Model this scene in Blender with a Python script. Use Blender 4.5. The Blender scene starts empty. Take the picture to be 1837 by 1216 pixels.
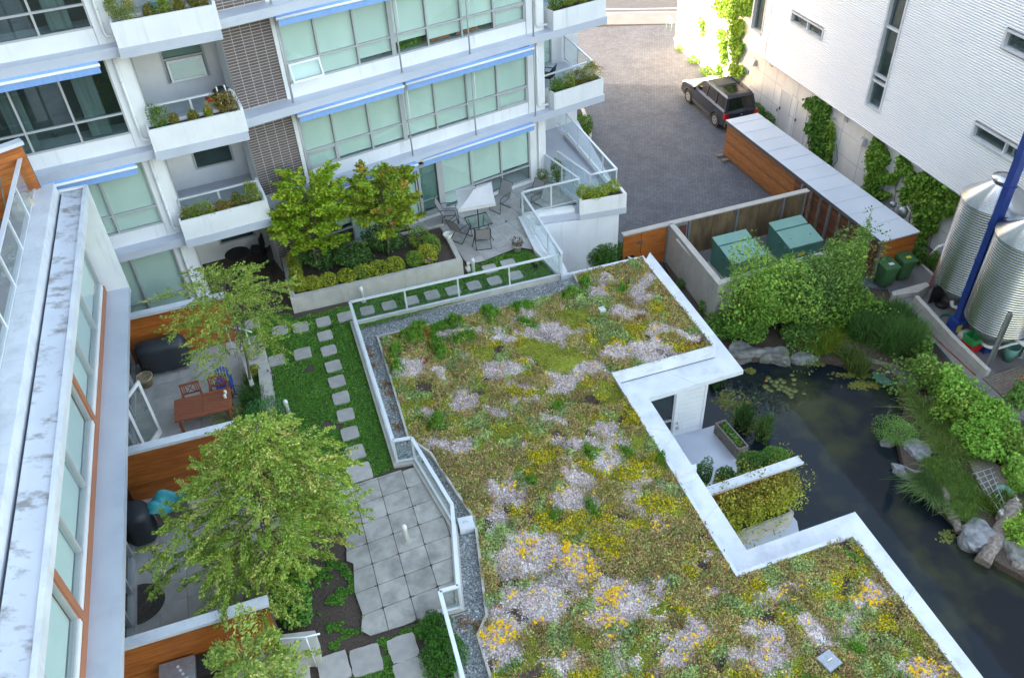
import bpy, math, random
import numpy as np
from mathutils import Vector, Matrix
random.seed(7); rng = np.random.default_rng(7)
scn = bpy.context.scene
# ------------------------------------------------------------------ camera
F_PX, CX, CY, CAM_H = 1513.0, 918.5, 608.0, 17.0      # focal length in photo pixels, image centre, eye height over the courtyard
_d = np.array([1018.0-CX, -(2394.0-CY), -F_PX]); _up = -_d/np.linalg.norm(_d)
_f = np.array([0, 0, -1.0]); _y = _f-_up*_f.dot(_up); _y /= np.linalg.norm(_y); _x = np.cross(_y, _up)
R = np.array([_x, _y, _up])
cam_data = bpy.data.cameras.new('camera'); cam = bpy.data.objects.new('camera', cam_data); scn.collection.objects.link(cam)
cam_data.sensor_width = 36.0; cam_data.lens = F_PX/1837*36; cam_data.clip_end = 3000; cam_data.clip_start = 0.1
M4 = Matrix([[R[i][j] for j in range(3)]+[0] for i in range(3)]+[[0, 0, 0, 1]]); M4[2][3] = CAM_H
cam.matrix_world = M4; scn.camera = cam
# ------------------------------------------------------------------ light
WBT = 7500
SUN_AZ, SUN_EL = 281.0, 9.0                          # degrees clockwise from +Y; elevation
w = bpy.data.worlds.new('World'); scn.world = w; w.use_nodes = True
nt = w.node_tree; nt.nodes.clear()
sky = nt.nodes.new('ShaderNodeTexSky'); sky.sky_type = 'NISHITA'; sky.sun_disc = False
sky.sun_elevation = math.radians(SUN_EL); sky.sun_rotation = math.radians(SUN_AZ)
sky.air_density = 1.0; sky.dust_density = 3.0; sky.ozone_density = 1.0
bg = nt.nodes.new('ShaderNodeBackground'); bg.inputs[1].default_value = 0.15
ow = nt.nodes.new('ShaderNodeOutputWorld'); nt.links.new(sky.outputs[0], bg.inputs[0]); nt.links.new(bg.outputs[0], ow.inputs[0])
sl = bpy.data.lights.new('sun', 'SUN'); sl.energy = 2.0; sl.angle = math.radians(0.5); sl.color = (1.0, 0.93, 0.82)
sun = bpy.data.objects.new('sun', sl); scn.collection.objects.link(sun)
sd = Vector((math.sin(math.radians(SUN_AZ))*math.cos(math.radians(SUN_EL)), math.cos(math.radians(SUN_AZ))*math.cos(math.radians(SUN_EL)), math.sin(math.radians(SUN_EL))))
sun.rotation_euler = sd.to_track_quat('Z', 'Y').to_euler()
vs = scn.view_settings; vs.view_transform = 'Standard'; vs.look = 'None'; vs.exposure = 3.45; vs.gamma = 1; vs.use_curve_mapping = False
vs.use_white_balance = True; vs.white_balance_temperature = WBT; vs.white_balance_tint = 17
scn.cycles.max_bounces = 6; scn.cycles.transparent_max_bounces = 12; scn.cycles.diffuse_bounces = 3; scn.cycles.glossy_bounces = 3
scn.cycles.caustics_reflective = False; scn.cycles.caustics_refractive = False
# ------------------------------------------------------------------ measuring: photo pixel + real height -> place
def P(px, py, z=0.0):
    r = R @ np.array([px-CX, -(py-CY), -F_PX]); t = (z-CAM_H)/r[2]
    return np.array([r[0]*t, r[1]*t, z])
def P2(px, py, z=0.0): return P(px, py, z)[:2]
def az(a): a = math.radians(a); return np.array([math.sin(a), math.cos(a)])
class Fr:
    """a wall frame: s along the wall, o outwards, z up"""
    def __init__(s, O, a, flip=False):
        s.O = np.array(O[:2], float); s.u = az(a); s.n = np.array([s.u[1], -s.u[0]]); s.rot = math.atan2(s.u[1], s.u[0])
    def p(s, a, o, z): q = s.O+s.u*a+s.n*o; return (q[0], q[1], z)
    def xy(s, a, o): return s.O+s.u*a+s.n*o
    def so(s, xy): d = np.array(xy[:2])-s.O; return d.dot(s.u), d.dot(s.n)
    def at(s, px, py, off=0):
        r = R @ np.array([px-CX, -(py-CY), -F_PX]); O = s.O+s.n*off; t = O.dot(s.n)/r[:2].dot(s.n)
        return (r[:2]*t-O).dot(s.u), CAM_H+r[2]*t
# ------------------------------------------------------------------ objects
def link(o): scn.collection.objects.link(o); return o
ORG = {}
def origin(o): return ORG.get(o.name, np.zeros(3)) if o is not None else np.zeros(3)
def tag(o, label=None, cat=None, group=None, kind=None):
    if label: o['label'] = label
    if cat: o['category'] = cat
    if group: o['group'] = group
    if kind: o['kind'] = kind
    return o
def thing(name, label, cat, loc=(0, 0, 0), group=None):
    o = link(bpy.data.objects.new(name, None)); o.location = tuple(float(v) for v in loc); o.empty_display_size = .2
    ORG[o.name] = np.array(loc, float); return tag(o, label, cat, group)
def put(name, me, parent=None, org=None):
    o = link(bpy.data.objects.new(name, me))
    if parent is not None: o.parent = parent; ORG[o.name] = origin(parent)
    else:
        o.location = tuple(float(v) for v in org) if org is not None else (0, 0, 0); ORG[o.name] = np.array(o.location)
    return o
def inst(name, me, parent, loc, rotz=0.0, scale=None):
    """an alike piece sharing mesh data, placed in world coordinates under its parent"""
    o = link(bpy.data.objects.new(name, me)); o.parent = parent; lo = np.array(loc)-origin(parent)
    o.location = tuple(float(v) for v in lo); o.rotation_euler = (0, 0, rotz)
    if scale is not None: o.scale = scale
    return o
def copy_tree(o, loc, rotz=0.0, label=None, scale=None):
    r = o.copy(); link(r); r.location = tuple(float(v) for v in loc); r.rotation_euler = (0, 0, rotz)
    if scale: r.scale = (scale, scale, scale)
    if label: r['label'] = label
    def rec(src, dst):
        for ch in list(src.children):
            c = ch.copy(); link(c); c.parent = dst; rec(ch, c)
    rec(o, r); return r
class MB:
    def __init__(s): s.V = []; s.F = []; s.M = []; s.S = []; s.mi = 0; s.sm = False
    def face(s, idx): s.F.append(idx); s.M.append(s.mi); s.S.append(s.sm)
    def poly(s, pts):
        n = len(s.V); s.V += [tuple(float(c) for c in p) for p in pts]; s.face(list(range(n, n+len(pts)))); return s
    def prism(s, xy, z0, z1, bottom=True):
        """xy polygon extruded; any winding"""
        a = sum(xy[i][0]*xy[(i+1) % len(xy)][1]-xy[(i+1) % len(xy)][0]*xy[i][1] for i in range(len(xy)))
        if a < 0: xy = xy[::-1]
        n = len(s.V); k = len(xy)
        z0f = z0 if callable(z0) else (lambda p: z0); z1f = z1 if callable(z1) else (lambda p: z1)
        s.V += [(float(p[0]), float(p[1]), float(z0f(p))) for p in xy]+[(float(p[0]), float(p[1]), float(z1f(p))) for p in xy]
        s.face([n+k+i for i in range(k)])
        if bottom: s.face([n+i for i in range(k)][::-1])
        for i in range(k): j = (i+1) % k; s.face([n+i, n+j, n+k+j, n+k+i])
        return s
    def box(s, x0, x1, y0, y1, z0, z1): return s.prism([(x0, y0), (x1, y0), (x1, y1), (x0, y1)], z0, z1)
    def fb(s, fr, s0, s1, o0, o1, z0, z1): return s.prism([fr.xy(s0, o0), fr.xy(s1, o0), fr.xy(s1, o1), fr.xy(s0, o1)], z0, z1)
    def hexa(s, b, t):
        """8 corners: bottom ring b (4), top ring t (4), counter-clockwise from above"""
        n = len(s.V); s.V += [tuple(float(c) for c in p) for p in list(b)+list(t)]
        for f in ([3, 2, 1, 0], [4, 5, 6, 7], [0, 1, 5, 4], [1, 2, 6, 5], [2, 3, 7, 6], [3, 0, 4, 7]): s.face([n+i for i in f])
        return s
    def tube(s, pts, r, n=8, cap=True):
        pts = [np.array(p, float) for p in pts]; rs = r if isinstance(r, (list, tuple, np.ndarray)) else [r]*len(pts)
        base = len(s.V); prev = None; sm = s.sm; s.sm = n > 5
        for i, p in enumerate(pts):
            t = (pts[min(i+1, len(pts)-1)]-pts[max(i-1, 0)]); t /= (np.linalg.norm(t)+1e-9)
            if prev is None: a = np.array([0, 0, 1.0]) if abs(t[2]) < .9 else np.array([1.0, 0, 0]); a = np.cross(t, a)
            else: a = prev-t*prev.dot(t)
            a /= (np.linalg.norm(a)+1e-9); prev = a; b = np.cross(t, a)
            for k in range(n):
                an = 2*math.pi*(k+.5)/n; s.V.append(tuple(p+rs[i]*(a*math.cos(an)+b*math.sin(an))))
        for i in range(len(pts)-1):
            for k in range(n):
                k2 = (k+1) % n; s.face([base+i*n+k, base+i*n+k2, base+(i+1)*n+k2, base+(i+1)*n+k])
        s.sm = False
        if cap: s.face([base+k for k in range(n)][::-1]); s.face([base+(len(pts)-1)*n+k for k in range(n)])
        s.sm = sm; return s
    def lathe(s, c, prof, n=16, cap=True):
        base = len(s.V); sm = s.sm; s.sm = True
        for (r, z) in prof:
            for k in range(n): a = 2*math.pi*k/n; s.V.append((c[0]+r*math.cos(a), c[1]+r*math.sin(a), c[2]+z))
        for i in range(len(prof)-1):
            for k in range(n): k2 = (k+1) % n; s.face([base+i*n+k, base+i*n+k2, base+(i+1)*n+k2, base+(i+1)*n+k])
        s.sm = False
        if cap: s.face([base+k for k in range(n)][::-1]); s.face([base+(len(prof)-1)*n+k for k in range(n)])
        s.sm = sm; return s
    def mesh(s, name, mats, org=(0, 0, 0), bevel=0):
        me = bpy.data.meshes.new(name); V = np.array(s.V, float)-np.array(org, float)
        me.from_pydata([tuple(v) for v in V], [], s.F)
        if not isinstance(mats, (list, tuple)): mats = [mats]
        for m in mats: me.materials.append(m)
        me.polygons.foreach_set('material_index', s.M); me.polygons.foreach_set('use_smooth', s.S)
        me.update(); return me
    def build(s, name, mats, parent=None, kind=None, label=None, cat=None, group=None):
        if parent is not None: org = origin(parent)
        else: V = np.array(s.V); org = np.array([V[:, 0].mean(), V[:, 1].mean(), V[:, 2].min()])
        o = put(name, s.mesh(name, mats, org), parent, org); return tag(o, label, cat, group, kind)
def offset_poly(pts, d):
    """offset an open polyline sideways (to its right)"""
    out = []
    pts = [np.array(p[:2], float) for p in pts]
    for i, p in enumerate(pts):
        ns = []
        for a, b in ((i-1, i), (i, i+1)):
            if a < 0 or b >= len(pts): continue
            t = pts[b]-pts[a]; t /= np.linalg.norm(t); ns.append(np.array([t[1], -t[0]]))
        n = sum(ns); n /= np.linalg.norm(n); k = 1/max(.3, n.dot(ns[0])); out.append(p+n*d*k)
    return out
def band(mb, pts, d0, d1, z0, z1):
    A = offset_poly(pts, d0); B = offset_poly(pts, d1)
    for i in range(len(A)-1): mb.prism([A[i], A[i+1], B[i+1], B[i]], z0, z1)
# ------------------------------------------------------------------ materials
def srgb(h):
    c = [int(h[i:i+2], 16)/255 for i in (0, 2, 4)]; return tuple(((v+.055)/1.055)**2.4 if v > .04045 else v/12.92 for v in c)
def mat(name, col, col2=None, rough=.6, ns=4.0, detail=6, bump=0.0, bs=40.0, metal=0.0, rand=0.0, attr=False, trans=0.0, stretch=None, fac=(0.35, 0.65), coat=0, spec=.5, streak=None, coord='Object'):
    m = bpy.data.materials.new(name); m.use_nodes = True; t = m.node_tree; n = t.nodes; l = t.links
    b = n['Principled BSDF']; b.inputs['Roughness'].default_value = rough; b.inputs['Metallic'].default_value = metal
    b.inputs['Specular IOR Level'].default_value = spec
    if coat: b.inputs['Coat Weight'].default_value = coat; b.inputs['Coat Roughness'].default_value = .05
    tc = n.new('ShaderNodeTexCoord'); mp = n.new('ShaderNodeMapping'); l.new(tc.outputs[coord], mp.inputs[0])
    if stretch: mp.inputs['Scale'].default_value = stretch
    oi = n.new('ShaderNodeObjectInfo')
    if attr:
        a = n.new('ShaderNodeAttribute'); a.attribute_name = 'Col'; out = a.outputs['Color']
    else:
        rgb = n.new('ShaderNodeRGB'); rgb.outputs[0].default_value = (*col, 1); out = rgb.outputs[0]
    if col2 is not None:
        no = n.new('ShaderNodeTexNoise'); no.inputs['Scale'].default_value = ns; no.inputs['Detail'].default_value = detail; l.new(mp.outputs[0], no.inputs[0])
        if rand:
            ad = n.new('ShaderNodeVectorMath'); ad.operation = 'ADD'; sc = n.new('ShaderNodeVectorMath'); sc.operation = 'SCALE'
            cb = n.new('ShaderNodeCombineXYZ'); l.new(oi.outputs['Random'], cb.inputs[0]); l.new(oi.outputs['Random'], cb.inputs[2]); l.new(cb.outputs[0], sc.inputs[0]); sc.inputs['Scale'].default_value = 37
            l.new(mp.outputs[0], ad.inputs[0]); l.new(sc.outputs[0], ad.inputs[1]); l.new(ad.outputs[0], no.inputs[0])
        rp = n.new('ShaderNodeMapRange'); rp.inputs[1].default_value = fac[0]; rp.inputs[2].default_value = fac[1]; l.new(no.outputs[0], rp.inputs[0])
        mx = n.new('ShaderNodeMix'); mx.data_type = 'RGBA'; l.new(rp.outputs[0], mx.inputs[0]); l.new(out, mx.inputs[6]); mx.inputs[7].default_value = (*col2, 1); out = mx.outputs[2]
    if streak:   # dirt streaks / stains: (colour, scale vector, threshold)
        mp2 = n.new('ShaderNodeMapping'); mp2.inputs['Scale'].default_value = streak[1]; l.new(tc.outputs[coord], mp2.inputs[0])
        n2 = n.new('ShaderNodeTexNoise'); n2.inputs['Scale'].default_value = 1; n2.inputs['Detail'].default_value = 8; n2.inputs['Roughness'].default_value = .65; l.new(mp2.outputs[0], n2.inputs[0])
        r2 = n.new('ShaderNodeMapRange'); r2.inputs[1].default_value = streak[2]; r2.inputs[2].default_value = streak[2]+streak[3]; r2.inputs[4].default_value = streak[4] if len(streak) > 4 else 1; l.new(n2.outputs[0], r2.inputs[0])
        m2 = n.new('ShaderNodeMix'); m2.data_type = 'RGBA'; l.new(r2.outputs[0], m2.inputs[0]); l.new(out, m2.inputs[6]); m2.inputs[7].default_value = (*streak[0], 1); out = m2.outputs[2]
    if rand:
        hs = n.new('ShaderNodeHueSaturation'); mr = n.new('ShaderNodeMapRange'); mr.inputs[3].default_value = 1-rand; mr.inputs[4].default_value = 1+rand
        l.new(oi.outputs['Random'], mr.inputs[0]); l.new(mr.outputs[0], hs.inputs['Value']); l.new(out, hs.inputs['Color']); out = hs.outputs[0]
    l.new(out, b.inputs['Base Color'])
    if bump:
        nb = n.new('ShaderNodeTexNoise'); nb.inputs['Scale'].default_value = bs; nb.inputs['Detail'].default_value = 6; l.new(mp.outputs[0], nb.inputs[0])
        bp = n.new('ShaderNodeBump'); bp.inputs['Strength'].default_value = bump; bp.inputs['Distance'].default_value = .02; l.new(nb.outputs[0], bp.inputs['Height']); l.new(bp.outputs[0], b.inputs['Normal'])
    if trans:
        tr = n.new('ShaderNodeBsdfTranslucent'); l.new(out, tr.inputs[0]); ms = n.new('ShaderNodeMixShader'); ms.inputs[0].default_value = trans
        l.new(b.outputs[0], ms.inputs[1]); l.new(tr.outputs[0], ms.inputs[2]); l.new(ms.outputs[0], n['Material Output'].inputs[0])
    return m
def glass(name, tint, refl=1.0, rough=.02):
    m = bpy.data.materials.new(name); m.use_nodes = True; t = m.node_tree; n = t.nodes; l = t.links; n.clear()
    o = n.new('ShaderNodeOutputMaterial'); tr = n.new('ShaderNodeBsdfTransparent'); tr.inputs[0].default_value = (*tint, 1)
    g = n.new('ShaderNodeBsdfGlossy'); g.inputs['Roughness'].default_value = rough; g.inputs[0].default_value = (refl, refl, refl, 1)
    # Schlick reflectance from |N.I|, the same for both faces of the thin sheet
    ge = n.new('ShaderNodeNewGeometry'); dt = n.new('ShaderNodeVectorMath'); dt.operation = 'DOT_PRODUCT'; l.new(ge.outputs['Normal'], dt.inputs[0]); l.new(ge.outputs['Incoming'], dt.inputs[1])
    def mth(op, a, b=None):
        q = n.new('ShaderNodeMath'); q.operation = op
        for i, v in enumerate((a, b)):
            if v is None: continue
            if isinstance(v, (int, float)): q.inputs[i].default_value = v
            else: l.new(v, q.inputs[i])
        return q.outputs[0]
    c = mth('SUBTRACT', 1.0, mth('ABSOLUTE', dt.outputs['Value'])); mm = n.new('ShaderNodeMath'); mm.operation = 'MULTIPLY_ADD'; mm.inputs[1].default_value = .9; mm.inputs[2].default_value = .045; mm.use_clamp = True
    mx = n.new('ShaderNodeMixShader')
    l.new(mth('POWER', c, 5.0), mm.inputs[0]); l.new(mm.outputs[0], mx.inputs[0]); l.new(tr.outputs[0], mx.inputs[1]); l.new(g.outputs[0], mx.inputs[2]); l.new(mx.outputs[0], o.inputs[0]); return m
MT = dict(
 white=mat('white_render', (.82, .82, .82), (.76, .765, .77), .55, 1.5, streak=((.50, .50, .49), (5, 5, .5), .55, .3, .75)),
 stucco=mat('white_stucco_panel', (.78, .77, .78), (.72, .715, .72), .8, 2.5, bump=.1, streak=((.45, .44, .42), (2.5, 2.5, .5), .58, .3, .5)),
 flash=mat('white_metal_flashing', (.70, .72, .75), (.60, .625, .66), .4, 1.6, bump=.05, bs=3, metal=.0, streak=((.42, .43, .44), (2.2, 2.2, 3), .50, .25, .7)),
 ledge=mat('grey_blue_metal_flashing', (.54, .57, .63), (.49, .52, .59), .45, 1.2, bump=.04, bs=6, streak=((.34, .37, .42), (.8, .8, 3), .55, .3, .6)),
 grey=mat('grey_aluminium_frame', (.47, .47, .48), (.43, .43, .44), .42, 2),
 dgrey=mat('dark_grey_frame', (.10, .10, .11), None, .5),
 steel=mat('galvanised_steel', (.42, .44, .46), (.34, .36, .38), .42, 12, metal=.6),
 railm=mat('pale_aluminium_rail', (.78, .80, .83), (.72, .75, .79), .35, 3, metal=.25),
 pipe=mat('white_plastic_pipe', (.78, .78, .77), (.70, .70, .69), .4, 3),
 blue=mat('blue_awning_fabric', (.23, .41, .74), (.19, .36, .68), .75, 3, stretch=(6, 6, 1)),
 awnbar=mat('white_awning_bar', (.80, .80, .80), None, .35),
 brick=mat('dark_brown_brick', (.115, .085, .078), (.15, .115, .108), .75, 30, rand=.16, bump=.15, bs=60),
 mortar=mat('pale_mortar', (.56, .51, .49), (.48, .44, .43), .9, 30),
 blind=mat('pale_roller_blind', (.78, .85, .79), (.66, .75, .70), .8, .9, stretch=(1, 1, .35), rand=.05, fac=(.3, .7)),
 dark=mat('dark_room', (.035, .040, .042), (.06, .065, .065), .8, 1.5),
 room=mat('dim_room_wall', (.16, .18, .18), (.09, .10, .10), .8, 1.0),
 curtain=mat('sheer_curtain', (.34, .38, .38), (.22, .25, .26), .9, 1.5, stretch=(9, 9, .3)),
 conc=mat('concrete', (.52, .48, .43), (.43, .40, .36), .85, 2.5, bump=.15, bs=30, streak=((.22, .21, .19), (5, 5, .6), .55, .25, .6)),
 conc2=mat('pale_concrete', (.52, .48, .43), (.44, .41, .37), .85, 3, bump=.1, bs=40),
 paver=mat('concrete_paver', (.45, .41, .37), (.34, .31, .28), .85, 3.5, bump=.15, bs=40, rand=.1, streak=((.17, .155, .14), (1.6, 1.6, 1.6), .48, .25, .8)),
 slab=mat('pale_concrete_slab', (.50, .465, .43), (.40, .375, .35), .85, 3, bump=.12, bs=40, rand=.09, streak=((.27, .25, .23), (1.5, 1.5, 1.5), .5, .25, .7)),
 step=mat('stepping_stone', (.43, .39, .355), (.35, .32, .295), .85, 4, bump=.2, bs=30, rand=.08),
 joint=mat('mossy_joint_soil', (.07, .06, .045), (.03, .045, .015), .95, 6),
 soil=mat('dark_bark_soil', (.115, .078, .058), (.06, .042, .032), .95, 18, bump=.8, bs=60),
 water=None, cedar=mat('orange_cedar_board', (.52, .155, .028), (.33, .085, .018), .5, 2.2, rand=.16, stretch=(.9, .9, 9), bump=.05),
 cedar2=mat('stained_cedar_slat', (.44, .17, .05), (.25, .085, .028), .55, 2.5, rand=.22, stretch=(.9, .9, 9)),
 ply=mat('weathered_plywood', (.27, .175, .085), (.15, .095, .05), .8, 1.3, rand=.15, stretch=(3, 3, .8), streak=((.44, .38, .30), (6, 6, 2), .6, .12, .6)),
 redwood=mat('red_brown_fence_board', (.27, .095, .045), (.15, .06, .035), .75, 3, rand=.2, stretch=(1, 1, 5)),
 oldwood=mat('weathered_grey_timber', (.24, .20, .16), (.15, .12, .095), .85, 5, stretch=(3, 3, 1), bump=.4, bs=20),
 table=mat('oiled_hardwood', (.33, .095, .045), (.24, .065, .03), .45, 3, stretch=(1, 8, 1), rand=.1),
 terracotta=mat('terracotta_cladding', (.44, .17, .085), (.40, .15, .075), .6, 1.2),
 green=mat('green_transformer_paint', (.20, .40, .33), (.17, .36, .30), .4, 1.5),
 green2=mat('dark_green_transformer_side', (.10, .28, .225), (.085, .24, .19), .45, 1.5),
 bin=mat('green_plastic', (.05, .16, .06), (.045, .14, .055), .5, 3),
 black=mat('black_plastic', (.018, .018, .02), None, .45), tyre=mat('black_rubber', (.02, .02, .02), (.03, .03, .03), .85, 8),
 cover=mat('charcoal_vinyl_cover', (.032, .036, .045), (.024, .027, .034), .42, 3, bump=.3, bs=6),
 car=mat('dark_grey_car_paint', (.026, .034, .056), (.022, .030, .05), .28, 2, metal=.35, coat=.6), carglass=mat('tinted_car_glass', (.012, .014, .016), None, .06, coat=.5),
 carplast=mat('grey_car_plastic', (.05, .052, .058), None, .6), alloy=mat('alloy_rim', (.48, .48, .5), None, .3, metal=.7),
 red=mat('red_plastic', (.62, .02, .02), None, .35), brightgreen=mat('bright_green_plastic', (.02, .33, .10), None, .4),
 bluepaint=mat('blue_painted_steel', (.02, .055, .27), (.015, .045, .22), .35, 2), chairblue=mat('blue_chair_paint', (.02, .07, .30), None, .5),
 fabric=mat('grey_mesh_fabric', (.33, .31, .31), (.28, .265, .265), .85, 30), metalblack=mat('dark_metal_tube', (.035, .035, .04), None, .4),
 canopy=mat('off_white_canvas', (.74, .71, .70), (.70, .67, .66), .8, 3, trans=.2),
 cream=mat('cream_plastic', (.75, .73, .66), None, .4), tan=mat('tan_canvas', (.42, .33, .20), (.30, .22, .13), .85, 8, bump=.5, bs=10),
 rock=mat('grey_granite_rock', (.23, .225, .21), (.12, .115, .105), .85, 4.5, bump=.9, bs=9, streak=((.22, .19, .045), (1.6, 1.6, 6), .56, .12, .8)),
 rock2=mat('pale_marbled_rock', (.30, .305, .31), (.12, .125, .13), .8, 5.0, bump=.7, bs=9, streak=((.20, .19, .06), (1.4, 1.4, 5), .58, .15, .7)),
 bark=mat('grey_brown_bark', (.17, .13, .10), (.10, .078, .06), .9, 14, stretch=(2, 2, .6), bump=.6, bs=30),
 logwood=mat('weathered_log', (.30, .25, .215), (.14, .11, .09), .9, 6, bump=.9, bs=12, stretch=(2, 2, 2)),
 leaf=mat('leaf', (1, 1, 1), None, .65, attr=True, trans=.30, spec=.16), petal=mat('petal', (1, 1, 1), None, .7, attr=True, trans=.25),
 sedum=mat('sedum', (1, 1, 1), None, .8, attr=True, trans=.15, spec=.08), sedbase=mat('sedum_mat', (1, 1, 1), None, .9, attr=True, bump=1.0, bs=40, spec=.1),
 gravelbase=mat('gravel_bed', (.22, .225, .22), (.13, .135, .13), .9, 25, bump=.8, bs=50), pebble=mat('grey_pebble', (1, 1, 1), None, .7, attr=True),
 asphalt=mat('asphalt', (.10, .10, .11), (.085, .085, .09), .85, 3, bump=.2, bs=50), walk=mat('sidewalk_concrete', (.21, .20, .195), (.18, .17, .168), .85, 1.2),
 paint=mat('white_road_paint', (.75, .75, .73), (.6, .6, .58), .7, 5), cladding=mat('corrugated_steel', (.80, .82, .85), (.76, .78, .82), .45, .3, metal=.1),
 silo=mat('corrugated_galvanised_silo', (.60, .62, .65), (.52, .55, .58), .26, 1.2, metal=.95), silocone=mat('dull_galvanised_cone', (.30, .32, .34), (.23, .25, .27), .4, 4, metal=.75),
 roofmetal=mat('pale_metal_roofing', (.56, .61, .67), (.50, .55, .61), .4, .7, streak=((.62, .60, .56), (.5, .5, .5), .62, .1, .5)),
 tile=mat('brown_terrace_tile', (.20, .13, .10), (.15, .10, .075), .6, 3, rand=.12), purple=mat('purple_plastic', (.16, .045, .12), None, .5),
 teal=mat('turquoise_tarp', (.02, .36, .38), (.02, .28, .31), .5, 5), pot=mat('grey_plant_pot', (.45, .42, .38), None, .7), hose=mat('green_hose', (.04, .30, .22), None, .5),
 yellowst=mat('yellow_sticker', (.75, .70, .08), None, .5), mat_=mat('coir_door_mat', (.10, .075, .055), (.05, .045, .045), .95, 14), lid=mat('green_tank_lid', (.045, .15, .135), (.035, .12, .11), .5, 4, bump=.2, bs=8),
 lamp=mat('white_floor_light', (.72, .72, .70), None, .35), lens=mat('red_lens', (.5, .01, .01), None, .2, coat=.5), bluebag=mat('blue_bag', (.03, .22, .55), (.5, .5, .5), .5, 6),
)
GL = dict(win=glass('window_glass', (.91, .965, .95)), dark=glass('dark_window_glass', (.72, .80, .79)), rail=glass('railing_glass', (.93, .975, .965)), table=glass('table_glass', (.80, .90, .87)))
def water_mat():
    m = mat('pond_water', (.008, .013, .018), (.045, .052, .022), .035, .55, fac=(.48, .70)); b = m.node_tree.nodes['Principled BSDF']; b.inputs['IOR'].default_value = 1.333
    n = m.node_tree.nodes; l = m.node_tree.links; no = n.new('ShaderNodeTexNoise'); no.inputs['Scale'].default_value = 2.2; no.inputs['Detail'].default_value = 3
    tc = n.new('ShaderNodeTexCoord'); l.new(tc.outputs['Object'], no.inputs[0]); bp = n.new('ShaderNodeBump'); bp.inputs['Strength'].default_value = .05; bp.inputs['Distance'].default_value = .05
    l.new(no.outputs[0], bp.inputs['Height']); l.new(bp.outputs[0], b.inputs['Normal']); return m
MT['water'] = water_mat()
def herring_mat():
    """driveway blocks too small in the picture to build one by one: bond pattern as fine relief"""
    m = mat('herringbone_paving', (.120, .130, .152), (.094, .102, .120), .85, 1.0); n = m.node_tree.nodes; l = m.node_tree.links; b = n['Principled BSDF']
    tc = n.new('ShaderNodeTexCoord'); mp = n.new('ShaderNodeMapping'); l.new(tc.outputs['Object'], mp.inputs[0]); mp.inputs['Rotation'].default_value = (0, 0, math.radians(28))
    # herringbone from integer cells: x,y cell; rows of blocks alternate along and across
    def mth(op, a, b_=None, c=None):
        q = n.new('ShaderNodeMath'); q.operation = op
        for i, v in enumerate((a, b_, c)):
            if v is None: continue
            if isinstance(v, (int, float)): q.inputs[i].default_value = v
            else: l.new(v, q.inputs[i])
        return q.outputs[0]
    sx = n.new('ShaderNodeSeparateXYZ'); l.new(mp.outputs[0], sx.inputs[0]); S = 1/0.115
    X = mth('MULTIPLY', sx.outputs[0], S); Y = mth('MULTIPLY', sx.outputs[1], S)
    ix = mth('FLOOR', X); iy = mth('FLOOR', Y); fx = mth('FRACT', X); fy = mth('FRACT', Y)
    ph = mth('FLOORED_MODULO', mth('SUBTRACT', ix, iy), 4.0)           # 0,1: lying along x (left, right half); 2,3: along y
    horiz = mth('LESS_THAN', ph, 1.5)
    first = mth('LESS_THAN', ph, .5); third = mth('COMPARE', ph, 3.0, .1)
    ex = mth('MINIMUM', fx, mth('SUBTRACT', 1.0, fx)); ey = mth('MINIMUM', fy, mth('SUBTRACT', 1.0, fy))
    # distance to the block's own edges: drop the edge shared by its two cells
    dxl = fx; dxr = mth('SUBTRACT', 1.0, fx); dyl = fy; dyr = mth('SUBTRACT', 1.0, fy)
    dh = mth('MINIMUM', ey, mth('ADD', mth('MULTIPLY', first, dxl), mth('MULTIPLY', mth('SUBTRACT', 1.0, first), dxr)))
    dv = mth('MINIMUM', ex, mth('ADD', mth('MULTIPLY', third, dyl), mth('MULTIPLY', mth('SUBTRACT', 1.0, third), dyr)))
    d = mth('ADD', mth('MULTIPLY', horiz, dh), mth('MULTIPLY', mth('SUBTRACT', 1.0, horiz), dv))
    idx = mth('SUBTRACT', ix, mth('MULTIPLY', mth('COMPARE', ph, 1.0, .1), 1.0)); idy = mth('SUBTRACT', iy, mth('MULTIPLY', mth('COMPARE', ph, 2.0, .1), 1.0))
    wn = n.new('ShaderNodeTexWhiteNoise'); cb = n.new('ShaderNodeCombineXYZ'); l.new(idx, cb.inputs[0]); l.new(idy, cb.inputs[1]); l.new(cb.outputs[0], wn.inputs[0])
    gap = n.new('ShaderNodeMapRange'); gap.inputs[1].default_value = .03; gap.inputs[2].default_value = .12; gap.inputs[3].default_value = .4; gap.inputs[4].default_value = 1; l.new(d, gap.inputs[0])
    vr = n.new('ShaderNodeMapRange'); vr.inputs[3].default_value = .88; vr.inputs[4].default_value = 1.12; l.new(wn.outputs[0], vr.inputs[0])
    hs = n.new('ShaderNodeHueSaturation'); src = b.inputs['Base Color'].links[0].from_socket; l.new(src, hs.inputs['Color']); l.new(mth('MULTIPLY', gap.outputs[0], vr.outputs[0]), hs.inputs['Value'])
    mx = n.new('ShaderNodeMix'); mx.data_type = 'RGBA'; l.new(hs.outputs[0], mx.inputs[6]); mx.inputs[7].default_value = (.22, .17, .15, 1)
    mr = n.new('ShaderNodeMapRange'); mr.inputs[1].default_value = .6; mr.inputs[2].default_value = 1; mr.inputs[4].default_value = .06; l.new(wn.outputs[0], mr.inputs[0]); l.new(mr.outputs[0], mx.inputs[0])
    l.new(mx.outputs[2], b.inputs['Base Color'])
    bp = n.new('ShaderNodeBump'); bp.inputs['Strength'].default_value = .6; bp.inputs['Distance'].default_value = .01; l.new(gap.outputs[0], bp.inputs['Height']); l.new(bp.outputs[0], b.inputs['Normal'])
    return m
MT['herring'] = herring_mat()
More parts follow.
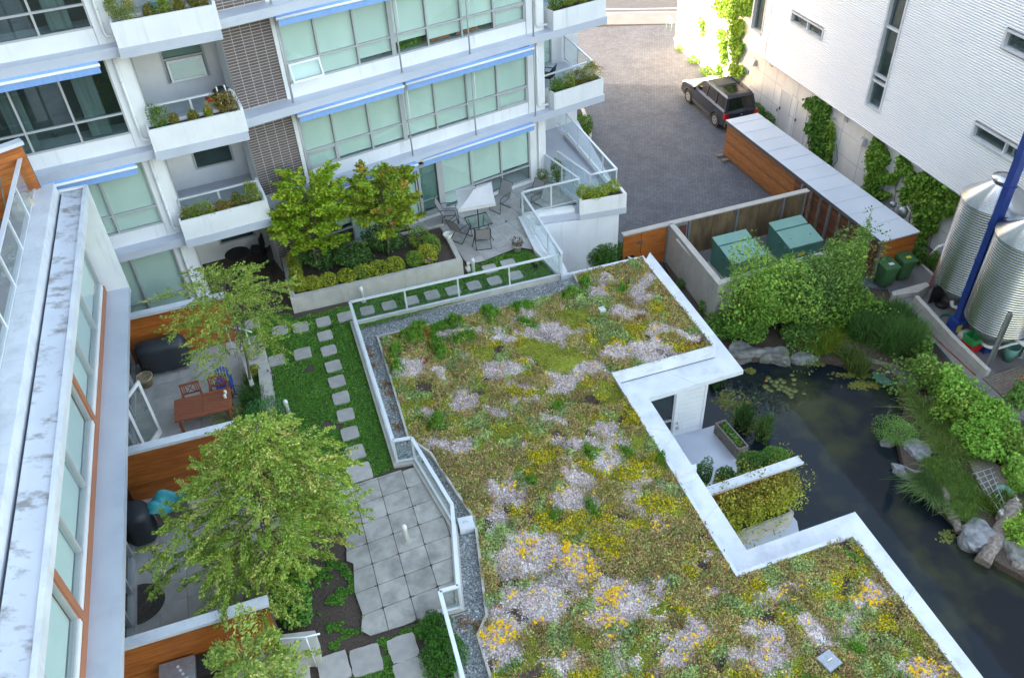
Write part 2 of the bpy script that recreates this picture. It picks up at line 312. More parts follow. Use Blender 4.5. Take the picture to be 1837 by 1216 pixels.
# ------------------------------------------------------------------ numpy meshes (foliage, pebbles)
def np_mesh(name, V, F, C, m):
    """V (n,3) verts, F (k,4) or (k,3) faces, C (n,3) vertex colours"""
    me = bpy.data.meshes.new(name); k, c = F.shape
    me.vertices.add(len(V)); me.vertices.foreach_set('co', V.astype(np.float32).ravel())
    me.loops.add(k*c); me.loops.foreach_set('vertex_index', F.astype(np.int32).ravel())
    me.polygons.add(k); me.polygons.foreach_set('loop_start', (np.arange(k)*c).astype(np.int32)); me.polygons.foreach_set('loop_total', np.full(k, c, np.int32))
    me.update(calc_edges=True)
    if C is not None:
        a = me.color_attributes.new('Col', 'FLOAT_COLOR', 'POINT'); a.data.foreach_set('color', np.c_[C, np.ones(len(C))].astype(np.float32).ravel())
    me.materials.append(m); me.validate(); return me
def unit(v): return v/(np.linalg.norm(v, axis=1, keepdims=True)+1e-9)
def leaves(C, size, col, aspect=.55, up=.6, var=.25, droop=None, hue=.12, fold=False):
    """rhombic leaves at centres C; returns V,F,Col"""
    n = len(C); nr = rng.normal(size=(n, 3)); nr[:, 2] = np.abs(nr[:, 2])*.6+up; nr = unit(nr)
    t = unit(np.cross(nr, rng.normal(size=(n, 3)))) if droop is None else unit(droop+rng.normal(size=(n, 3))*.35)
    b = unit(np.cross(nr, t)); L = (size*(1+rng.normal(size=n)*.22))[:, None] if np.isscalar(size) else size[:, None]*(1+rng.normal(size=(n, 1))*.2)
    V = np.stack([C-t*L*.5, C+b*L*.5*aspect, C+t*L*.5, C-b*L*.5*aspect], 1).reshape(-1, 3)
    F = np.arange(4*n).reshape(n, 4)
    col = np.array(col, float); cc = col if col.ndim == 2 else np.repeat(col[None], n, 0)
    k = 1+rng.normal(size=(n, 1))*var; cc = cc*np.clip(k, .45, 1.8)*(1 if cc[:, 1].mean() > .33 or cc[:, 0].mean() > cc[:, 1].mean() else 1.5); cc[:, 0:1] *= 1+rng.normal(size=(n, 1))*hue; cc = np.clip(cc, .002, 1)
    return V, F, np.repeat(cc, 4, 0)
def blades(B, h, col, lean=.3, w=.012, var=.25, dirv=None):
    """upright grass / reed blades rooted at B: two-segment strips (quad + tip as quad)"""
    n = len(B); an = rng.uniform(0, 2*np.pi, n); d = np.c_[np.cos(an), np.sin(an), np.zeros(n)]
    hh = (h*(1+rng.normal(size=n)*.2))[:, None] if np.isscalar(h) else h[:, None]
    ln = np.abs(rng.normal(size=(n, 1)))*lean
    if dirv is not None: d = unit(d*.6+np.array(dirv)[None])
    mid = B+np.array([0, 0, 1.])*hh*.55+d*hh*ln*.35; tip = B+np.array([0, 0, 1.])*hh*(1-.3*np.clip(ln, 0, 1.5))+d*hh*ln
    sd_ = rng.uniform(0, 2*np.pi, n); sdv = np.c_[np.cos(sd_), np.sin(sd_), np.zeros(n)]*w
    V = np.stack([B-sdv, B+sdv, mid+sdv*.8, mid-sdv*.8, tip+sdv*.15, tip-sdv*.15], 1).reshape(-1, 3); i = np.arange(n)[:, None]*6
    F = np.concatenate([i+np.array([[0, 1, 2, 3]]), i+np.array([[3, 2, 4, 5]])])
    col = np.array(col, float); cc = col if col.ndim == 2 else np.repeat(col[None], n, 0); cc = np.clip(cc*np.clip(1+rng.normal(size=(n, 1))*var, .4, 1.8), .002, 1)
    return V, F, np.repeat(cc, 6, 0)
def join(parts):
    V = []; F = []; C = []; o = 0
    for v, f, c in parts: V.append(v); F.append(f+o); C.append(c); o += len(v)
    return np.concatenate(V), np.concatenate(F), np.concatenate(C)
def nobj(name, data, m, parent=None, label=None, cat=None, kind=None, group=None):
    V, F, C = data; org = origin(parent) if parent is not None else np.array([V[:, 0].mean(), V[:, 1].mean(), V[:, 2].min()])
    o = put(name, np_mesh(name, V-org, F, C, m), parent, org); return tag(o, label, cat, group, kind)
def in_poly(X, Y, poly):
    ins = np.zeros(X.shape, bool); n = len(poly)
    for i in range(n):
        x0, y0 = poly[i][:2]; x1, y1 = poly[(i+1) % n][:2]
        c = ((y0 > Y) != (y1 > Y)) & (X < (x1-x0)*(Y-y0)/((y1-y0) if y1 != y0 else 1e-9)+x0); ins ^= c
    return ins
def scatter(poly, n):
    p = np.array([q[:2] for q in poly]); lo = p.min(0); hi = p.max(0); out = []
    k = 0
    while k < n:
        q = rng.uniform(lo, hi, (n*2, 2)); q = q[in_poly(q[:, 0], q[:, 1], p)]; out.append(q); k += len(q)
        if len(q) == 0: break
    return np.concatenate(out)[:n]
_perm = rng.random((256, 256))
def vnoise(X, Y, s, ox=0):
    x = X*s+17.3+ox; y = Y*s+5.1+ox*2.7; xi = np.floor(x).astype(int); yi = np.floor(y).astype(int); fx = x-xi; fy = y-yi
    fx = fx*fx*(3-2*fx); fy = fy*fy*(3-2*fy); g = lambda a, b: _perm[a % 256, b % 256]
    return (g(xi, yi)*(1-fx)+g(xi+1, yi)*fx)*(1-fy)+(g(xi, yi+1)*(1-fx)+g(xi+1, yi+1)*fx)*fy
def fbm(X, Y, s, o=4, ox=0): return sum(vnoise(X, Y, s*2**i, ox+i*3.7)/2**i for i in range(o))/sum(1/2**i for i in range(o))
# ================================================================== THE SETTING
ZL = -3.0                                        # level of driveway, yard and pond bank; the courtyard is 0
def st(mb, name, m, kind='structure', parent=None): return mb.build(name, m, parent, kind=kind)
ground = st(MB().prism([(-150, -80), (400, -80), (400, 500), (-150, 500)], ZL-.9, ZL-.6), 'ground', MT['soil'])
A = Fr(P2(951, 327, 0), 60.2)                    # building A, main facade: s=0 right end of the glazing
W = Fr(P2(300.4, 420.7, 2.95), 67.1)             # building A, left wing
G1, G2 = 74.5, 164.5
# --- driveway, kerbs, street
def ringP(px, z): return [P2(*q, z) for q in px]
dl = [A.xy(4.8, -3.4)+az(-15.5)*t for t in (0, 3, 8, 13)]
drive_xy = [A.xy(1.75, 3.45), A.xy(2.2, 2.6), A.xy(4.2, -3.4)]+[A.xy(4.2, -3.4)+az(-15.5)*20.8]+[P2(1228, 44, ZL), P2(1212, 72, ZL), P2(1330, 185, ZL)]+[P2(1330, 185, ZL)+az(164.5)*30, (16, 24.4), P2(1590, 520, ZL), P2(1187, 470, ZL)]
drive = st(MB().prism(drive_xy, ZL-.3, ZL), 'driveway', MT['herring'])
g0, g1 = P2(1085, 45, ZL), P2(1228, 43, ZL); su = (g1-g0)/np.linalg.norm(g1-g0); sn = np.array([-su[1], su[0]])
def strip(name, a, b, z0, z1, m, kind='structure', lo=-60, hi=90):
    return st(MB().prism([g0+su*lo+sn*a, g0+su*hi+sn*a, g0+su*hi+sn*b, g0+su*lo+sn*b], z0, z1), name, m, kind)
pav = strip('pavement', .02, 2.1, ZL-.3, ZL+.01, MT['walk']); strip('kerb', 2.11, 2.26, ZL-.3, ZL+.0, MT['conc2'])
road = strip('road', 2.27, 14, ZL-.3, ZL-.1, MT['asphalt'])
for i, d in enumerate((3.05, 6.2)): strip('road_line', d, d+.13, ZL-.1, ZL-.096, MT['paint'])
strip('far_pavement', 14.01, 40, ZL-.3, ZL, MT['walk'])
# planting bed with kerb along the foot of building D
D = Fr(P2(1399, 232, ZL), G2)                    # white wall; n faces the driveway
D.n = D.n if D.n[0] < 0 else -D.n
def bed(px, zs=.05, name='planting_bed'):
    q = ringP(px, ZL); return st(MB().prism(q, ZL-.25, ZL+zs), name, MT['soil'])
bed([(1213, 69), (1229, 80), (1345, 176), (1372, 214), (1338, 205), (1283, 133)])
mb = MB(); band(mb, ringP([(1211, 70), (1284, 135), (1330, 180)], ZL), 0, .12, ZL-.2, ZL+.09); st(mb, 'garden_kerb', MT['conc2'])
bedD = [D.xy(t, .02) for t in (-.5, 16)]+[D.xy(16, 1.0), D.xy(13.2, 1.1), D.xy(6, .75), D.xy(-.5, .7)]
st(MB().prism(bedD, ZL-.2, ZL+.05), 'planting_bed', MT['soil'])
mb = MB(); band(mb, [D.xy(16, 1.12), D.xy(13.2, 1.22), D.xy(6, .86), D.xy(-.5, .8)], 0, .11, ZL-.2, ZL+.09); st(mb, 'garden_kerb', MT['conc2'])
# bed with curved kerb at the right side of building A
cb = ringP([(1037, 190), (1048, 200), (1058, 225), (1061, 245), (1057, 262), (1046, 268)], ZL)
st(MB().prism(cb+[A.xy(3.2, -2.0), A.xy(4.75, -3.6), A.xy(4.75, -3.6)+az(-15.5)*3], ZL-.2, ZL+.06), 'planting_bed', MT['soil'])
mb = MB(); band(mb, cb, -.02, .16, ZL-.2, ZL+.12); st(mb, 'curved_kerb', MT['conc2'])

# ================================================================== BUILDING A
bA = thing('apartment_building', 'long white apartment building with blue awnings, dark brick strips and planter balconies', 'building', (*A.xy(0, -1), ZL))
LV = 7                                           # storeys above the courtyard
mb = MB()
# main mass and parapets
def side(t): return A.xy(4.72, -3.46)+az(-15.5)*t
_e = az(SUN_AZ+180.0); _k = P2(1160, 153, ZL); _s = az(-15.5); _d = _k-side(0)
FAR = (_d[0]*_e[1]-_d[1]*_e[0])/(_s[0]*_e[1]-_s[1]*_e[0]); print('A side length', FAR)       # where the sunlit part of the driveway begins
massM = [A.xy(.70, -.9), A.xy(.70, -3.42), side(0), side(FAR), A.xy(-34, -12), W.xy(-30, -1.0), W.xy(.6, -1.0), W.xy(.6, -2.7), W.xy(3.25, -2.7)]
mb.prism(massM, ZL, LV*3.0+.6)
mb.fb(A, -10.38, -8.86, -.95, -.06, ZL, LV*3+.6)
# corner column, column strip, left wing column
mb.fb(A, .02, .74, -.95, .06, ZL, LV*3+.6); mb.fb(A, -8.86, -8.68, -.95, .03, ZL, LV*3+.6)
mb.fb(W, .02, .58, -1.02, .05, -.3, LV*3+.6)
for k in range(0, LV):
    z = 3.0*k
    if k: mb.fb(A, -8.67, .01, -.9, .035, z-.06, z+.38)
    else: mb.fb(A, -8.67, .01, -.9, .035, -.3, .12)
    mb.fb(W, -16, .01, -1.0, .035, z-.06 if k else -.3, z+.38 if k else .25)
    mb.fb(A, -8.67, .01, -.9, .0, z+2.68, z+2.945); mb.fb(W, -16, .01, -1.0, .0, z+2.68, z+2.945)
wallA = mb.build('wall', MT['white'], bA)
# ledges (floor slabs showing as grey-blue metal covered shelves)
for k in range(1, LV+1):
    z = 3.0*k-.06; mb = MB()
    mb.prism([A.xy(-10.6, -.1), A.xy(-10.6, .62), A.xy(-8.6, .58), A.xy(0.3, .38), A.xy(1.2, .40), A.xy(3.28, .42), A.xy(3.95, -3.2), A.xy(2.4, -3.42), A.xy(.72, -3.42), A.xy(.72, -.06), A.xy(0, -.06)], z-.27, z)
    mb.build('floor_slab', MT['ledge'], bA)
    mb = MB(); mb.prism([W.xy(-16, -.02), W.xy(-16, .45), W.xy(.44, .45), W.xy(.44, .64), W.xy(3.12, .64), W.xy(3.22, -2.75), W.xy(.6, -2.75), W.xy(.6, -.02)], z-.27, z)
    mb.build('floor_slab', MT['ledge'], bA)
# brick panels; every brick its own piece
BW, BH = 1.52/5, .0885
bme = MB().box(-BW/2+.010, BW/2-.010, -.002, .0095, -BH/2+.0115, BH/2-.0115).mesh('brick', MT['brick'])
for k in range(0, 4):
    z = 3.0*k; zt = z+2.67; base = MB().fb(A, -10.375, -8.865, -.05, -.012, z-.05 if k else -.2, zt)
    bp = base.build('brick_panel', MT['mortar'], bA)
    for c in range(5):
        for r_ in range(int((zt-z+.02)/BH)):
            q = A.p(-10.375+BW*(c+.5), 0, z-.02+BH*(r_+.5)); inst('brick', bme, bp, q, A.rot)
# windows -------------------------------------------------------------
def window_run(fr, s_edges, z0, zr, z1, parent, blinds, top_only=False, off=0.0, fw=.055, doors=(), opened=None):
    """one window assembly: frame, mullions, panes, blinds, dark room behind"""
    s0, s1 = s_edges[0], s_edges[-1]; f = MB()
    f.fb(fr, s0, s1, off-.07, off+.03, z0, z0+fw); f.fb(fr, s0, s1, off-.07, off+.03, z1-fw, z1)
    wf = None
    for i, s in enumerate(s_edges): wd = fw/2 if 0 < i < len(s_edges)-1 else fw*.5; f.fb(fr, s-wd, s+wd, off-.07, off+.032, z0+fw, z1-fw)
    for a, b in zip(s_edges[:-1], s_edges[1:]):
        if (a, b) in doors: continue
        f.fb(fr, a+fw/2, b-fw/2, off-.065, off+.028, zr-fw/2, zr+fw/2)
    win = f.build('window', MT['grey'], parent)
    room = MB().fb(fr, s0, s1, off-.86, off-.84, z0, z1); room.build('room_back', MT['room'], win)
    for i, (a, b) in enumerate(zip(s_edges[:-1], s_edges[1:])):
        for (lo, hi) in ((z0+fw, zr-fw/2), (zr+fw/2, z1-fw)):
            if opened and i in opened and lo < zr-.2: continue
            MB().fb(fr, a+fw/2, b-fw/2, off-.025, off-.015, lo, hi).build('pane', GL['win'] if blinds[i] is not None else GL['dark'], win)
        if blinds[i] is not None:
            MB().fb(fr, a+.03, b-.03, off-.078, off-.073, z0+.06+blinds[i], z1-.02).build('blind', MT['blind'], win)
    return win
sA = [-8.65, -7.57, -6.3, -5.06, -3.8, -2.52, -1.27, 0.0]
bl2 = [0, .05, .04, .05, .04, 0, 0]; bl3 = [0, 0, .12, .34, .16, .18, 0]
for k in range(1, LV):
    z = 3.0*k; w_ = window_run(A, sA, z+.38, z+1.03, z+2.68, bA, bl2 if k == 1 else bl3 if k == 2 else [0]*7, opened=(0,) if k == 2 else None)
    for s in (sA[3], ): MB().fb(A, s-.075, s+.075, -.02, .035, z+.44, z+2.6).build('mullion', MT['grey'], w_)
    # small framed opening light at both ends
    for (a, b) in ((sA[0], sA[1]), (sA[-2], sA[-1])):
        if k == 2 and a == sA[0]: continue
        f = MB(); q = (a+.03, b-.03, z+.44, z+1.0)
        for bx in ((q[0], q[0]+.05, q[2], q[3]), (q[1]-.05, q[1], q[2], q[3]), (q[0], q[1], q[2], q[2]+.05), (q[0], q[1], q[3]-.05, q[3])): f.fb(A, bx[0], bx[1], -.012, .03, bx[2], bx[3])
        f.build('sash', MT['grey'], w_)
# the open top-hung sash on the second upper floor
def awning_sash(fr, a, b, z0, z1, parent, ang=28, off=.03, m='white'):
    t = math.radians(ang); h = z1-z0
    def q(s, v, o=0): return np.array(fr.p(s, off+math.sin(t)*(h-v)+o*math.cos(t), z1-math.cos(t)*(h-v)+o*math.sin(t)))
    f = MB(); fw = .06
    for (s0, s1, v0, v1) in ((a, a+fw, 0, h), (b-fw, b, 0, h), (a+fw, b-fw, 0, fw), (a+fw, b-fw, h-fw, h)):
        f.hexa([q(s0, v0), q(s1, v0), q(s1, v0, .04), q(s0, v0, .04)][::-1], [q(s0, v1), q(s1, v1), q(s1, v1, .04), q(s0, v1, .04)][::-1])
    sh = f.build('open_sash', MT[m], parent); g = MB(); g.hexa([q(a+fw, fw, .015), q(b-fw, fw, .015), q(b-fw, fw, .022), q(a+fw, fw, .022)][::-1], [q(a+fw, h-fw, .015), q(b-fw, h-fw, .015), q(b-fw, h-fw, .022), q(a+fw, h-fw, .022)][::-1]); g.build('pane', GL['win'], sh)
awning_sash(A, sA[0]+.03, sA[1]-.03, 6.42, 7.0, bA, 22)
# ground floor with door
s0e = [-8.65, -7.54, -6.2, -4.89, -3.88, -2.6, -1.28, 0.0]
w0 = window_run(A, s0e, .14, .76, 2.68, bA, [.7, 0, .12, None, .08, .62, .66], doors=((-4.89, -3.88),))
MB().fb(A, -3.95, -3.80, -.02, .036, .2, 2.62).build('mullion', MT['grey'], w0)
f = MB()
for q in ((-4.83, -4.73, .16, 2.3), (-4.04, -3.94, .16, 2.3), (-4.73, -4.04, 2.18, 2.3), (-4.73, -4.04, .16, .32)): f.fb(A, q[0], q[1], -.03, .05, q[2], q[3])
dr = f.build('door', MT['grey'], bA); MB().fb(A, -4.73, -4.04, 0, .01, .32, 2.18).build('pane', GL['win'], dr); MB().fb(A, -4.73, -4.04, -.12, -.115, .32, 2.2).build('blind', MT['blind'], dr)
MB().fb(A, -4.80, -4.75, .05, .11, 1.0, 1.14).build('handle', MT['dgrey'], dr)
# plants on the inner sill of the second upper floor
V = []
for s in np.arange(-5.0, -3.9, .08): V.append(np.c_[rng.normal(s, .06, 60), rng.normal(-.28, .05, 60), rng.uniform(6.45, 6.85, 60)])
for s in np.arange(-3.6, -1.4, .25): V.append(np.c_[rng.normal(s, .06, 16), rng.normal(-.28, .05, 16), rng.uniform(6.45, 6.62, 16)])
q = np.concatenate(V); pts = np.c_[A.O[0]+A.u[0]*q[:, 0]+A.n[0]*q[:, 1], A.O[1]+A.u[1]*q[:, 0]+A.n[1]*q[:, 1], q[:, 2]]
nobj('window_plants', leaves(pts, .09, (.11, .26, .04)), MT['leaf'], None, 'green pot plants seen through the glass under the raised blinds', 'plants')
for s in (-3.3, -2.2): tag(MB().fb(A, s-.42, s+.42, -.36, -.22, 6.44, 6.54).build('window_box', MT['terracotta'], None), 'long terracotta window box inside the glass, '+('left' if s < -3 else 'right')+' one of two', 'plant box', group='terracotta boxes behind the glass')
# left wing windows
sW = [-15.1, -13.85, -12.6, -11.35, -10.1, -8.83, -7.6, -6.35, -5.08, -3.82, -2.55, -1.28, 0.0]
for k in range(0, 5):
    z = 3.0*k; nb = [None]*12 if k >= 2 else [0]*12
    wv = window_run(W, sW, (z+.38) if k else .3, z+1.0 if k else .8, z+2.68, bA, nb)
    if k >= 2:
        for s in (-1.0, -2.9, -4.6): 
            MB().fb(W, s, s+.55, -.22, -.2, z+.42, z+2.6).build('curtain', MT['curtain'], wv)
# awnings
def awning(fr, s0, s1, z, off):
    a = MB(); a.tube([fr.p(s0+.02, off-.05, z+.03), fr.p(s1-.02, off-.05, z+.03)], .055, 10)
    a.fb(fr, s0+.06, s1-.03, off+.035, off+.045, z-.21, z); o = a.build('awning', MT['blue'], bA)
    b = MB(); b.tube([fr.p(s0, off+.04, z+.0), fr.p(s1, off+.04, z+.0)], .042, 8); b.build('front_bar', MT['awnbar'], o)
    c = MB()
    for s in (s0+.1, s1-.1): c.fb(fr, s-.02, s+.02, 0.03, off-.06, z+.04, z+.09)
    c.build('bracket', MT['grey'], o)
for k in range(0, 5):
    z = 3*k+2.60
    if k == 0: awning(A, -8.85, -5.0, z+.1, .62); awning(A, -4.8, -.05, z+.1, .5)
    else: awning(A, -8.85, -5.14, z, .62); awning(A, -5.05, -.02, z, .54)
    if k: awning(W, -14.5, -.12, z, .50)
# awning guide poles
for k in range(1, 5):
    z = 3.0*k
    for s in (-8.8, -5.03, -2.46, .11):
        o_ = .36
        q = MB(); q.tube([A.p(s, o_, z-.06), A.p(s, o_, z+2.62)], .028, 8); q.lathe(A.p(s, o_, z-.06), [(.06, 0), (.06, .015)], 10)
        po = q.build('awning_pole', MT['grey'], bA)
        if s > -8: MB().tube([A.p(s, o_+.05, z+1.35), A.p(s+.06, o_+.08, z+1.35), A.p(s+.06, o_+.08, z+2.6)], .016, 6).build('guide_arm', MT['awnbar'], po)
# downpipes
def downpipe(fr, s, o, levels, dx):
    for k in levels:
        z = 3.0*k; b_ = z+(.16 if k else .1)
        pts = [fr.p(s, o, z+2.68), fr.p(s, o, b_+.1), fr.p(s+.03, o+.02, b_), fr.p(s+dx, o+.05, b_-.02)] if k else [fr.p(s, o, 2.68), fr.p(s, o, .45), fr.p(s+.1, o+.06, .28), fr.p(s+.1, o+.06, .12)]
        q = MB().tube(pts, .045, 10); pp = q.build('downpipe', MT['pipe'], bA)
        for zz in (z+.85, z+1.9): MB().lathe(fr.p(s, o, zz), [(.055, 0), (.055, .05)], 10).build('collar', MT['pipe'], pp)
downpipe(A, .38, .13, range(0, 5), .42); downpipe(W, .24, .12, range(0, 5), .28)
# left stack of balconies: planter boxes, railings, back wall with window, side door
def rail_run(pts, zb, h, parent, np_=None, post=.025, glassm='rail', rail=.042, name='railing', gap=.12, base=0.0, dense=None):
    """a framed glass railing along world points pts; returns the railing object"""
    f = MB()
    for a, b in zip(pts[:-1], pts[1:]):
        a = np.array(a[:2]); b = np.array(b[:2]); u = (b-a)/np.linalg.norm(b-a); nn = np.array([-u[1], u[0]])
        for (zz, hh, ww) in ((zb+h-.04, .04, rail), (zb+gap, .03, rail*.6)):
            f.prism([a-nn*ww, b-nn*ww, b+nn*ww, a+nn*ww], zz, zz+hh)
    ro = f.build(name, MT['railm'], parent); pos = []
    for i, (a, b) in enumerate(zip(pts[:-1], pts[1:])):
        a = np.array(a[:2]); b = np.array(b[:2]); L = np.linalg.norm(b-a); n = max(1, int(round(L/(dense or 1.35)))); u = (b-a)/L; nn = np.array([-u[1], u[0]])
        for k in range(n+1):
            if k == 0 and i > 0: continue
            c = a+u*L*k/n; pos.append(c)
        for k in range(n):
            c0 = a+u*(L*k/n+.03); c1 = a+u*(L*(k+1)/n-.03)
            MB().prism([c0-nn*.004, c1-nn*.004, c1+nn*.004, c0+nn*.004], zb+gap+.03, zb+h-.04).build('glass_panel', GL[glassm], ro)
    for c in pos: MB().box(c[0]-post, c[0]+post, c[1]-post, c[1]+post, zb+base, zb+h-.04).build('post', MT['railm'], ro)
    return ro
def planter(fr, s0, s1, o0, o1, z0, z1, parent, t=.06):
    q = MB()
    for (a, b, c, d) in ((s0, s1, o1-t, o1), (s0, s1, o0, o0+t), (s0, s0+t, o0+t, o1-t), (s1-t, s1, o0+t, o1-t)): q.fb(fr, a, b, c, d, z0, z1)
    pb = q.build('planter_box', MT['white'], parent); MB().fb(fr, s0+t, s1-t, o0+t, o1-t, z0, z1-.09).build('soil', MT['soil'], pb); return pb
for k in range(1, 5):
    z = 3.0*k-.06
    planter(W, .46, 3.07, .14, .62, z+.002, z+.66, bA)
    rail_run([W.xy(.62, .08), W.xy(3.02, .08)], z, 1.13, bA, dense=1.3)
    q = MB(); q.fb(W, 3.07, 3.15, -.8, .62, z+.002, z+.75); q.build('side_wall', MT['white'], bA)
for k in range(0, 5):                            # recess: side walls, back wall with window, storage door
    z = 3.0*k; q = MB(); q.fb(W, .585, .62, -2.68, .04, z-.05 if k else -.3, z+2.67); q.build('recess_wall', MT['stucco'], bA)
    q = MB(); q.fb(W, .63, 1.45, -2.69, -2.62, z-.05, z+2.67); q.fb(W, 2.75, 3.25, -2.69, -2.62, z-.05, z+2.67); q.fb(W, 1.45, 2.75, -2.69, -2.62, z-.05, z+.55); q.build('recess_wall', MT['stucco'], bA)
    f = MB()
    for c in ((1.45, 1.52, .55, 2.67), (2.68, 2.75, .55, 2.67), (1.52, 2.68, .55, .61), (1.52, 2.68, 1.25, 1.32)): f.fb(W, c[0], c[1], -2.66, -2.58, z+c[2], z+c[3])
    wn = f.build('window', MT['grey'], bA); MB().fb(W, 1.52, 2.68, -2.63, -2.62, z+.61, z+1.25).build('pane', GL['dark'], wn); MB().fb(W, 1.52, 2.68, -2.63, -2.62, z+1.32, z+2.67).build('pane', GL['dark'], wn)
    MB().fb(W, 1.5, 2.7, -2.688, -2.675, z+.56, z+2.67).build('blind', MT['blind'] if k == 2 else MT['room'], wn)
    f = MB()
    for c in (-.6, -1.5, -2.35): f.fb(W, .62, .66, c-.04, c+.04, z, z+2.67)
    f.fb(W, .62, .66, -2.35, -.6, z+2.3, z+2.4); f.build('sliding_door', MT['grey'], bA)
    if k == 2: awning_sash(W, 1.56, 2.64, z+.6, z+1.24, bA, 16, -2.57)
# right corner balconies
for k in range(1, 5):
    z = 3.0*k-.06
    planter(A, .93, 3.22, -.22, .40, z+.002, z+.66, bA)
    rail_run([A.xy(.80, -.34), A.xy(3.25, -.42), A.xy(3.9, -3.25)], z, 1.1, bA, dense=1.5)
    f = MB(); w_ = [.76, 1.7, 2.5, 3.3]
    for s in w_: f.fb(A, s-.03, s+.03, -3.40, -3.33, z, z+2.6)
    f.fb(A, .76, 3.3, -3.40, -3.33, z+.0, z+.08); sw = f.build('sliding_door', MT['grey'], bA)
    for a, b in zip(w_[:-1], w_[1:]): MB().fb(A, a+.03, b-.03, -3.37, -3.36, z+.08, z+2.6).build('pane', GL['win'], sw)
    MB().fb(A, .78, 3.28, -3.41, -3.405, z+.08, z+2.6).build('blind', MT['blind'], sw)
# ground floor corner terrace on the podium
zb = -.32
mb = MB(); pod = [A.xy(-2.05, 2.05), A.xy(-.9, 2.62), A.xy(.28, 3.0), A.xy(1.80, 3.47), A.xy(4.72, -3.46), A.xy(.72, -3.42), A.xy(.70, -.9), A.xy(-.5, .0)]
mb.prism(pod, ZL-.2, zb-.03); podium = mb.build('podium_wall', MT['white'], bA)
mb = MB(); pod2 = [A.xy(-1.75, 2.03), A.xy(-.95, 2.30), A.xy(.62, 2.60), A.xy(.28, 2.92), A.xy(1.98, 3.62), A.xy(2.45, 2.5), A.xy(4.72, -3.42), A.xy(.72, -3.41), A.xy(.76, .05), A.xy(0, .04)]
MB().prism([A.xy(-1.55, 2.2), A.xy(.2, 2.9), A.xy(.28, 3.05), A.xy(2.0, 3.66), A.xy(2.5, 2.4), A.xy(4.74, -3.44), A.xy(.73, -3.42), A.xy(.74, .07), A.xy(-.2, .06)], zb, -.06).build('floor_slab', MT['ledge'], bA)
MB().prism([A.xy(-1.6, 2.1), A.xy(.2, 2.8), A.xy(.25, 2.55), A.xy(-1.6, 1.95)], -.055, .12).build('kerb', MT['white'], bA)
plR = [A.xy(.22, 3.08), A.xy(1.98, 3.66), A.xy(2.12, 3.12), A.xy(.5, 2.62)]
q = MB()
cen = sum(plR)/4
inn = [c+(cen-c)*.13 for c in plR]
for i in range(4): j = (i+1) % 4; q.prism([plR[i], plR[j], inn[j], inn[i]], -.058, .55)
pbx = q.build('planter_box', MT['white'], bA); MB().prism(inn, -.05, .45).build('soil', MT['soil'], pbx)
rail_run([A.xy(4.3, -6.0), A.xy(3.44, -2.46), A.xy(2.24, 2.66), A.xy(1.19, 2.41), A.xy(1.23, .13)], -.02, 1.07, bA, dense=1.2)
MB().prism([A.xy(3.34, -2.46), A.xy(3.56, -2.46), A.xy(2.36, 2.66), A.xy(2.14, 2.66)], -.055, .10).build('kerb', MT['white'], bA)
rail_run([A.xy(.68, .1), A.xy(.66, 2.43), A.xy(-1.59, 2.0)], .0, 1.07, bA, dense=1.2)
# right-hand side wall windows of A (seen a little past the balconies)
f = MB()
f.prism([side(.4)+np.array([.02, 0]), side(1.3)+np.array([.02, 0]), side(1.3), side(.4)], .9, 2.2); f.build('side_window', MT['grey'], bA)
# ================================================================== BUILDING B (green roof) and courtyard deck
rw = [P2(1003, 457, .88), P2(627.5, 542, .88), P2(705, 790, .88), P2(738, 785, .88), P2(811, 905, .88), P2(822, 1051, .88), P2(789, 1060, .88), P2(830.7, 1216, .88)]
rw.append(rw[-1]+(rw[-1]-rw[-2])*1.2)
U = [P2(1005, 493, .02), P2(1154, 459, .02), P2(1285.5, 622, .02), P2(1104, 671, .02), P2(1323.5, 1025.5, .02), P2(1531, 954, .02), P2(1735.5, 1216, .02)]
U.append(U[-1]+(U[-1]-U[-2])*.8)
ZE = -.42
E_ = [P2(1005, 493, .02), P2(1166, 452.5, ZE), P2(1334, 664, ZE), P2(1164, 714.5, ZE), P2(1339.5, 986, ZE), P2(1534, 917.5, ZE), P2(1765, 1216, ZE)]
E_.append(E_[-1]+(E_[-1]-E_[-2])*.8)
E_[0] = U[0]+az(165)*-.02
bB = thing('garden_building', 'low white building under a flowering green roof with broad white metal eaves', 'building', (*P2(1100, 800, -3), ZL))
roof_in = [rw[0], U[0]]+U[1:]+[rw[-1]]+rw[:0:-1]
mb = MB(); Uin = offset_poly(U, .05); mb.prism(rw+Uin[::-1], -.5, -.16); mb.build('roof_deck', MT['gravelbase'], bB)
# upstand (thin white edge) and broad eave
mb = MB(); band(mb, U, 0, .09, ZE+.03, .03); mb.build('upstand', MT['flash'], bB)
mb = MB()
Uo = offset_poly(U, .0)
for i in range(len(U)-1):
    if i == 0: continue
    mb.prism([U[i], U[i+1], E_[i+1], E_[i]], ZE-.16, ZE)
mb.build('eave', MT['flash'], bB)
# folded seams across the eave
for i in range(1, len(U)-1):
    a0, a1, b0, b1 = np.array(U[i]), np.array(U[i+1]), np.array(E_[i]), np.array(E_[i+1]); L = np.linalg.norm(b1-b0); n = max(1, int(L/2.4))
    for k in range(1, n+1):
        t = (k-.5)/n; p, q = a0+(a1-a0)*t, b0+(b1-b0)*t; u = (b1-b0)/L*.012
        MB().prism([p-u, q-u, q+u, p+u], ZE+.001, ZE+.012).build('seam', MT['flash'], bB)
p, q = P2(1216, 845, -.1), P2(1248, 835, -.3); u = np.array([.03, .07])
MB().prism([P2(1212, 843, .04), P2(1214, 851, .04), P2(1250, 840, .04), P2(1249, 832, .04)], ZE+.01, .05).build('scupper_cover', MT['flash'], bB)
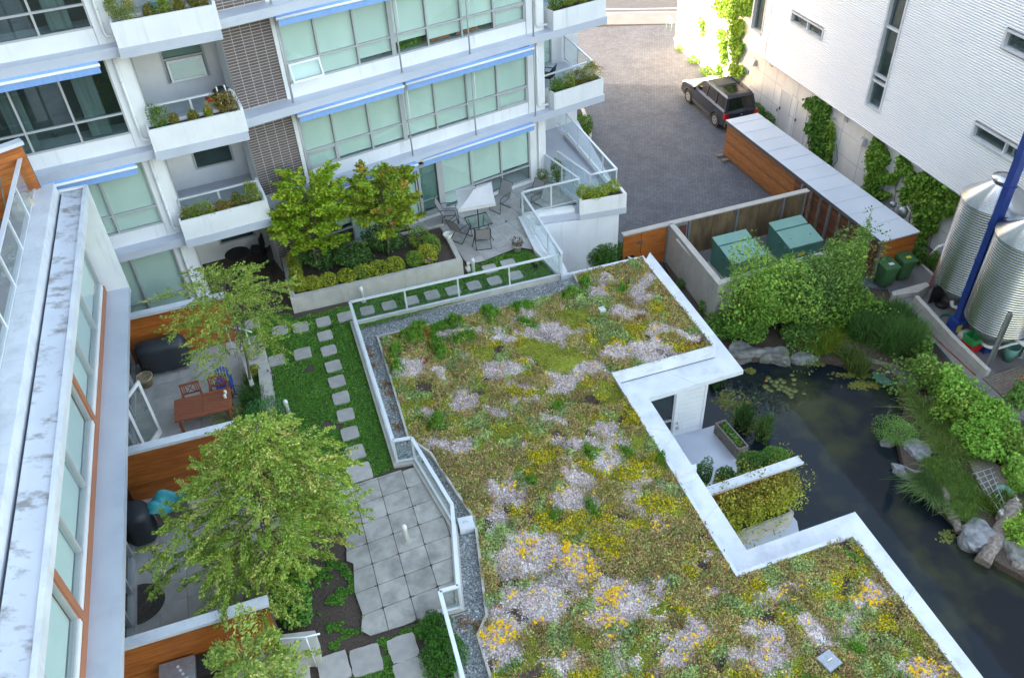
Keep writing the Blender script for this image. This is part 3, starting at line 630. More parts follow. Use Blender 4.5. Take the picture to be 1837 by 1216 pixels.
# rooms under the roof
def ins(p, c, d): c = np.array(c); return np.array(p)+(c-np.array(p))/np.linalg.norm(c-np.array(p))*d
bw0, bw1 = P2(1255, 770, ZL), P2(1205, 782, ZL); ub = (bw1-bw0)/np.linalg.norm(bw1-bw0); vb = np.array([-ub[1], ub[0]]);
if vb[1] > 0: vb = -vb                                   # vb points towards the camera
c0 = bw0; nE = bw0-vb*6.6                                # east wall runs back along G2
mb = MB()
westx = U[3]+(U[4]-U[3])*0-az(164.5)*0
inner = [c0, c0+ub*1.0]
mb.prism([c0, nE+(-ub)*.0, P2(1160, 465, -.4), rw[0]+np.array([.6, -.3]), P2(1104, 671, -.4)+np.array([-.4, -.0]), c0+ub*3.4], ZL-.2, ZE-.17)
wallB = mb.build('wall', MT['white'], bB)
# horizontal siding boards on the patio wall
nb_ = 13; fS = Fr(c0, 0); fS.u = ub; fS.n = vb; fS.rot = math.atan2(ub[1], ub[0])
for i in range(nb_):
    z = ZL+.08+i*.185
    MB().fb(fS, .02, .98, .002, .03, z, z+.178).build('siding_board', MT['white'], bB)
MB().fb(fS, -.05, .02, 0, .05, ZL, ZE-.17).build('corner_trim', MT['white'], bB); MB().fb(fS, .02, 2.3, 0, .06, ZL, ZL+.075).build('base_trim', MT['flash'], bB)
f = MB()
for q in ((.98, 1.06, 0), (1.9, 1.96, 0)): f.fb(fS, q[0], q[1], 0, .06, ZL+.08, ZE-.18)
f.fb(fS, 1.06, 1.9, 0, .055, ZL+.08, ZL+.2); f.fb(fS, 1.06, 1.9, 0, .055, ZL+.75, ZL+.82)
gd = f.build('glass_door', MT['grey'], bB); MB().fb(fS, 1.06, 1.9, .02, .03, ZL+.2, ZE-.2).build('pane', GL['dark'], gd); MB().fb(fS, 1.0, 2.2, .0015, .006, ZL+.1, ZE-.2).build('room_back', MT['dark'], gd)
MB().fb(fS, .78, .86, .032, .06, ZL+.3, ZL+.42).build('outlet_box', MT['grey'], bB); MB().fb(fS, .77, .84, .032, .09, ZL+.55, ZL+.66).build('wall_lamp', MT['white'], bB)
# body west of the patios
i1 = P2(1104, 671, -.4); i2 = P2(1323.5, 1025.5, -.4); sh = (i2-i1)/np.linalg.norm(i2-i1)
s1 = P2(1531, 954, -.4)
mb = MB(); mb.prism([i1+np.array([.25, .1]), i1-ub*0+sh*.6+np.array([.35, .1]), i2+np.array([.35, .4]), i2+np.array([.25, 0]), s1+np.array([-.3, -.25]), U[6]+np.array([-.35, 0]), U[7]+np.array([-.4, 0]), rw[-1]+np.array([.3, 0]), rw[4]+np.array([.3, 0]), rw[2]+np.array([.3, 0]), rw[1]+np.array([.4, -.4]), rw[0]+np.array([0, -.5])], ZL-.25, -.52)
mb.build('wall', MT['white'], bB)
# patios
pf = MB(); pA = [P2(1198, 785, ZL), P2(1257, 770, ZL), P2(1284, 762, ZL), P2(1335, 818, ZL), P2(1430, 935, ZL), P2(1437, 975, ZL), P2(1330, 1015, ZL)]
pf.prism([p_+np.array([-.0, 0]) for p_ in pA], ZL-.5, ZL+.0); pf.build('patio_floor', MT['ledge'], bB)
# privacy screen between the patios: cedar boards under a metal cap
zc = -1.15; sa, sb = P2(1262, 884, zc), P2(1437, 824, zc); fP = Fr(sa, 0); L = np.linalg.norm(sb-sa); fP.u = (sb-sa)/L; fP.n = np.array([fP.u[1], -fP.u[0]]); fP.rot = math.atan2(fP.u[1], fP.u[0])
scr = thing('privacy_screen', 'cedar privacy screen with a long pale metal cap between two patio hedges', 'screen', (*fP.xy(L/2, 0), ZL))
q = MB(); q.fb(fP, -.3, L, -.13, .13, zc-.07, zc); q.fb(fP, -.3, L, .10, .135, zc, zc+.03); q.fb(fP, -.3, L, -.135, -.10, zc, zc+.03); q.build('cap', MT['flash'], scr)
cbm = MB().fb(fP, 0, L-.1, -.045, .045, 0, .125)
n0 = fP.O; me = MB().box(0, L-.5, -.04, .04, 0, .128).mesh('board', MT['cedar'])
for i in range(13): inst('board', me, scr, (*fP.xy(0, 0), ZL+.05+i*.134), fP.rot)
# concrete planter box under the hedges
pl = [P2(1330, 1012, ZL)-az(164.5)*.9, P2(1424, 975, ZL)-az(164.5)*.55, P2(1424, 975, ZL)-az(164.5)*2.1, P2(1330, 1012, ZL)-az(164.5)*2.5]
pa, pb_ = P2(1325, 955, -2.35), P2(1425, 918, -2.35)
fH = Fr(pa, 0); LH = np.linalg.norm(pb_-pa); fH.u = (pb_-pa)/LH; fH.n = np.array([fH.u[1], -fH.u[0]]); fH.rot = math.atan2(fH.u[1], fH.u[0])
bxp = thing('concrete_planter', 'long pale concrete planter box holding the golden hedge beside the lower patio', 'planter', (*fH.xy(LH/2, -.5), ZL))
q = MB(); q.fb(fH, -.6, LH, -.08, 0, ZL, -2.38); q.fb(fH, -.6, LH, -1.15, -1.07, ZL, -2.38); q.fb(fH, LH-.08, LH, -1.07, -.08, ZL, -2.38); q.build('box', MT['conc2'], bxp); MB().fb(fH, -.6, LH-.08, -1.07, -.08, ZL, -2.5).build('soil', MT['soil'], bxp)
# timber trough on patio edge
ta, tb = P2(1292, 755, -2.55), P2(1334, 803, -2.55); fT = Fr(ta, 0); LT = np.linalg.norm(tb-ta); fT.u = (tb-ta)/LT; fT.n = np.array([fT.u[1], -fT.u[0]]); fT.rot = math.atan2(fT.u[1], fT.u[0])
tr = thing('timber_trough', 'narrow weathered timber trough planter at the patio edge over the pond', 'planter', (*fT.xy(LT/2, 0), ZL))
q = MB(); q.fb(fT, 0, LT, -.19, -.14, ZL, -2.55); q.fb(fT, 0, LT, .14, .19, ZL, -2.55); q.fb(fT, 0, .05, -.14, .14, ZL, -2.55); q.fb(fT, LT-.05, LT, -.14, .14, ZL, -2.55); q.build('box', MT['oldwood'], tr)
MB().fb(fT, .05, LT-.05, -.14, .14, ZL, -2.68).build('soil', MT['soil'], tr)

# --- railing round the roof (belongs to the roof deck building)
rail_run(rw, 0.0, .90, bB, dense=1.9, rail=.045, gap=.06)
mb = MB(); band(mb, rw, -.06, .12, -.5, .04) ; mb.build('kerb', MT['conc2'], bB)
# ================================================================== gravel strip and sedum planting
sed_w = [P2(1041, 516, 0), P2(921, 547, 0), P2(677, 603, 0), P2(700, 674, 0), P2(732, 783, 0), P2(773, 812, 0), P2(820, 884, 0), P2(852, 930, 0), P2(873, 1102, 0), P2(857, 1138, 0), P2(881, 1216, 0)]
sed_w.append(sed_w[-1]+(sed_w[-1]-sed_w[-2])*2.2)
mb = MB(); band(mb, [P2(1028, 489, 0)]+sed_w, -.03, .03, -.17, .01); mb.build('gravel_edging', MT['conc2'], bB)
mb = MB(); 
Ui = offset_poly(U, .09)
sed_poly = [P2(1028, 489, 0)]+sed_w+Ui[::-1]
# category map ------------------------------------------------------
STEP = .05
pp = np.array(sed_poly); lo = pp.min(0); hi = pp.max(0); gx = np.arange(lo[0], hi[0], STEP); gy = np.arange(lo[1], hi[1], STEP)
def blob_list():
    # (category, px, py, rx, ry) centres and radii read off the photograph, in its pixels
    pink = [(860,590,28,8),(905,598,22,16),(950,560,18,10),(980,592,50,14),(1010,600,20,14),(1060,523,25,8),(810,598,22,10),(748,650,34,14),(722,662,22,8),(795,668,20,10),(905,660,34,18),(1020,680,32,20),(1085,500,25,10),(1150,525,16,22),
            (1130,560,38,8),(1080,520,16,8),(1150,630,60,16),(1100,630,30,14),(1195,590,26,8),(1235,600,24,12),(1180,645,44,10),(830,718,22,22),(775,735,18,6),(895,735,30,8),(935,722,18,8),(1090,770,34,8),(960,712,12,8),(1100,795,22,26),(1090,830,18,14),(1040,790,30,10),(780,790,30,10),(818,800,20,26),(985,745,24,8),
            (905,880,40,24),(895,925,22,22),(1020,800,26,10),(1040,855,26,16),(1020,890,26,18),(1135,880,10,32),(1190,870,16,6),(1150,910,10,14),(940,985,40,26),(1000,985,38,26),(1040,1010,40,30),(960,1015,45,20),(1100,1060,50,26),(1140,1085,40,20),(960,1080,60,30),(905,1120,40,26),(890,1160,30,36),(1080,1110,40,26),(1010,1195,40,14),(1240,1140,44,26),(1215,1185,36,20),(1340,1130,28,24),(1380,1150,36,28),(1400,1190,30,24),(1460,1120,26,24),(1480,1150,20,18),(1415,1055,26,16),(1568,1060,26,20),(1530,1115,24,10),(1640,1190,50,22),(1690,1200,34,22),(1345,1180,30,20),(1185,940,16,14),(1320,1005,14,8),(925,690,26,8),(1060,660,22,12),(1005,1050,40,20),(880,1085,22,14),(1290,1065,22,10),(1180,1050,26,14),(900,1010,20,16),(1250,560,10,8),(1165,505,14,14)]
    bigy = [(1020,1000,36,22),(1060,1020,30,14),(1180,940,16,14),(1550,1060,26,26),(1575,1085,18,18),(1660,1190,44,16),(1040,990,30,18),(1090,1070,30,16),(1105,1120,30,16),(945,985,24,14),(1420,1060,20,12),(1230,1160,26,16),(980,1120,30,20),(900,1130,30,20),(1370,1160,22,18),(1240,1150,20,10),(1640,1170,20,8),(1000,875,16,10),(905,870,20,10)]
    yel = [(1010,940,34,16),(1080,925,26,20),(1075,840,44,12),(1180,905,36,14),(1140,945,18,14),(975,825,30,10),(1030,920,24,18),(1170,830,40,16),(960,850,22,14),(1050,960,30,10),(1130,1060,20,8),(1240,900,18,14),(940,600,18,14),(930,700,20,10),(1230,1000,16,10),(1545,975,22,10),(1570,1050,16,10),(1490,1060,22,16),(1400,1110,20,16),(1520,1020,22,12),(1225,625,36,8),(1140,590,24,8),(1590,1110,20,12),(1345,1055,24,12),(1100,975,30,14),(985,970,20,10),(1285,985,16,8)]
    lime = [(1000,640,52,24),(960,620,40,16),(1060,660,30,10),(1035,565,38,16),(1020,590,26,10),(850,765,34,14),(1085,880,26,12),(985,620,30,14),(1190,670,0,0),(1150,560,20,8),(1090,700,36,12),(1180,590,30,10),(1160,1160,34,18),(1180,1080,26,14),(930,770,30,12),(720,750,20,20),(1240,700,0,0),(1000,700,26,8),(870,630,26,14),(1100,560,24,10)]
    dkg = [(875,563,17,9),(815,578,14,7),(787,634,14,11),(752,590,16,6),(708,635,14,10),(1025,528,18,6),(1055,512,12,6),(780,755,16,12),(705,660,10,6),(825,605,18,6),(1195,825,12,12),(740,610,12,8),(885,575,12,5),(1230,640,0,0)]
    grey = [(866,753,12,9),(922,705,10,6),(965,755,14,9),(970,775,12,11),(1075,540,22,9),(830,700,14,8),(995,735,14,9),(905,640,16,8),(850,765,10,8),(1270,860,0,0),(745,710,18,10),(1000,1140,30,20),(1130,1130,24,16),(940,1060,26,18),(1340,1085,26,14),(1430,1095,26,16),(1500,1090,24,14),(1530,1130,18,12),(1565,1165,16,10),(1460,1170,20,10),(1600,1140,18,12),(1100,1010,0,0),(1075,580,20,10),(1110,600,20,8),(905,960,22,26),(885,1000,14,20),(1300,1180,20,12),(1420,1060,10,8)]
    tan = [(1150,1000,80,40),(1100,975,40,16),(800,780,30,10),(860,835,40,20),(850,880,20,30),(1100,640,40,12),(1360,985,50,14),(1450,975,50,12),(1290,1020,30,20),(960,740,24,10),(1180,990,60,30),(1290,1130,26,30),(1160,480,18,10),(1110,495,26,10),(1200,520,14,22),(1500,1010,50,20),(1180,1110,30,20),(1260,1070,50,24),(1600,1030,20,26),(1420,1150,16,30),(790,650,16,8),(720,620,22,10),(830,740,24,10),(1230,950,30,20),(1330,1040,26,14)]
    soil = [(1070,500,12,4),(1120,508,10,5),(915,905,8,12),(880,940,8,12),(1225,890,12,4),(1160,520,0,0),(960,840,8,8),(1485,1190,10,16),(1330,985,8,6),(1030,545,8,5),(1440,1110,8,14),(800,645,10,7),(850,705,14,4),(1180,1160,6,10),(1190,1120,6,12),(1005,930,10,5),(925,1095,14,12),(1590,1130,10,8),(1300,950,8,8),(1620,1100,8,20),(1680,1150,14,12),(880,560,8,3),(1090,490,8,3),(1170,600,6,6),(1140,665,12,5),(890,1185,14,16),(1520,1140,14,6),(1240,1190,8,10)]
    red = [(772,620,20,8),(770,645,12,8),(1155,575,14,5),(1245,615,14,8),(760,600,14,6)]
    for cat, L in ((0, tan), (3, lime), (5, grey), (4, yel), (1, pink), (6, soil), (7, red), (2, dkg), (8, bigy)):
        for q in L:
            if q[2]: yield (cat,)+tuple(q)
PATCH = [(c, P2(x, y), (P(x+rx, y)-P(x-rx, y))[:2]/2, (P(x, y+ry)-P(x, y-ry))[:2]/2) for c, x, y, rx, ry in blob_list()]
# background plant cushions: jittered cells
cells = scatter(sed_poly, 1500); cellcat = rng.choice([0, 3, 5, 4, 1, 6, 2], len(cells), p=[.44, .17, .17, .10, .04, .06, .02]); cellhue = rng.normal(size=len(cells)); cellh = rng.uniform(.3, 1, len(cells))
def classify(X, Y):
    shp = X.shape; X = X.ravel(); Y = Y.ravel()
    wx = X+(fbm(X, Y, 1.8, 4, 3)-.5)*.75+(vnoise(X, Y, 14, 9)-.5)*.10; wy = Y+(fbm(X, Y, 1.8, 4, 11)-.5)*.75+(vnoise(X, Y, 14, 19)-.5)*.10
    best = np.full(len(X), 9e9); bi = np.zeros(len(X), int); h2 = np.full(len(X), 9e9)
    G = .8; key = {}
    for i, c in enumerate(cells): key.setdefault((int(c[0]//G), int(c[1]//G)), []).append(i)
    ci = (wx//G).astype(int); cj = (wy//G).astype(int)
    order = np.lexsort((cj, ci)); 
    u_, st_ = np.unique(np.c_[ci, cj], axis=0, return_inverse=True); st_ = st_.ravel()
    idx = np.argsort(st_, kind='stable'); bounds = np.searchsorted(st_[idx], np.arange(len(u_)+1))
    for k in range(len(u_)):
        sel = idx[bounds[k]:bounds[k+1]]; cand = [i for a in (-1, 0, 1) for b in (-1, 0, 1) for i in key.get((u_[k][0]+a, u_[k][1]+b), [])]
        if not cand: continue
        cc = cells[cand]; d = (wx[sel, None]-cc[None, :, 0])**2+(wy[sel, None]-cc[None, :, 1])**2
        j = d.argmin(1); best[sel] = d[np.arange(len(sel)), j]; bi[sel] = np.array(cand)[j]
        if len(cand) > 1: d[np.arange(len(sel)), j] = 9e9; h2[sel] = d.min(1)
    cat = cellcat[bi].copy(); edge = np.sqrt(h2)-np.sqrt(best); hgt = cellh[bi]*np.clip(edge*5, 0, 1)
    bigy = np.zeros(len(X))
    px_ = X+(fbm(X, Y, 2.6, 5, 31)-.5)*.9+(vnoise(X, Y, 11, 44)-.5)*.16; py_ = Y+(fbm(X, Y, 2.6, 5, 47)-.5)*.9+(vnoise(X, Y, 11, 54)-.5)*.16
    for c, ce, a, b in PATCH:
        det = a[0]*b[1]-a[1]*b[0]
        dx = px_-ce[0]; dy = py_-ce[1]; uu = (dx*b[1]-dy*b[0])/det; vv = (-dx*a[1]+dy*a[0])/det; r = uu*uu+vv*vv
        m = r < (1.0 if c != 1 else .92)
        if c == 8: bigy = np.maximum(bigy, np.clip(1.2-r, 0, 1)); continue
        cat[m] = c
        if c == 2: hgt[m] = (1.0-r[m])*1.5+.3
    return cat.reshape(shp), hgt.reshape(shp), bi.reshape(shp), bigy.reshape(shp)
CC = {0: (.32, .28, .09), 1: (.62, .48, .46), 2: (.10, .22, .025), 3: (.28, .29, .05), 4: (.32, .32, .05), 5: (.26, .31, .12), 6: (.17, .115, .09), 7: (.36, .11, .035)}
CCa = np.array([CC[i] for i in range(8)])
GX, GY = np.meshgrid(gx, gy, indexing='ij'); insd = in_poly(GX, GY, sed_poly)
cat, hg, bi_, by_ = classify(GX, GY)
hh = {0: .07, 1: .05, 2: .13, 3: .06, 4: .07, 5: .10, 6: .0, 7: .04}; HA = np.array([hh[i] for i in range(8)])
Z = -.07+1.55*HA[cat]*np.clip(hg, 0, 1.4)+(fbm(GX, GY, 5, 3)-.5)*.07+(fbm(GX, GY, .7, 2, 5)-.5)*.08
idm = -np.ones(GX.shape, int); idm[insd] = np.arange(insd.sum()); q = insd[:-1, :-1] & insd[1:, :-1] & insd[1:, 1:] & insd[:-1, 1:]
i, j = np.nonzero(q); Fq = np.c_[idm[i, j], idm[i+1, j], idm[i+1, j+1], idm[i, j+1]]
col = CCa[cat[insd]]*(.62+.3*rng.random((insd.sum(), 1))); col = col*(1+.12*cellhue[bi_[insd]][:, None])
Vb = np.c_[GX[insd], GY[insd], Z[insd]]
nobj('sedum_carpet', (Vb, Fq, np.clip(col, .01, 1)), MT['sedbase'], None, 'low sedum and moss carpet covering the green roof', 'sedum', kind='stuff')
def groundz(x, y):
    i = np.clip(((x-lo[0])/STEP).astype(int), 0, len(gx)-1); j = np.clip(((y-lo[1])/STEP).astype(int), 0, len(gy)-1); return Z[i, j]
N = 430000
S = scatter(sed_poly, N); dist = np.hypot(S[:, 0], S[:, 1]+0)
keep = rng.random(N) < np.clip(1.25-(S[:, 1]-8)/60, .6, 1); S = S[keep]
_j = rng.normal(size=S.shape)*.055; c_, h_, b_, y_ = classify(S[:, 0]+_j[:, 0], S[:, 1]+_j[:, 1]); zz = groundz(S[:, 0], S[:, 1])
K = cellhue[b_][:, None]
def emit(name, sel, size, cols, probs, up, lift, aspect, var=.22, m='sedum', label='', cat_='sedum', hvar=.02):
    Sx = S[sel]; n = len(Sx)
    if n == 0: return
    cl = np.array(cols)[rng.choice(len(cols), n, p=probs)]*(1+.13*K[sel]); C3 = np.c_[Sx, zz[sel]+lift+rng.random(n)*hvar]
    nobj(name, leaves(C3, size, cl, aspect, up, var), MT[m], None, label, cat_, kind='stuff')
is_ = lambda k: c_ == k
emit('seedhead_sedum', is_(0), .050, [(.52, .40, .15), (.62, .30, .20), (.36, .42, .09), (.50, .52, .20)], [.26, .20, .32, .22], .5, .015, .5, .25, label='tan and reddish seed heads of sedum across the roof' , hvar=.07)
emit('pink_sedum', is_(1), .042, [(.84, .68, .66), (.76, .54, .54), (.56, .44, .36), (.92, .83, .80), (.40, .42, .16)], [.34, .26, .10, .20, .10], 1.6, .01, .85, .14, 'petal', 'drifts of pale pink flowering sedum on the roof', 'flowers', .025)
emit('moss_cushions', is_(2), .050, [(.10, .26, .03), (.14, .32, .04), (.07, .18, .02)], [.4, .3, .3], .5, .02, .35, label='dark green grassy moss cushions near the gravel edge', cat_='moss', hvar=.07)
emit('olive_moss', is_(3), .034, [(.34, .38, .05), (.42, .45, .07), (.28, .35, .05), (.42, .36, .09)], [.4, .25, .2, .15], .9, .005, .6, .16, label='smooth olive green moss patches on the roof', cat_='moss')
emit('yellow_sedum', is_(4), .045, [(.34, .35, .06), (.27, .31, .05), (.88, .60, .02), (.72, .50, .03)], [.32, .26, .26, .16], .9, .015, .7, .2, label='green sedum mounds dotted with small yellow flowers', cat_='flowers', hvar=.04)
emit('grey_green_sedum', is_(5), .052, [(.33, .44, .15), (.42, .52, .22), (.26, .37, .11), (.42, .38, .16)], [.4, .25, .2, .15], .6, .015, .65, .2, label='grey green rounded sedum mounds on the roof', hvar=.05)
emit('bare_patch_litter', is_(6) & (rng.random(len(S)) < .6), .035, [(.15, .10, .08), (.10, .065, .05), (.22, .16, .13)], [.5, .3, .2], .9, .0, .6, label='brown litter on bare soil between the sedum', cat_='plant litter')
emit('red_sedum', is_(7), .045, [(.42, .12, .03), (.36, .16, .05), (.28, .22, .06)], [.5, .3, .2], .7, .01, .6, label='rust red sedum near the gravel corner')
# upright seed heads and grassy tufts that give the mat its height
sb = is_(0) & (rng.random(len(S)) < .34); Qb = np.c_[S[sb], zz[sb]-.01]
nobj('upright_seedheads', blades(Qb, .105, np.array([(.60, .28, .19), (.48, .40, .15), (.38, .44, .12), (.66, .42, .28)])[rng.choice(4, len(Qb), p=[.3, .25, .25, .2])], .35, .012, .2), MT['sedum'], None, 'thin upright reddish seed heads standing above the sedum mat', 'sedum', kind='stuff')
sb = is_(2) & (rng.random(len(S)) < .8); Qb = np.c_[S[sb], zz[sb]-.01]
nobj('grassy_tufts', blades(Qb, .14, np.array([(.10, .26, .03), (.15, .33, .05)])[rng.choice(2, len(Qb))], .5, .010, .2), MT['sedum'], None, 'grassy green tufts on the green roof', 'grass', kind='stuff')
# larger golden flower heads standing over the pink drifts
sel = (is_(1) | is_(4)) & (rng.random(len(S)) < (.02+.75*vnoise(S[:, 0], S[:, 1], 9.0, 77)**3)*(y_ > 0)*np.clip(y_*2.2, 0, 1)*.42+.003*(y_ <= 0)*is_(1))
Q = S[sel]; _k = rng.random(len(Q)) < .42; rep = np.repeat(np.c_[Q, zz[sel]+.10][_k], 5, 0); rep[:, :2] += rng.normal(size=(len(rep), 2))*.030
nobj('golden_flower_heads', leaves(rep, .048, np.array([(.98, .66, .02), (.95, .54, .015)])[rng.choice(2, len(rep))], .9, 2.0, .08, hue=.03), MT['petal'], None, 'golden yellow flower heads above the pink drifts', 'flowers', kind='stuff')
# tufts hanging over the upstand along the roof edge
ed = []
for a, b in zip(Ui[:-1], Ui[1:]):
    L = np.linalg.norm(b-a); n = int(L*60); t = rng.random(n)[:, None]; n_ = np.array([(b-a)[1], -(b-a)[0]])/L; p_ = a+(b-a)*t+rng.normal(size=(n, 2))*.03
    m_ = vnoise(p_[:, 0], p_[:, 1], 2.5, 5) > .45; ed.append(np.c_[p_[m_], rng.uniform(.0, .08, m_.sum())])
ed = np.concatenate(ed); nobj('edge_sedum', leaves(ed, .06, np.array([(.34, .19, .12), (.24, .23, .07), (.3, .25, .1)])[rng.choice(3, len(ed))], .45, .3, .25), MT['sedum'], None, 'straggling sedum tufts leaning over the white roof edge', 'sedum', kind='stuff')
# gravel pebbles ------------------------------------------------------
grav_poly = [P2(1028, 489, 0)]+sed_w+rw[::-1][:-1]+[rw[0], U[0]]
G = scatter(grav_poly, 52000); n = len(G); sz = rng.uniform(.010, .024, n)
tet = np.array([[1, 1, .6], [-1, 1, .1], [-1, -1, .6], [1, -1, .1], [0, 0, 1.0]])
ang = rng.uniform(0, 2*np.pi, n); ca, sa_ = np.cos(ang), np.sin(ang)
vx = tet[None, :, 0]*sz[:, None]*rng.uniform(.7, 1.2, (n, 1)); vy = tet[None, :, 1]*sz[:, None]*rng.uniform(.6, 1, (n, 1)); vz = tet[None, :, 2]*sz[:, None]
VV = np.stack([G[:, 0:1]+vx*ca[:, None]-vy*sa_[:, None], G[:, 1:2]+vx*sa_[:, None]+vy*ca[:, None], -.16+vz+rng.uniform(0, .012, (n, 1))], -1).reshape(-1, 3)
base = np.arange(n)[:, None, None]*5; FF = (base+np.array([[0, 1, 4], [1, 2, 4], [2, 3, 4], [3, 0, 4]])[None]).reshape(-1, 3)
gc = np.array([(.30, .31, .30), (.17, .19, .195), (.42, .42, .40), (.10, .12, .13), (.62, .61, .58), (.24, .22, .18)])[rng.choice(6, n, p=[.3, .24, .16, .16, .06, .08])]*rng.uniform(.8, 1.2, (n, 1))
nobj('gravel', (VV, FF, np.repeat(gc, 5, 0)), MT['pebble'], None, 'grey gravel strip between the glass railing and the sedum', 'gravel', kind='stuff')
wd = []
for (x, y, r_) in ((655, 620, 9), (662, 634, 8), (668, 650, 8), (690, 686, 10), (700, 700, 8), (712, 760, 9), (830, 1111, 10), (850, 1118, 8), (866, 1122, 8), (760, 575, 4), (706, 725, 5), (1000, 505, 0)):
    if r_: c = P2(x, y); wd.append(np.c_[rng.normal(c[0], .1, r_*10), rng.normal(c[1], .1, r_*10), rng.uniform(-.13, -.09, r_*10)])
wd = np.concatenate(wd); nobj('gravel_weeds', leaves(wd, .05, np.array([(.38, .13, .04), (.30, .2, .06), (.14, .17, .05)])[rng.choice(3, len(wd), p=[.5, .3, .2])], .6, .8, .2), MT['sedum'], None, 'rusty sedum seedlings scattered in the gravel strip', 'weeds', kind='stuff')
# things on the roof: drain covers
def cover(px, py, s, rot, label, m, z=.03):
    c = P2(px, py, z); t = thing('drain_cover', label, 'drain cover', (*c, -.1)); f_ = Fr(c, rot)
    MB().fb(f_, -s, s, -s, s, -.12, z).build('box', MT[m], t); q = MB(); q.fb(f_, -s*.95, s*.95, -s*.95, s*.95, z+.001, z+.012); q.build('lid', MT[m], t)
    k = MB(); k.tube([f_.p(-s*.3, 0, z+.012), f_.p(-s*.3, 0, z+.05), f_.p(s*.3, 0, z+.05), f_.p(s*.3, 0, z+.012)], .012, 5); k.build('handle', MT['white' if m == 'steel' else 'grey'], t); return t
cover(1488, 1184, .19, 60, 'square grey metal cover with a white handle among the flowers at the roof front', 'steel', .07)
cover(836, 937, .19, 78, 'square white box with a worn lid standing in the gravel strip', 'flash', .06)
cover(1080, 554, .10, 70, 'small pale metal cover half hidden in the sedum near the far roof end', 'flash', .04)
# ================================================================== COURTYARD
def clip_convex(sub, clipp):
    out = [np.array(p[:2]) for p in sub]; c = [np.array(p[:2]) for p in clipp]
    a = sum(c[i][0]*c[(i+1) % len(c)][1]-c[(i+1) % len(c)][0]*c[i][1] for i in range(len(c)))
    if a < 0: c = c[::-1]
    for i in range(len(c)):
        p, q = c[i], c[(i+1) % len(c)]; e = q-p; inp = out; out = []
        side_ = lambda r: e[0]*(r[1]-p[1])-e[1]*(r[0]-p[0])
        for k in range(len(inp)):
            s_, t_ = inp[k-1], inp[k]; ds, dt = side_(s_), side_(t_)
            if dt >= 0:
                if ds < 0: out.append(s_+(t_-s_)*(ds/(ds-dt)))
                out.append(t_)
            elif ds >= 0: out.append(s_+(t_-s_)*(ds/(ds-dt)))
        if not out: return []
    return out
def area(p): return abs(sum(p[i][0]*p[(i+1) % len(p)][1]-p[(i+1) % len(p)][0]*p[i][1] for i in range(len(p))))/2
def pave(poly, O, a, b, i0, i1, j0, j1, z, parent, m='paver', gap=.006, name='paver', th=.05, rnd=None):
    n = 0
    for i in range(i0, i1):
        for j in range(j0, j1):
            c = O+a*i+b*j; la, lb = np.linalg.norm(a), np.linalg.norm(b); ga, gb = a/la*gap, b/lb*gap
            cell = [c+ga+gb, c+a-ga+gb, c+a+b-ga-gb, c+b+ga-gb]; k = clip_convex(poly, cell)
            if len(k) < 3 or area(k) < .03*la*lb: continue
            mb = MB(); dz = random.uniform(-.004, .004); mb.prism(k, z-th, z+dz)
            if rnd: pass
            mb.build(name, MT[m], parent); n += 1
    return n
C0 = P2(231, 515, 2.8); C1 = P2(216, 1216, 2.8); _az = math.degrees(math.atan2(*(C1-C0)))
FC = Fr(C0, _az); FC.n = -FC.n                   # s from the far fin towards the camera, o towards the courtyard
court_poly = [W.xy(-12, -.9), W.xy(.6, -1.0), W.xy(.6, -2.7), W.xy(3.2, -2.7), A.xy(-10.3, -.06), A.xy(-8.7, 0), A.xy(0, .0), A.xy(.72, .0), A.xy(.62, 2.4), A.xy(-1.62, 2.03), A.xy(-2.46, 4.3), P2(1006, 488, 0)]+rw[:1]+rw[1:]+[FC.xy(24, 5), FC.xy(24, -.7), FC.xy(0, -.7)]
court = st(MB().prism(court_poly, -.5, -.06), 'courtyard_ground', MT['soil'])
curbE = MB(); band(curbE, [A.xy(-1.72, 2.05), A.xy(-2.42, 4.25), P2(1003, 488, .08)], -.12, .12, -.4, .10); st(curbE, 'courtyard_kerb', MT['white'])
rail_run([A.xy(-1.62, 2.0), A.xy(-2.63, 6.07)], 0.05, 1.0, bB, dense=1.3)
# podium below the courtyard edge, seen beside the bushes
MB().prism([A.xy(-1.6, 2.1), A.xy(-.9, 2.5), A.xy(-2.2, 6.2), A.xy(-2.9, 6.1), A.xy(-2.4, 4.2)], ZL-.2, -.45).build('retaining_wall', MT['white'], bB)
# building A patio
pat = [A.xy(-5.6, .05), A.xy(-.02, .05), A.xy(.70, .08), A.xy(.60, 2.35), A.xy(-1.75, 1.98), A.xy(-2.38, 4.15), P2(930, 443, 0), P2(866, 468, 0), P2(838, 474, 0), P2(802, 420, 0)]
patio = st(MB().prism(pat, -.058, -.02), 'patio_bed', MT['joint'])
pave(pat, A.xy(-6.1, .05), A.u*.64, A.n*.64, 0, 12, 0, 9, .0, patio, 'slab', th=.03)
# terrace by the railing
tl = [P2(600, 877, 0), P2(640, 868, 0), P2(720, 842, 0), P2(746, 836, 0), P2(788, 884, 0), P2(818, 938, 0), P2(828, 1040, 0), P2(834, 1094, 0), P2(803, 1103, 0), P2(789, 1100, 0), P2(712, 1124, 0), P2(664, 1139, 0), P2(648, 1130, 0), P2(650, 1100, 0), P2(636, 1060, 0), P2(634, 1010, 0), P2(622, 1005, 0), P2(620, 955, 0), P2(606, 925, 0)]
terr = st(MB().prism(tl, -.059, -.03), 'terrace_bed', MT['joint'])
To = P2(678, 859, 0); Ta = (P2(748, 1111.5, 0)-To)/7; Tb = P2(721, 844.5, 0)-To
pave(tl, To-Ta-Tb*3, Ta, Tb, 0, 9, 0, 8, .0, terr, 'paver', th=.03, gap=.007)
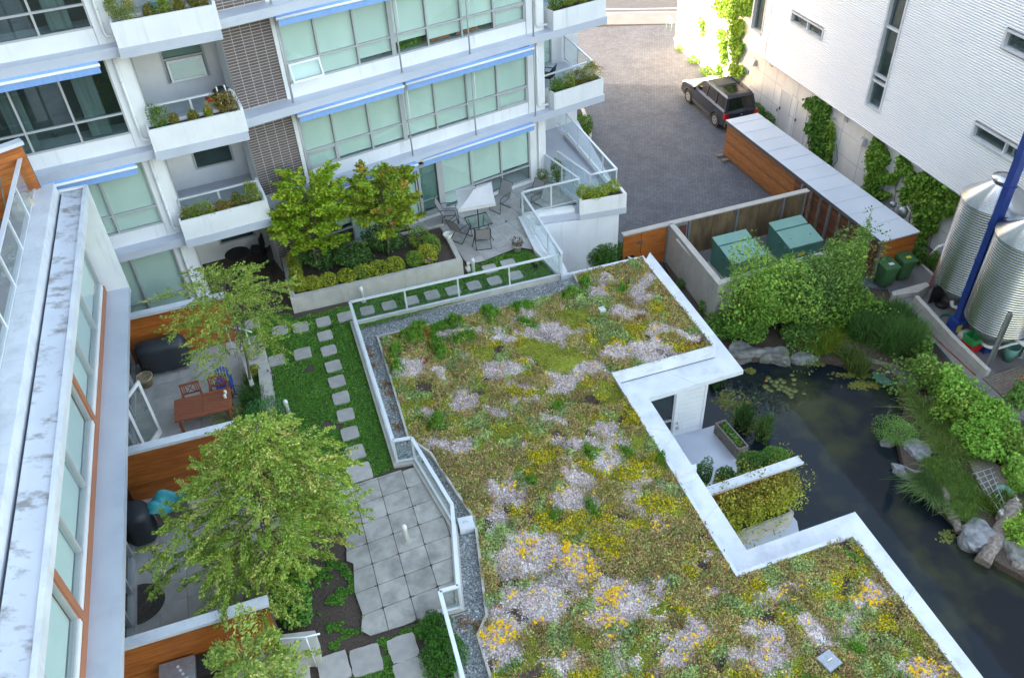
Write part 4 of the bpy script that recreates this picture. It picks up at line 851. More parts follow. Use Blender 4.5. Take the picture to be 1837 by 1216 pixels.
# stepping stones in the lawn, each an irregular slab
stones = [(580,577,.46),(583,602,.46),(590,628.5,.47),(598,656.5,.48),(604.5,684,.48),(612,713,.48),(620,744,.48),(628,777,.48),(638,811,.5),(646,847,.62),(619,568,.48),(659,557,.46),(698,548,.46),(738,539,.46),(775,529,.48),(813,521,.48),(850,512,.46),(887,503.5,.46),(925,494,.46),(879,482,.48),(912,473,.5),(539,587,.5),(502,593,.5),(453,580,.5),(420,590,.5),(543,634,.52),(497,646,.5),(592,861,.52),(599,1197,.66),(657,1183,.66),(723,1162,.62),(736,1208,.66),(455,612,.5)]
sx = P2(598, 656.5)-P2(590, 628.5); sxa = math.atan2(sx[1], sx[0])
stone_xy = []
for (x, y, s) in stones:
    c = P2(x, y); a0 = sxa+random.uniform(-.05, .05); pts = []
    for k in range(24):
        a = 2*math.pi*k/24; r = .5*s/max(abs(math.cos(a)), abs(math.sin(a))); r = min(r, .665*s)*random.uniform(.96, 1.03); pts.append(c+np.array([math.cos(a+a0), math.sin(a+a0)])*r)
    stone_xy.append((c, s, a0)); MB().prism(pts, -.06, .015).build('stepping_stone', MT['step'], court)
# ground cover ---------------------------------------------------------
gc_poly = [P2(*q) for q in ((385, 570), (517, 560), (528, 570), (838, 494), (840, 478), (865, 470), (932, 445), (950, 450), (1003, 492), (643, 588), (704, 795), (704, 838), (640, 868), (600, 862), (540, 830), (515, 770), (520, 730), (488, 700), (478, 640), (470, 610), (400, 600))]
gc2 = [P2(*q) for q in ((700, 1128), (770, 1098), (790, 1090), (832, 1225), (700, 1240), (560, 1240), (590, 1150), (650, 1145))]
gc3 = [P2(*q) for q in ((560, 990), (620, 1010), (650, 1060), (655, 1130), (600, 1150), (565, 1100))]
def on_stone(X, Y, grow=.0):
    m = np.zeros(X.shape, bool)
    for c, s, a0 in stone_xy:
        dx, dy = X-c[0], Y-c[1]; u = dx*math.cos(a0)+dy*math.sin(a0); v = -dx*math.sin(a0)+dy*math.cos(a0); m |= (np.abs(u) < s/2+grow) & (np.abs(v) < s/2+grow)
    return m
def cover_pts(poly, n, thr=0., sc=1.2):
    q = scatter(poly, n); w_ = .035*(vnoise(q[:, 0], q[:, 1], 12, 3)-.55); m = ~on_stone(q[:, 0]+w_, q[:, 1]-w_, -.035+0*w_); q = q[m]
    return q[fbm(q[:, 0], q[:, 1], sc, 3, 21) > thr]
def gcover(poly, n, thr, label, sc=1.2):
    q = cover_pts(poly, n, thr, sc); f1 = fbm(q[:, 0], q[:, 1], 1.6, 3, 8); z = -.05+.10*np.clip(fbm(q[:, 0], q[:, 1], 3.2, 3, 14)-.2, 0, 1)*rng.random(len(q))
    cl = np.array([(.075, .19, .032), (.105, .25, .035), (.06, .15, .035), (.14, .30, .05)])[np.clip((f1*6-1.6+rng.normal(size=len(q))*.7).astype(int), 0, 3)]
    return leaves(np.c_[q, z], .05, cl, .5, .5, .25)
nobj('creeping_groundcover', join([gcover(gc_poly, 135000, .24, '')]), MT['leaf'], None, 'dark green creeping ground cover round the stepping stones', 'ground cover', kind='stuff')
nobj('creeping_groundcover', join([gcover(gc2, 26000, .46, '', 1.5), gcover(gc3, 15000, .52, '', 4.5)]), MT['leaf'], None, 'patchy green ground cover over dark soil below the terrace', 'ground cover', kind='stuff')
# moss in the paver joints
jp = []
for i in range(1, 8):
    for j in range(-2, 3):
        c = To+Ta*i+Tb*j
        if in_poly(np.array([c[0]]), np.array([c[1]]), tl)[0]:
            for t in range(40):
                d = (Ta if random.random() < .5 else Tb)*random.gauss(0, .08); jp.append((*(c+d+rng.normal(size=2)*.008), .004))
nobj('joint_weeds', leaves(np.array(jp), .03, np.array([(.10, .09, .03), (.05, .09, .02), (.14, .10, .05)])[rng.choice(3, len(jp))], .6, 1, .3), MT['leaf'], None, 'small weeds and moss in the joints of the grey terrace slabs', 'weeds', kind='stuff')
# bollard lights ---------------------------------------------------------
def bollard(px, py, h, label, disc=False):
    c = P(px, py, 0); t = thing('bollard_light', label, 'bollard light', c, 'white bollard lights in the garden')
    MB().lathe(c, [(.062, .0), (.062, h*.72), (.066, h*.73), (.066, h-.06), (.05, h-.02), (.02, h)], 16).build('body', MT['lamp'], t); MB().lathe(c, [(.11 if disc else .08, -.02), (.11 if disc else .08, .035)], 16).build('base', MT['conc2'], t); return t
bollard(730, 970, .62, 'white bollard light standing on the paved terrace', True); bollard(652, 541, .62, 'white bollard light in front of the concrete planter wall, at its middle')
bollard(850, 490, .62, 'white bollard light beside the right corner of the concrete planter'); bollard(520, 748, .68, 'white bollard light next to the ferny shrub by the patio')
# raised concrete planter with maples ---------------------------------------
pz = .57; o1, o2 = P2(520.6, 535.5, pz), P2(829.8, 466.4, pz); FP = Fr(o1, math.degrees(math.atan2(*(o2-o1)))); LP = np.linalg.norm(o2-o1)
b1 = FP.so(P2(507, 470, pz)); b2 = FP.so(P2(797, 400, pz)); dep = 2.45
plt = thing('raised_planter', 'long raised concrete planter holding two maples and clipped shrubs', 'planter', (*FP.xy(LP/2, -1), -.06))
q = MB(); tk = .17
q.fb(FP, 0, LP, -tk, 0, -.06, pz); q.fb(FP, 0, tk, -dep, -tk, -.06, pz); q.fb(FP, LP-tk, LP, -dep+.2, -tk, -.06, pz); q.fb(FP, 0, LP, -dep-.1, -dep, -.06, pz-.05)
q.build('wall', MT['conc'], plt); MB().fb(FP, tk, LP-tk, -dep, -tk, -.06, pz-.12).build('soil', MT['soil'], plt)
for i in range(3):
    c = FP.xy(.55+i*.42, -.45) if i < 1 else FP.xy(1.45 if i == 1 else 4.7, -.48); 
    if i == 0: continue
    tag(MB().lathe((*c, pz-.1), [(.13, 0), (.16, .10), (.13, .13), (.02, .14)], 14).build('planter_saucer', MT['purple']), 'round purple dish on the planter soil '+('near the left maple' if i == 1 else 'near the right maple'), 'dish')
# fences between the patios ------------------------------------------------
def cedar_fence(a, b, label, z=1.8, nb=12, zb=0.0):
    a, b = np.array(a[:2]), np.array(b[:2]); L = np.linalg.norm(b-a); f = Fr(a, 0); f.u = (b-a)/L; f.n = np.array([f.u[1], -f.u[0]]); f.rot = math.atan2(f.u[1], f.u[0])
    t = thing('cedar_fence', label, 'fence', (*f.xy(L/2, 0), zb)); h = (z-.09-zb)/nb
    me = MB().box(0, L, -.055, .055, .004, h-.004).mesh('board', MT['cedar'])
    for i in range(nb): inst('board', me, t, (*f.xy(0, 0), zb+i*h), f.rot)
    q = MB(); q.fb(f, -.02, L+.02, -.045, .045, zb, z-.09); q.build('core', MT['dgrey'], t)
    n = max(1, int(L/1.5)); q = MB()
    for i in range(n): q.fb(f, L*i/n+(.003 if i else -.05), L*(i+1)/n+(0 if i < n-1 else .05), -.12, .12, z-.09, z)
    q.build('cap', MT['flash'], t)
    return f, L
f1 = cedar_fence(FC.xy(FC.so(P2(232, 566, 1.8))[0], -.68), P2(401, 527, 1.8), 'cedar board fence with white cap behind the covered barbecue, farthest of the patio fences')
f2 = cedar_fence(FC.xy(FC.so(P2(224, 806, 1.8))[0]+.04, -.68), P2(417, 760, 1.8), 'cedar board fence with white cap between the table patio and the big tree')
f3 = cedar_fence(FC.xy(FC.so(P2(217, 1152, 1.8))[0]+.04, -.68), P2(476, 1076, 1.8), 'cedar board fence with white cap under the lower side of the big tree')
# patio floors of building C
def cpatio(px, name='patio_floor'):
    poly = [FC.xy(FC.so(P2(*px[0]))[0], -.66)]+[P2(*q) for q in px[1:-1]]+[FC.xy(FC.so(P2(*px[-1]))[0], -.66)]
    b_ = st(MB().prism(poly, -.058, -.02), 'patio_bed', MT['joint']); pave(poly, FC.xy(0, -.7)-FC.u*1.2, FC.u*.61, FC.n*.61, -2, 36, 0, 9, .0, b_, 'slab', th=.03, gap=.003)
cpatio([(262, 640), (402, 605), (452, 610), (470, 650), (440, 700), (420, 760), (330, 800), (235, 830)])
cpatio([(235, 850), (400, 800), (520, 900), (560, 980), (500, 1090), (300, 1130), (225, 1150)])
cpatio([(225, 1190), (440, 1150), (480, 1160), (480, 1240), (225, 1260)])
# concrete steps and retaining blocks by patio 1
def cblock(px, z0, z1, m='conc', name='concrete_block', label=None, cat='retaining wall'):
    o = MB().prism([P2(*q, z1) for q in px], z0, z1).build(name, MT[m]); return tag(o, label, cat)
cblock([(462, 655), (480, 645), (490, 708), (493, 742), (470, 730)], -.1, .38, 'conc', 'retaining_wall', 'low pale concrete retaining wall between the bed of irises and the lawn')
cblock([(440, 632), (474, 622), (477, 650), (446, 655)], -.1, .42, 'conc', 'retaining_wall', 'concrete landing block with pale potted plant above the patio')
cblock([(433, 640), (440, 638), (455, 686), (448, 690)], -.1, .45, 'conc2', 'retaining_wall', 'narrow concrete kerb wall beside the irises')
def steps(px0, px1, n, d, label):
    a, b = P2(*px0), P2(*px1); L = np.linalg.norm(b-a); f = Fr(a, 0); f.u = (b-a)/L; f.n = np.array([f.u[1], -f.u[0]])
    t = thing('garden_steps', label, 'steps', (*a, 0))
    for i in range(n): MB().fb(f, 0, L, i*d, (i+1)*d, -.05, .45-i*.14).build('step', MT['conc2'], t)
    return t
a, b = P2(553, 1165, .3), P2(555, 1235, .3)
stt = thing('garden_steps', 'pale concrete steps behind the cedar fence at the lower left', 'steps', (*a, 0))
for i, (xa, xb, zt) in enumerate(((512, 548, .30), (484, 516, .16), (450, 488, .02))):
    MB().prism([P2(xa, 1166, zt), P2(xb, 1160, zt), P2(xb+8, 1250, zt), P2(xa+8, 1250, zt)], -.05, zt+.0).build('step', MT['conc2'], stt)
cblock([(500, 1138), (565, 1130), (571, 1168), (505, 1172)], -.1, .55, 'conc2', 'retaining_wall', 'short concrete cheek wall beside the lower steps')
def handrail(pts, label):
    t = thing('handrail', label, 'handrail', (*pts[0][:2], 0)); MB().tube(pts, .022, 8).build('rail', MT['railm'], t)
    for p in (pts[1], pts[-2]): MB().tube([(p[0], p[1], 0), p], .018, 6).build('post', MT['railm'], t)
handrail([P(437, 1152, .95), P(458, 1143, 1.2), P(500, 1146, 1.2), P(548, 1142, 1.2), P(574, 1136, 1.15)], 'pale metal handrail over the lower steps')
handrail([P(398, 592, 1.0), P(404, 584, 1.25), P(420, 588, 1.25), P(440, 592, 1.2), P(452, 596, 1.15)], 'pale metal handrail at the small steps beside the upper birch')

# ================================================================== BUILDING C (left)
bC = thing('townhouse_block', 'white and terracotta townhouse block with a stained roof edge and tall windows at the left', 'building', (*FC.xy(8, -3), 0))
wl = 24
mb = MB(); mb.fb(FC, .02, wl, -1.6, -.68, 2.50, 3.0); mb.fb(FC, -.0, wl, -9, -1.6, 0, 5.9)
mb.fb(FC, .02, wl, -1.6, -.80, 5.62, 5.93); mb.build('wall', MT['white'], bC)
MB().fb(FC, .0, wl, -.68, 0, 2.62, 2.8).build('ledge', MT['ledge'], bC)
q = MB(); q.fb(FC, -.10, -.005, -.72, .0, 2.6, 6.13); q.build('fin_wall', MT['white'], bC)
# roof slab: stained flashing with a pale folded edge
MT['stain'] = mat('stained_roof_flashing', (.60, .63, .68), (.54, .57, .62), .4, 1, streak=((.20, .18, .155), (1.8, 3.2, 4), .51, .14, .85), bump=.05, bs=5)
MB().fb(FC, 0, wl, -.62, -.09, 5.93, 6.10).build('roof_edge', MT['stain'], bC); MB().fb(FC, -.1, wl, -.088, .01, 5.90, 6.135).build('edge_flashing', MT['flash'], bC)
MB().fb(FC, -.1, wl, -.78, -.62, 5.9, 6.0).build('gutter', MT['dgrey'], bC)
for i in range(7):
    MB().fb(FC, .25+i*2.4 if i else .05, .25+(i+1)*2.4-.006, -1.27, -.70, 6.01, 6.42).build('parapet_cap', MT['flash'], bC)
# windows of the upper floor
sv = [FC.at(114, 656, -.68)[0], FC.at(73.5, 1006, -.68)[0]]
pilw = .16; zlo, zhi = 3.03, 5.9
mull = [FC.at(*q, -.68)[0] for q in ((134.7, 511), (124, 587), (100, 780), (86, 895), (55.6, 1178))]
print('C mull', np.round(mull, 2), 'pil', np.round(sv, 2))
pilas = [sv[0]-(sv[1]-sv[0]), sv[0], sv[1], 2*sv[1]-sv[0], 3*sv[1]-2*sv[0]]
MB().fb(FC, .02, wl, -.679, -.60, 2.81, 3.03).build('terracotta_band', MT['terracotta'], bC)
for s in pilas[1:]: MB().fb(FC, s-.10, s+.10, -.70, -.60, 3.032, 5.61).build('terracotta_post', MT['terracotta'], bC)
bay = sv[1]-sv[0]
def bay_windows(s0, s1, div):
    e = [s0]+div+[s1]; f = MB(); 
    f.fb(FC, s0, s1, -.72, -.625, zlo+.0, zlo+.13)
    f.build('sill', MT['white'], bC); f = MB()
    for i, s in enumerate(e): f.fb(FC, s-.035, s+.035, -.76, -.65, zlo+.13, zhi-.3)
    f.fb(FC, s0, s1, -.76, -.65, zlo+.131, zlo+.20); wn = f.build('window', MT['grey'], bC)
    for a_, b_ in zip(e[:-1], e[1:]):
        MB().fb(FC, a_+.035, b_-.035, -.71, -.70, zlo+.2, zhi-.3).build('pane', GL['win'], wn)
        MB().fb(FC, a_+.02, b_-.02, -.80, -.795, zlo+.2, zhi-.3).build('blind', MT['blind'], wn)
bay_windows(.12, sv[0]-.10, [m for m in mull if .3 < m < sv[0]-.4])
bay_windows(sv[0]+.10, sv[1]-.10, [m for m in mull if sv[0]+.4 < m < sv[1]-.4])
for i in range(2): a0 = sv[1]+i*bay; bay_windows(a0+.1, a0+bay-.1, [a0+bay*.36, a0+bay*.66])
# ground floor glazing under the ledge
e = [.3, 1.4, 2.5, 3.4]; zf = 2.45
def cglaze(e, blinds=False):
    f = MB(); [f.fb(FC, s-.05, s+.05, -.78, -.66, .0, zf) for s in e]; f.fb(FC, e[0], e[-1], -.78, -.66, .0, .14); f.fb(FC, e[0], e[-1], -.78, -.66, zf, 2.61)
    g = f.build('glazed_door', MT['grey'], bC)
    for a_, b_ in zip(e[:-1], e[1:]): MB().fb(FC, a_+.05, b_-.05, -.73, -.72, .14, zf).build('pane', GL['win'], g); MB().fb(FC, a_+.04, b_-.04, -.98, -.97, .05, zf).build('curtain', MT['blind'] if blinds else MT['curtain'], g)
sF1, sF2, sF3 = [FC.so(x[0].xy(0, 0))[0] for x in (f1, f2, f3)]
cglaze([sF1+.2, sF1+1.3, sF1+2.6, sF1+3.8, sF1+4.6]); cglaze([sF2+.7, sF2+1.9, sF2+3.0, sF2+3.9, sF2+4.7]); cglaze([sF3+.3, sF3+1.6, sF3+3.0, sF3+4.5])
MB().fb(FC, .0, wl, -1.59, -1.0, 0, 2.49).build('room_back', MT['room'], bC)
# open french door on the table patio
hd = FC.xy(sF1+2.1, -.62); tip = P2(262, 782, .0)
fD = Fr(P2(229, 688, 2.05), 0); e_ = P2(262+36, 782+8, 2.05)*0; d0_ = P2(255, 690, 2.05); d1_ = P2(300, 785, 2.05-0.0)
h0 = FC.xy(FC.so(P2(250, 683, 2.1))[0], -.45); dv = P2(248, 682, 2.05); 
ddir = az(_az+28); f = Fr(dv, 0); f.u = ddir; f.n = np.array([ddir[1], -ddir[0]]); wD = .86
q = MB(); q.fb(f, 0, .1, -.025, .025, .03, 2.05); q.fb(f, wD-.1, wD, -.025, .025, .03, 2.05); q.fb(f, .1, wD-.1, -.025, .025, 1.95, 2.05); q.fb(f, .1, wD-.1, -.025, .025, .03, .25)
od = q.build('open_door', MT['white'], bC); MB().fb(f, .1, wD-.1, -.006, .006, .25, 1.95).build('pane', GL['win'], od); MB().tube([f.p(.05, .03, 1.05), f.p(.05, .08, 1.05), f.p(.16, .08, 1.05)], .014, 6).build('handle', MT['grey'], od)
# terrace on the roof
zt = 6.05
tf = st(MB().fb(FC, .1, wl, -9, -1.28, 5.905, 6.0), 'roof_terrace_floor', MT['soil'], kind=None, parent=bC)
for i in range(16):
    for j in range(5):
        if i*.62 > 10: break
        MB().fb(FC, .15+i*.62, .15+i*.62+.61, -1.89-j*.61, -1.89-j*.61+.605, 6.0, 6.03).build('terrace_tile', MT['tile'], bC)
rail_run([FC.xy(.15, -1.15), FC.xy(14, -1.15)], 6.42, .92, bC, dense=1.55, gap=.02, rail=.05)
rail_run([FC.xy(.15, -1.95), FC.xy(.15, -1.15)], 6.42, .92, bC, dense=.8, gap=.02)
wz = 7.75; wa, wb = P2(33, 252, wz), P2(-60, 285, wz); L = np.linalg.norm(wb-wa); f = Fr(wb, 0); f.u = (wa-wb)/L; f.n = np.array([f.u[1], -f.u[0]]); f.rot = math.atan2(f.u[1], f.u[0])
tw = thing('terrace_screen', 'orange cedar screen wall with white cap on the roof terrace, upper left', 'screen', (*f.xy(L/2, 0), 6.03)); me = MB().box(0, L, -.05, .05, .004, .141).mesh('board', MT['cedar'])
for i in range(11): inst('board', me, tw, (*f.xy(0, 0), 6.04+i*.145), f.rot)
MB().fb(f, 0, L+.02, -.04, .04, 6.03, wz-.1).build('core', MT['dgrey'], tw); MB().fb(f, -.1, L+.06, -.13, .13, wz-.1, wz).build('cap', MT['flash'], tw)
# unseen mass left of the picture, added as upper storeys to shade the garden
mb = MB(); mb.fb(FC, -2, 44, -34, -9.6, 0, 40); mb.build('unseen_shade_mass', MT['white'], bC)
for k in range(11):
    for j in range(7):
        z = 7+k*3; s = -.5+j*6.2
        wn = MB().fb(FC, s, s+4.6, -9.6, -9.56, z, z+1.9).build('window', MT['grey'], bC); MB().fb(FC, s+.08, s+4.52, -9.56, -9.555, z+.08, z+1.82).build('pane', MT['carglass'], wn)
# ================================================================== BUILDING D (white, corrugated upper storeys)
bD = thing('corrugated_building', 'white building with corrugated steel upper storeys and slit windows beyond the driveway', 'building', (*D.xy(5, -3), ZL))
mb = MB(); mb.fb(D, -12.0, 24, -14, 0, ZL-.3, .2); mb.fb(D, -12.0, -1.9, -14, 0, .2, 6.0); mb.build('wall', MT['stucco'], bD)
# panel joints
q = MB(); jt = .004
for s in (-3.2, -2.1, -1.0, .9, 2.05, 3.2, 4.6, 6.1, 7.6, 9.1, 10.6, 12.1, 13.6, 15.1): q.fb(D, s-.012, s+.012, 0, jt, ZL, .15)
for z in (-2.0, -.95): q.fb(D, -3.2, 15.1, 0, jt+.001, z-.01, z+.01)
q.build('panel_joint', mat('joint_grey', (.42, .41, .41)), bD)
for (s, w_, h, lab) in ((-.42, .95, 2.05, ''), (1.0, .95, 2.05, ''), (7.2, .95, 2.05, '')):
    f = MB(); f.fb(D, s, s+.06, 0, .03, ZL, ZL+h); f.fb(D, s+w_-.06, s+w_, 0, .03, ZL, ZL+h); f.fb(D, s+.06, s+w_-.06, 0, .03, ZL+h-.06, ZL+h); dd = f.build('door_frame', MT['white'], bD)
    MB().fb(D, s+.065, s+w_-.065, .005, .016, ZL+.02, ZL+h-.065).build('door', mat('grey_white_door', (.60, .60, .61)), dd); MB().fb(D, s+.12, s+.17, .016, .07, ZL+.95, ZL+1.08).build('handle', MT['dgrey'], dd)
for (px, py, z) in ((1352, 112, -.55), (1547, 254, -.55)):
    s, z_ = D.at(px, py, .12); c = D.p(s, 0, z_); q = MB(); q.lathe((0, 0, 0), [(.0, 0)], 3, False) if 0 else None
    q.hexa([D.p(s-.19, .01, z_-.14), D.p(s+.19, .01, z_-.14), D.p(s+.17, .28, z_-.14), D.p(s-.17, .28, z_-.14)][::1], [D.p(s-.16, .01, z_+.16), D.p(s+.16, .01, z_+.16), D.p(s+.10, .15, z_+.13), D.p(s-.10, .15, z_+.13)]); q.build('wall_lamp', MT['grey'], bD)
for (px, py) in ((1383, 116), (1340, 128), (1517, 215), (1563, 290)):
    s, z_ = D.at(px, py, .05); MB().fb(D, s-.11, s+.11, .002, .06, z_-.09, z_+.09).build('vent', MT['grey'], bD)
s, z_ = D.at(1394, 198, .02); MB().fb(D, s-.04, s+.04, .002, .03, z_-.07, z_+.07).build('keypad', MT['black'], bD)
# corrugated cladding with window openings: real ripples
OC = .37; zc0, zc1, pit = .0, 10.5, .092
def wpix(pts): return [D.at(*p_, OC) for p_ in pts]
wins = []   # s0,s1,z0,z1,(vertical mullions),(rails)
w2 = wpix([(1420, 25), (1477, 55), (1474, 74)]); wins.append((w2[0][0]-.02, w2[1][0]+.02, w2[2][1], w2[1][1]+.05, (.5,), ()))
w3 = wpix([(1596.7, 3.6), (1627, 0), (1552, 183), (1577, 206)]); wins.append((w3[2][0], w3[3][0], w3[3][1]+.05, 8.2, (), (w3[2][1]+1.0, w3[2][1]+1.25, w3[2][1]+3.2)))
w4 = wpix([(1805, 50), (1795, 85)]); wins.append((w4[1][0], w4[1][0]+2.6, w4[1][1], w4[1][1]+.62, (.5,), ()))
w5 = wpix([(1748, 220), (1741, 243)]); wins.append((w5[1][0], w5[1][0]+3.6, w5[1][1]-.05, w5[1][1]+.52, (.42,), ()))
w1 = wpix([(1353, 0), (1347, 52), (1372, 0), (1366, 65)]); wins.append((w1[1][0]-.05, w1[3][0], w1[3][1], w1[3][1]+2.6, (), ()))
print('D wins', [tuple(np.round(v, 2) if not isinstance(v, tuple) else v for v in w_) for w_ in wins])
sL, sR = -1.75, 24.0
cuts = sorted(set([sL, sR]+[w_[0] for w_ in wins]+[w_[1] for w_ in wins]))
nr = int((zc1-zc0)/pit); q = MB(); q.sm = False
for a, b in zip(cuts[:-1], cuts[1:]):
    mid = (a+b)/2
    holes = [(w_[2], w_[3]) for w_ in wins if w_[0]-1e-6 < mid < w_[1]+1e-6]
    for i in range(nr):
        z0 = zc0+i*pit
        if any(z0 < h[1]-.01 and z0+pit > h[0]+.01 for h in holes): continue
        zz_ = [z0, z0+pit*.22, z0+pit*.5, z0+pit*.72, z0+pit]; oo = [OC-.02, OC-.02, OC, OC, OC-.02]
        for k in range(4): q.poly([D.p(a, oo[k], zz_[k]), D.p(b, oo[k], zz_[k]), D.p(b, oo[k+1], zz_[k+1]), D.p(a, oo[k+1], zz_[k+1])][::-1])
q.build('corrugated_cladding', MT['cladding'], bD)
mb = MB(); mb.fb(D, sL+.02, sR, -13.9, OC-.30, .21, zc1); mb.fb(D, sL, sR, .003, OC-.012, .0, .035); mb.fb(D, sL-.04, sL, .003, OC+.005, 0, zc1); mb.build('cladding_trim', MT['flash'], bD)
for w_ in wins:
    s0, s1_, z0, z1, mu, ra = w_; f = MB(); t = .07
    f.fb(D, s0-.02, s0+t, OC-.28, OC+.02, z0, z1); f.fb(D, s1_-t, s1_+.02, OC-.28, OC+.02, z0, z1); f.fb(D, s0+t, s1_-t, OC-.28, OC+.02, z1-t, z1); f.fb(D, s0+t, s1_-t, OC-.28, OC+.05, z0, z0+t)
    for m_ in mu: c = s0+(s1_-s0)*m_; f.fb(D, c-.035, c+.035, OC-.2, OC-.05, z0+t, z1-t)
    for z in ra: f.fb(D, s0+t, s1_-t, OC-.2, OC-.04, z-.04, z+.04)
    wn = f.build('window', MT['flash'], bD); MB().fb(D, s0+t, s1_-t, OC-.18, OC-.17, z0+t, z1-t).build('pane', GL['dark'], wn)
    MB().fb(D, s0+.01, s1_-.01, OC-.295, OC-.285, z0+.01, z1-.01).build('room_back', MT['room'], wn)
    if s1_-s0 > 3:
        for i in range(7): MB().fb(D, s0+1.7+i*.25, s0+1.8+i*.25, OC-.25, OC-.24, z0+t, z1-t).build('blind_slat', MT['white'], wn)
# ================================================================== LEAN-TO / BIKE SHED
zr = -1.15; lc = [P2(1305, 216, zr), P2(1361, 204, zr), P2(1626, 421, zr), P2(1583, 432, zr)]
sh = thing('bike_shed', 'long cedar clad shed with flat pale metal roof between driveway and creeper wall', 'shed', (*((lc[0]+lc[2])/2), ZL))
lu = (lc[3]-lc[0]); LL = np.linalg.norm(lu); lu /= LL; fL = Fr(lc[0], 0); fL.u = lu; fL.n = np.array([lu[1], -lu[0]]); fL.rot = math.atan2(lu[1], lu[0])
if fL.n[0] > 0: fL.n = -fL.n                                     # n faces the driveway
wl_ = fL.so(lc[1])[1]; wd = abs(wl_)
MB().fb(fL, -.06, LL+.06, -wd, .06, zr-.05, zr).build('roof', MT['roofmetal'], sh)
for i in range(int(LL/.95)): MB().fb(fL, .5+i*.95, .512+i*.95, -wd, .06, zr+.001, zr+.012).build('roof_seam', MT['roofmetal'], sh)
MB().fb(fL, -.07, LL+.07, .061, .08, zr-.14, zr+.005).build('fascia', MT['dgrey'], sh)
MB().fb(fL, .04, LL-.04, -.14, -.06, ZL, zr-.15).build('wall', MT['oldwood'], sh); MB().fb(fL, .02, LL-.02, -wd+.02, -wd+.08, ZL, zr-.051).build('wall', MT['oldwood'], sh)
nb = 15; me = MB().box(.05, LL*.5, -.02, .02, .003, .115).mesh('board', MT['cedar2']); me2 = MB().box(LL*.5+.005, LL-.05, -.02, .02, .003, .115).mesh('board', MT['redwood'])
for i in range(nb):
    inst('board', me, sh, (*fL.xy(0, -.03), ZL+.06+i*.118), fL.rot); inst('board', me2, sh, (*fL.xy(0, -.03), ZL+.06+i*.118), fL.rot)
me = MB().box(0, wd-.08, -.02, .02, .003, .115).mesh('board', MT['cedar']); ra = math.atan2(-fL.n[1], -fL.n[0])
for i in range(nb): inst('board', me, sh, (*fL.xy(LL-.02, -.03), ZL+.06+i*.118), ra); inst('board', me, sh, (*fL.xy(.02, -.03), ZL+.06+i*.118), ra)
# studs on the enclosure side
for i in range(9):
    s = LL*.52+.35+i*.62; MB().fb(fL, s, s+.09, -.005, .09, ZL, zr-.15).build('stud', MT['oldwood'] if i % 3 else MT['steel'], sh)
for s in (.0, .5): MB().fb(fL, s-.08, s+.10, .0, .34, ZL, ZL+.10).build('footing', MT['oldwood'], sh)
# ================================================================== TRANSFORMER ENCLOSURE
zf = -1.2; fa, fb_ = P2(1196, 401, zf), P2(1446, 341, zf); Le = np.linalg.norm(fb_-fa); fE = Fr(fa, 0); fE.u = (fb_-fa)/Le; fE.n = np.array([fE.u[1], -fE.u[0]]); fE.rot = math.atan2(fE.u[1], fE.u[0])
# n points to the camera (down)
en = thing('enclosure_fence', 'weathered plywood fence with a flat grey cap behind the green transformers', 'fence', (*fE.xy(Le/2, 0), ZL))
q = MB(); q.fb(fE, -1.9, Le+.1, -.12, .12, zf-.06, zf); q.build('cap', MT['oldwood' if 0 else 'conc2'], en)
pw = (Le-1.0)/5
for i in range(5): MB().fb(fE, 1.0+i*pw+.012, 1.0+(i+1)*pw-.012, -.03, .03, ZL+.06, zf-.07).build('plywood_panel', MT['ply'], en)
for s in (.04, .98, 1.0+2*pw, 1.0+4*pw, Le-.05): MB().fb(fE, s-.045, s+.045, .035, .12, ZL, zf-.061).build('post', MT['steel'], en)
q = MB(); q.fb(fE, .12, .9, .05, .11, zf-.20, zf-.08); q.build('gate_rail', MT['steel'], en)
for i in range(3): MB().fb(fE, .1+i*.28, .34+i*.28, -.03, .03, ZL+.05, zf-.07).build('board', MT['redwood'], en)
gt = thing('cedar_gate', 'bright orange cedar double gate beside the round shrub', 'gate', (*fE.xy(-.9, 0), ZL)); gz = zf-.07
for (x0, x1) in ((-1.88, -1.12), (-1.09, -.02)):
    me = MB().box(x0+.0, x1, -.03, .03, .002, .128).mesh('board', MT['cedar'])
    for i in range(13): inst('board', me, gt, (*fE.xy(0, .05), ZL+.05+i*.132), fE.rot)
MB().fb(fE, -1.3, -1.05, .085, .11, ZL+1.25, ZL+1.32).build('latch', MT['dgrey'], gt); MB().fb(fE, -1.75, -1.4, .085, .12, ZL+.62, ZL+.74).build('handle', MT['black'], gt)
wq = [P2(1200, 402, zf), P2(1289, 510, zf), P2(1520, 446, zf)]
mb = MB(); cw = thing('concrete_wall', 'pale concrete wall round the green transformers, beside the green roof', 'wall', (*wq[1], ZL))
ww = offset_poly(wq, 0)
for i, nm in ((0, 'wall'), (1, 'wall')):
    B0 = offset_poly(wq, 0); B1 = offset_poly(wq, -.2)
    MB().prism([B0[i], B0[i+1], B1[i+1], B1[i]], ZL-.2, zf-.055).build('wall', MT['conc'], cw)
    B0 = offset_poly(wq, .015); B1 = offset_poly(wq, -.215); n = 3
    for k in range(n):
        a0, a1 = B0[i]+(B0[i+1]-B0[i])*k/n, B0[i]+(B0[i+1]-B0[i])*((k+1)/n-.002); b0_, b1_ = B1[i]+(B1[i+1]-B1[i])*k/n, B1[i]+(B1[i+1]-B1[i])*((k+1)/n-.002)
        MB().prism([a0, a1, b1_, b0_], zf-.054, zf).build('coping', MT['conc2'], cw)
a_, b_ = P(1214, 431, -1.45), P(1254, 475, -1.45); MB().tube([a_+[-.0, 0, .03], b_], .04, 8).build('strip_lamp', MT['white'], cw)
st(MB().prism([wq[0], wq[1], wq[2], fb_], ZL-.2, ZL+.02), 'enclosure_gravel', MT['gravelbase'])
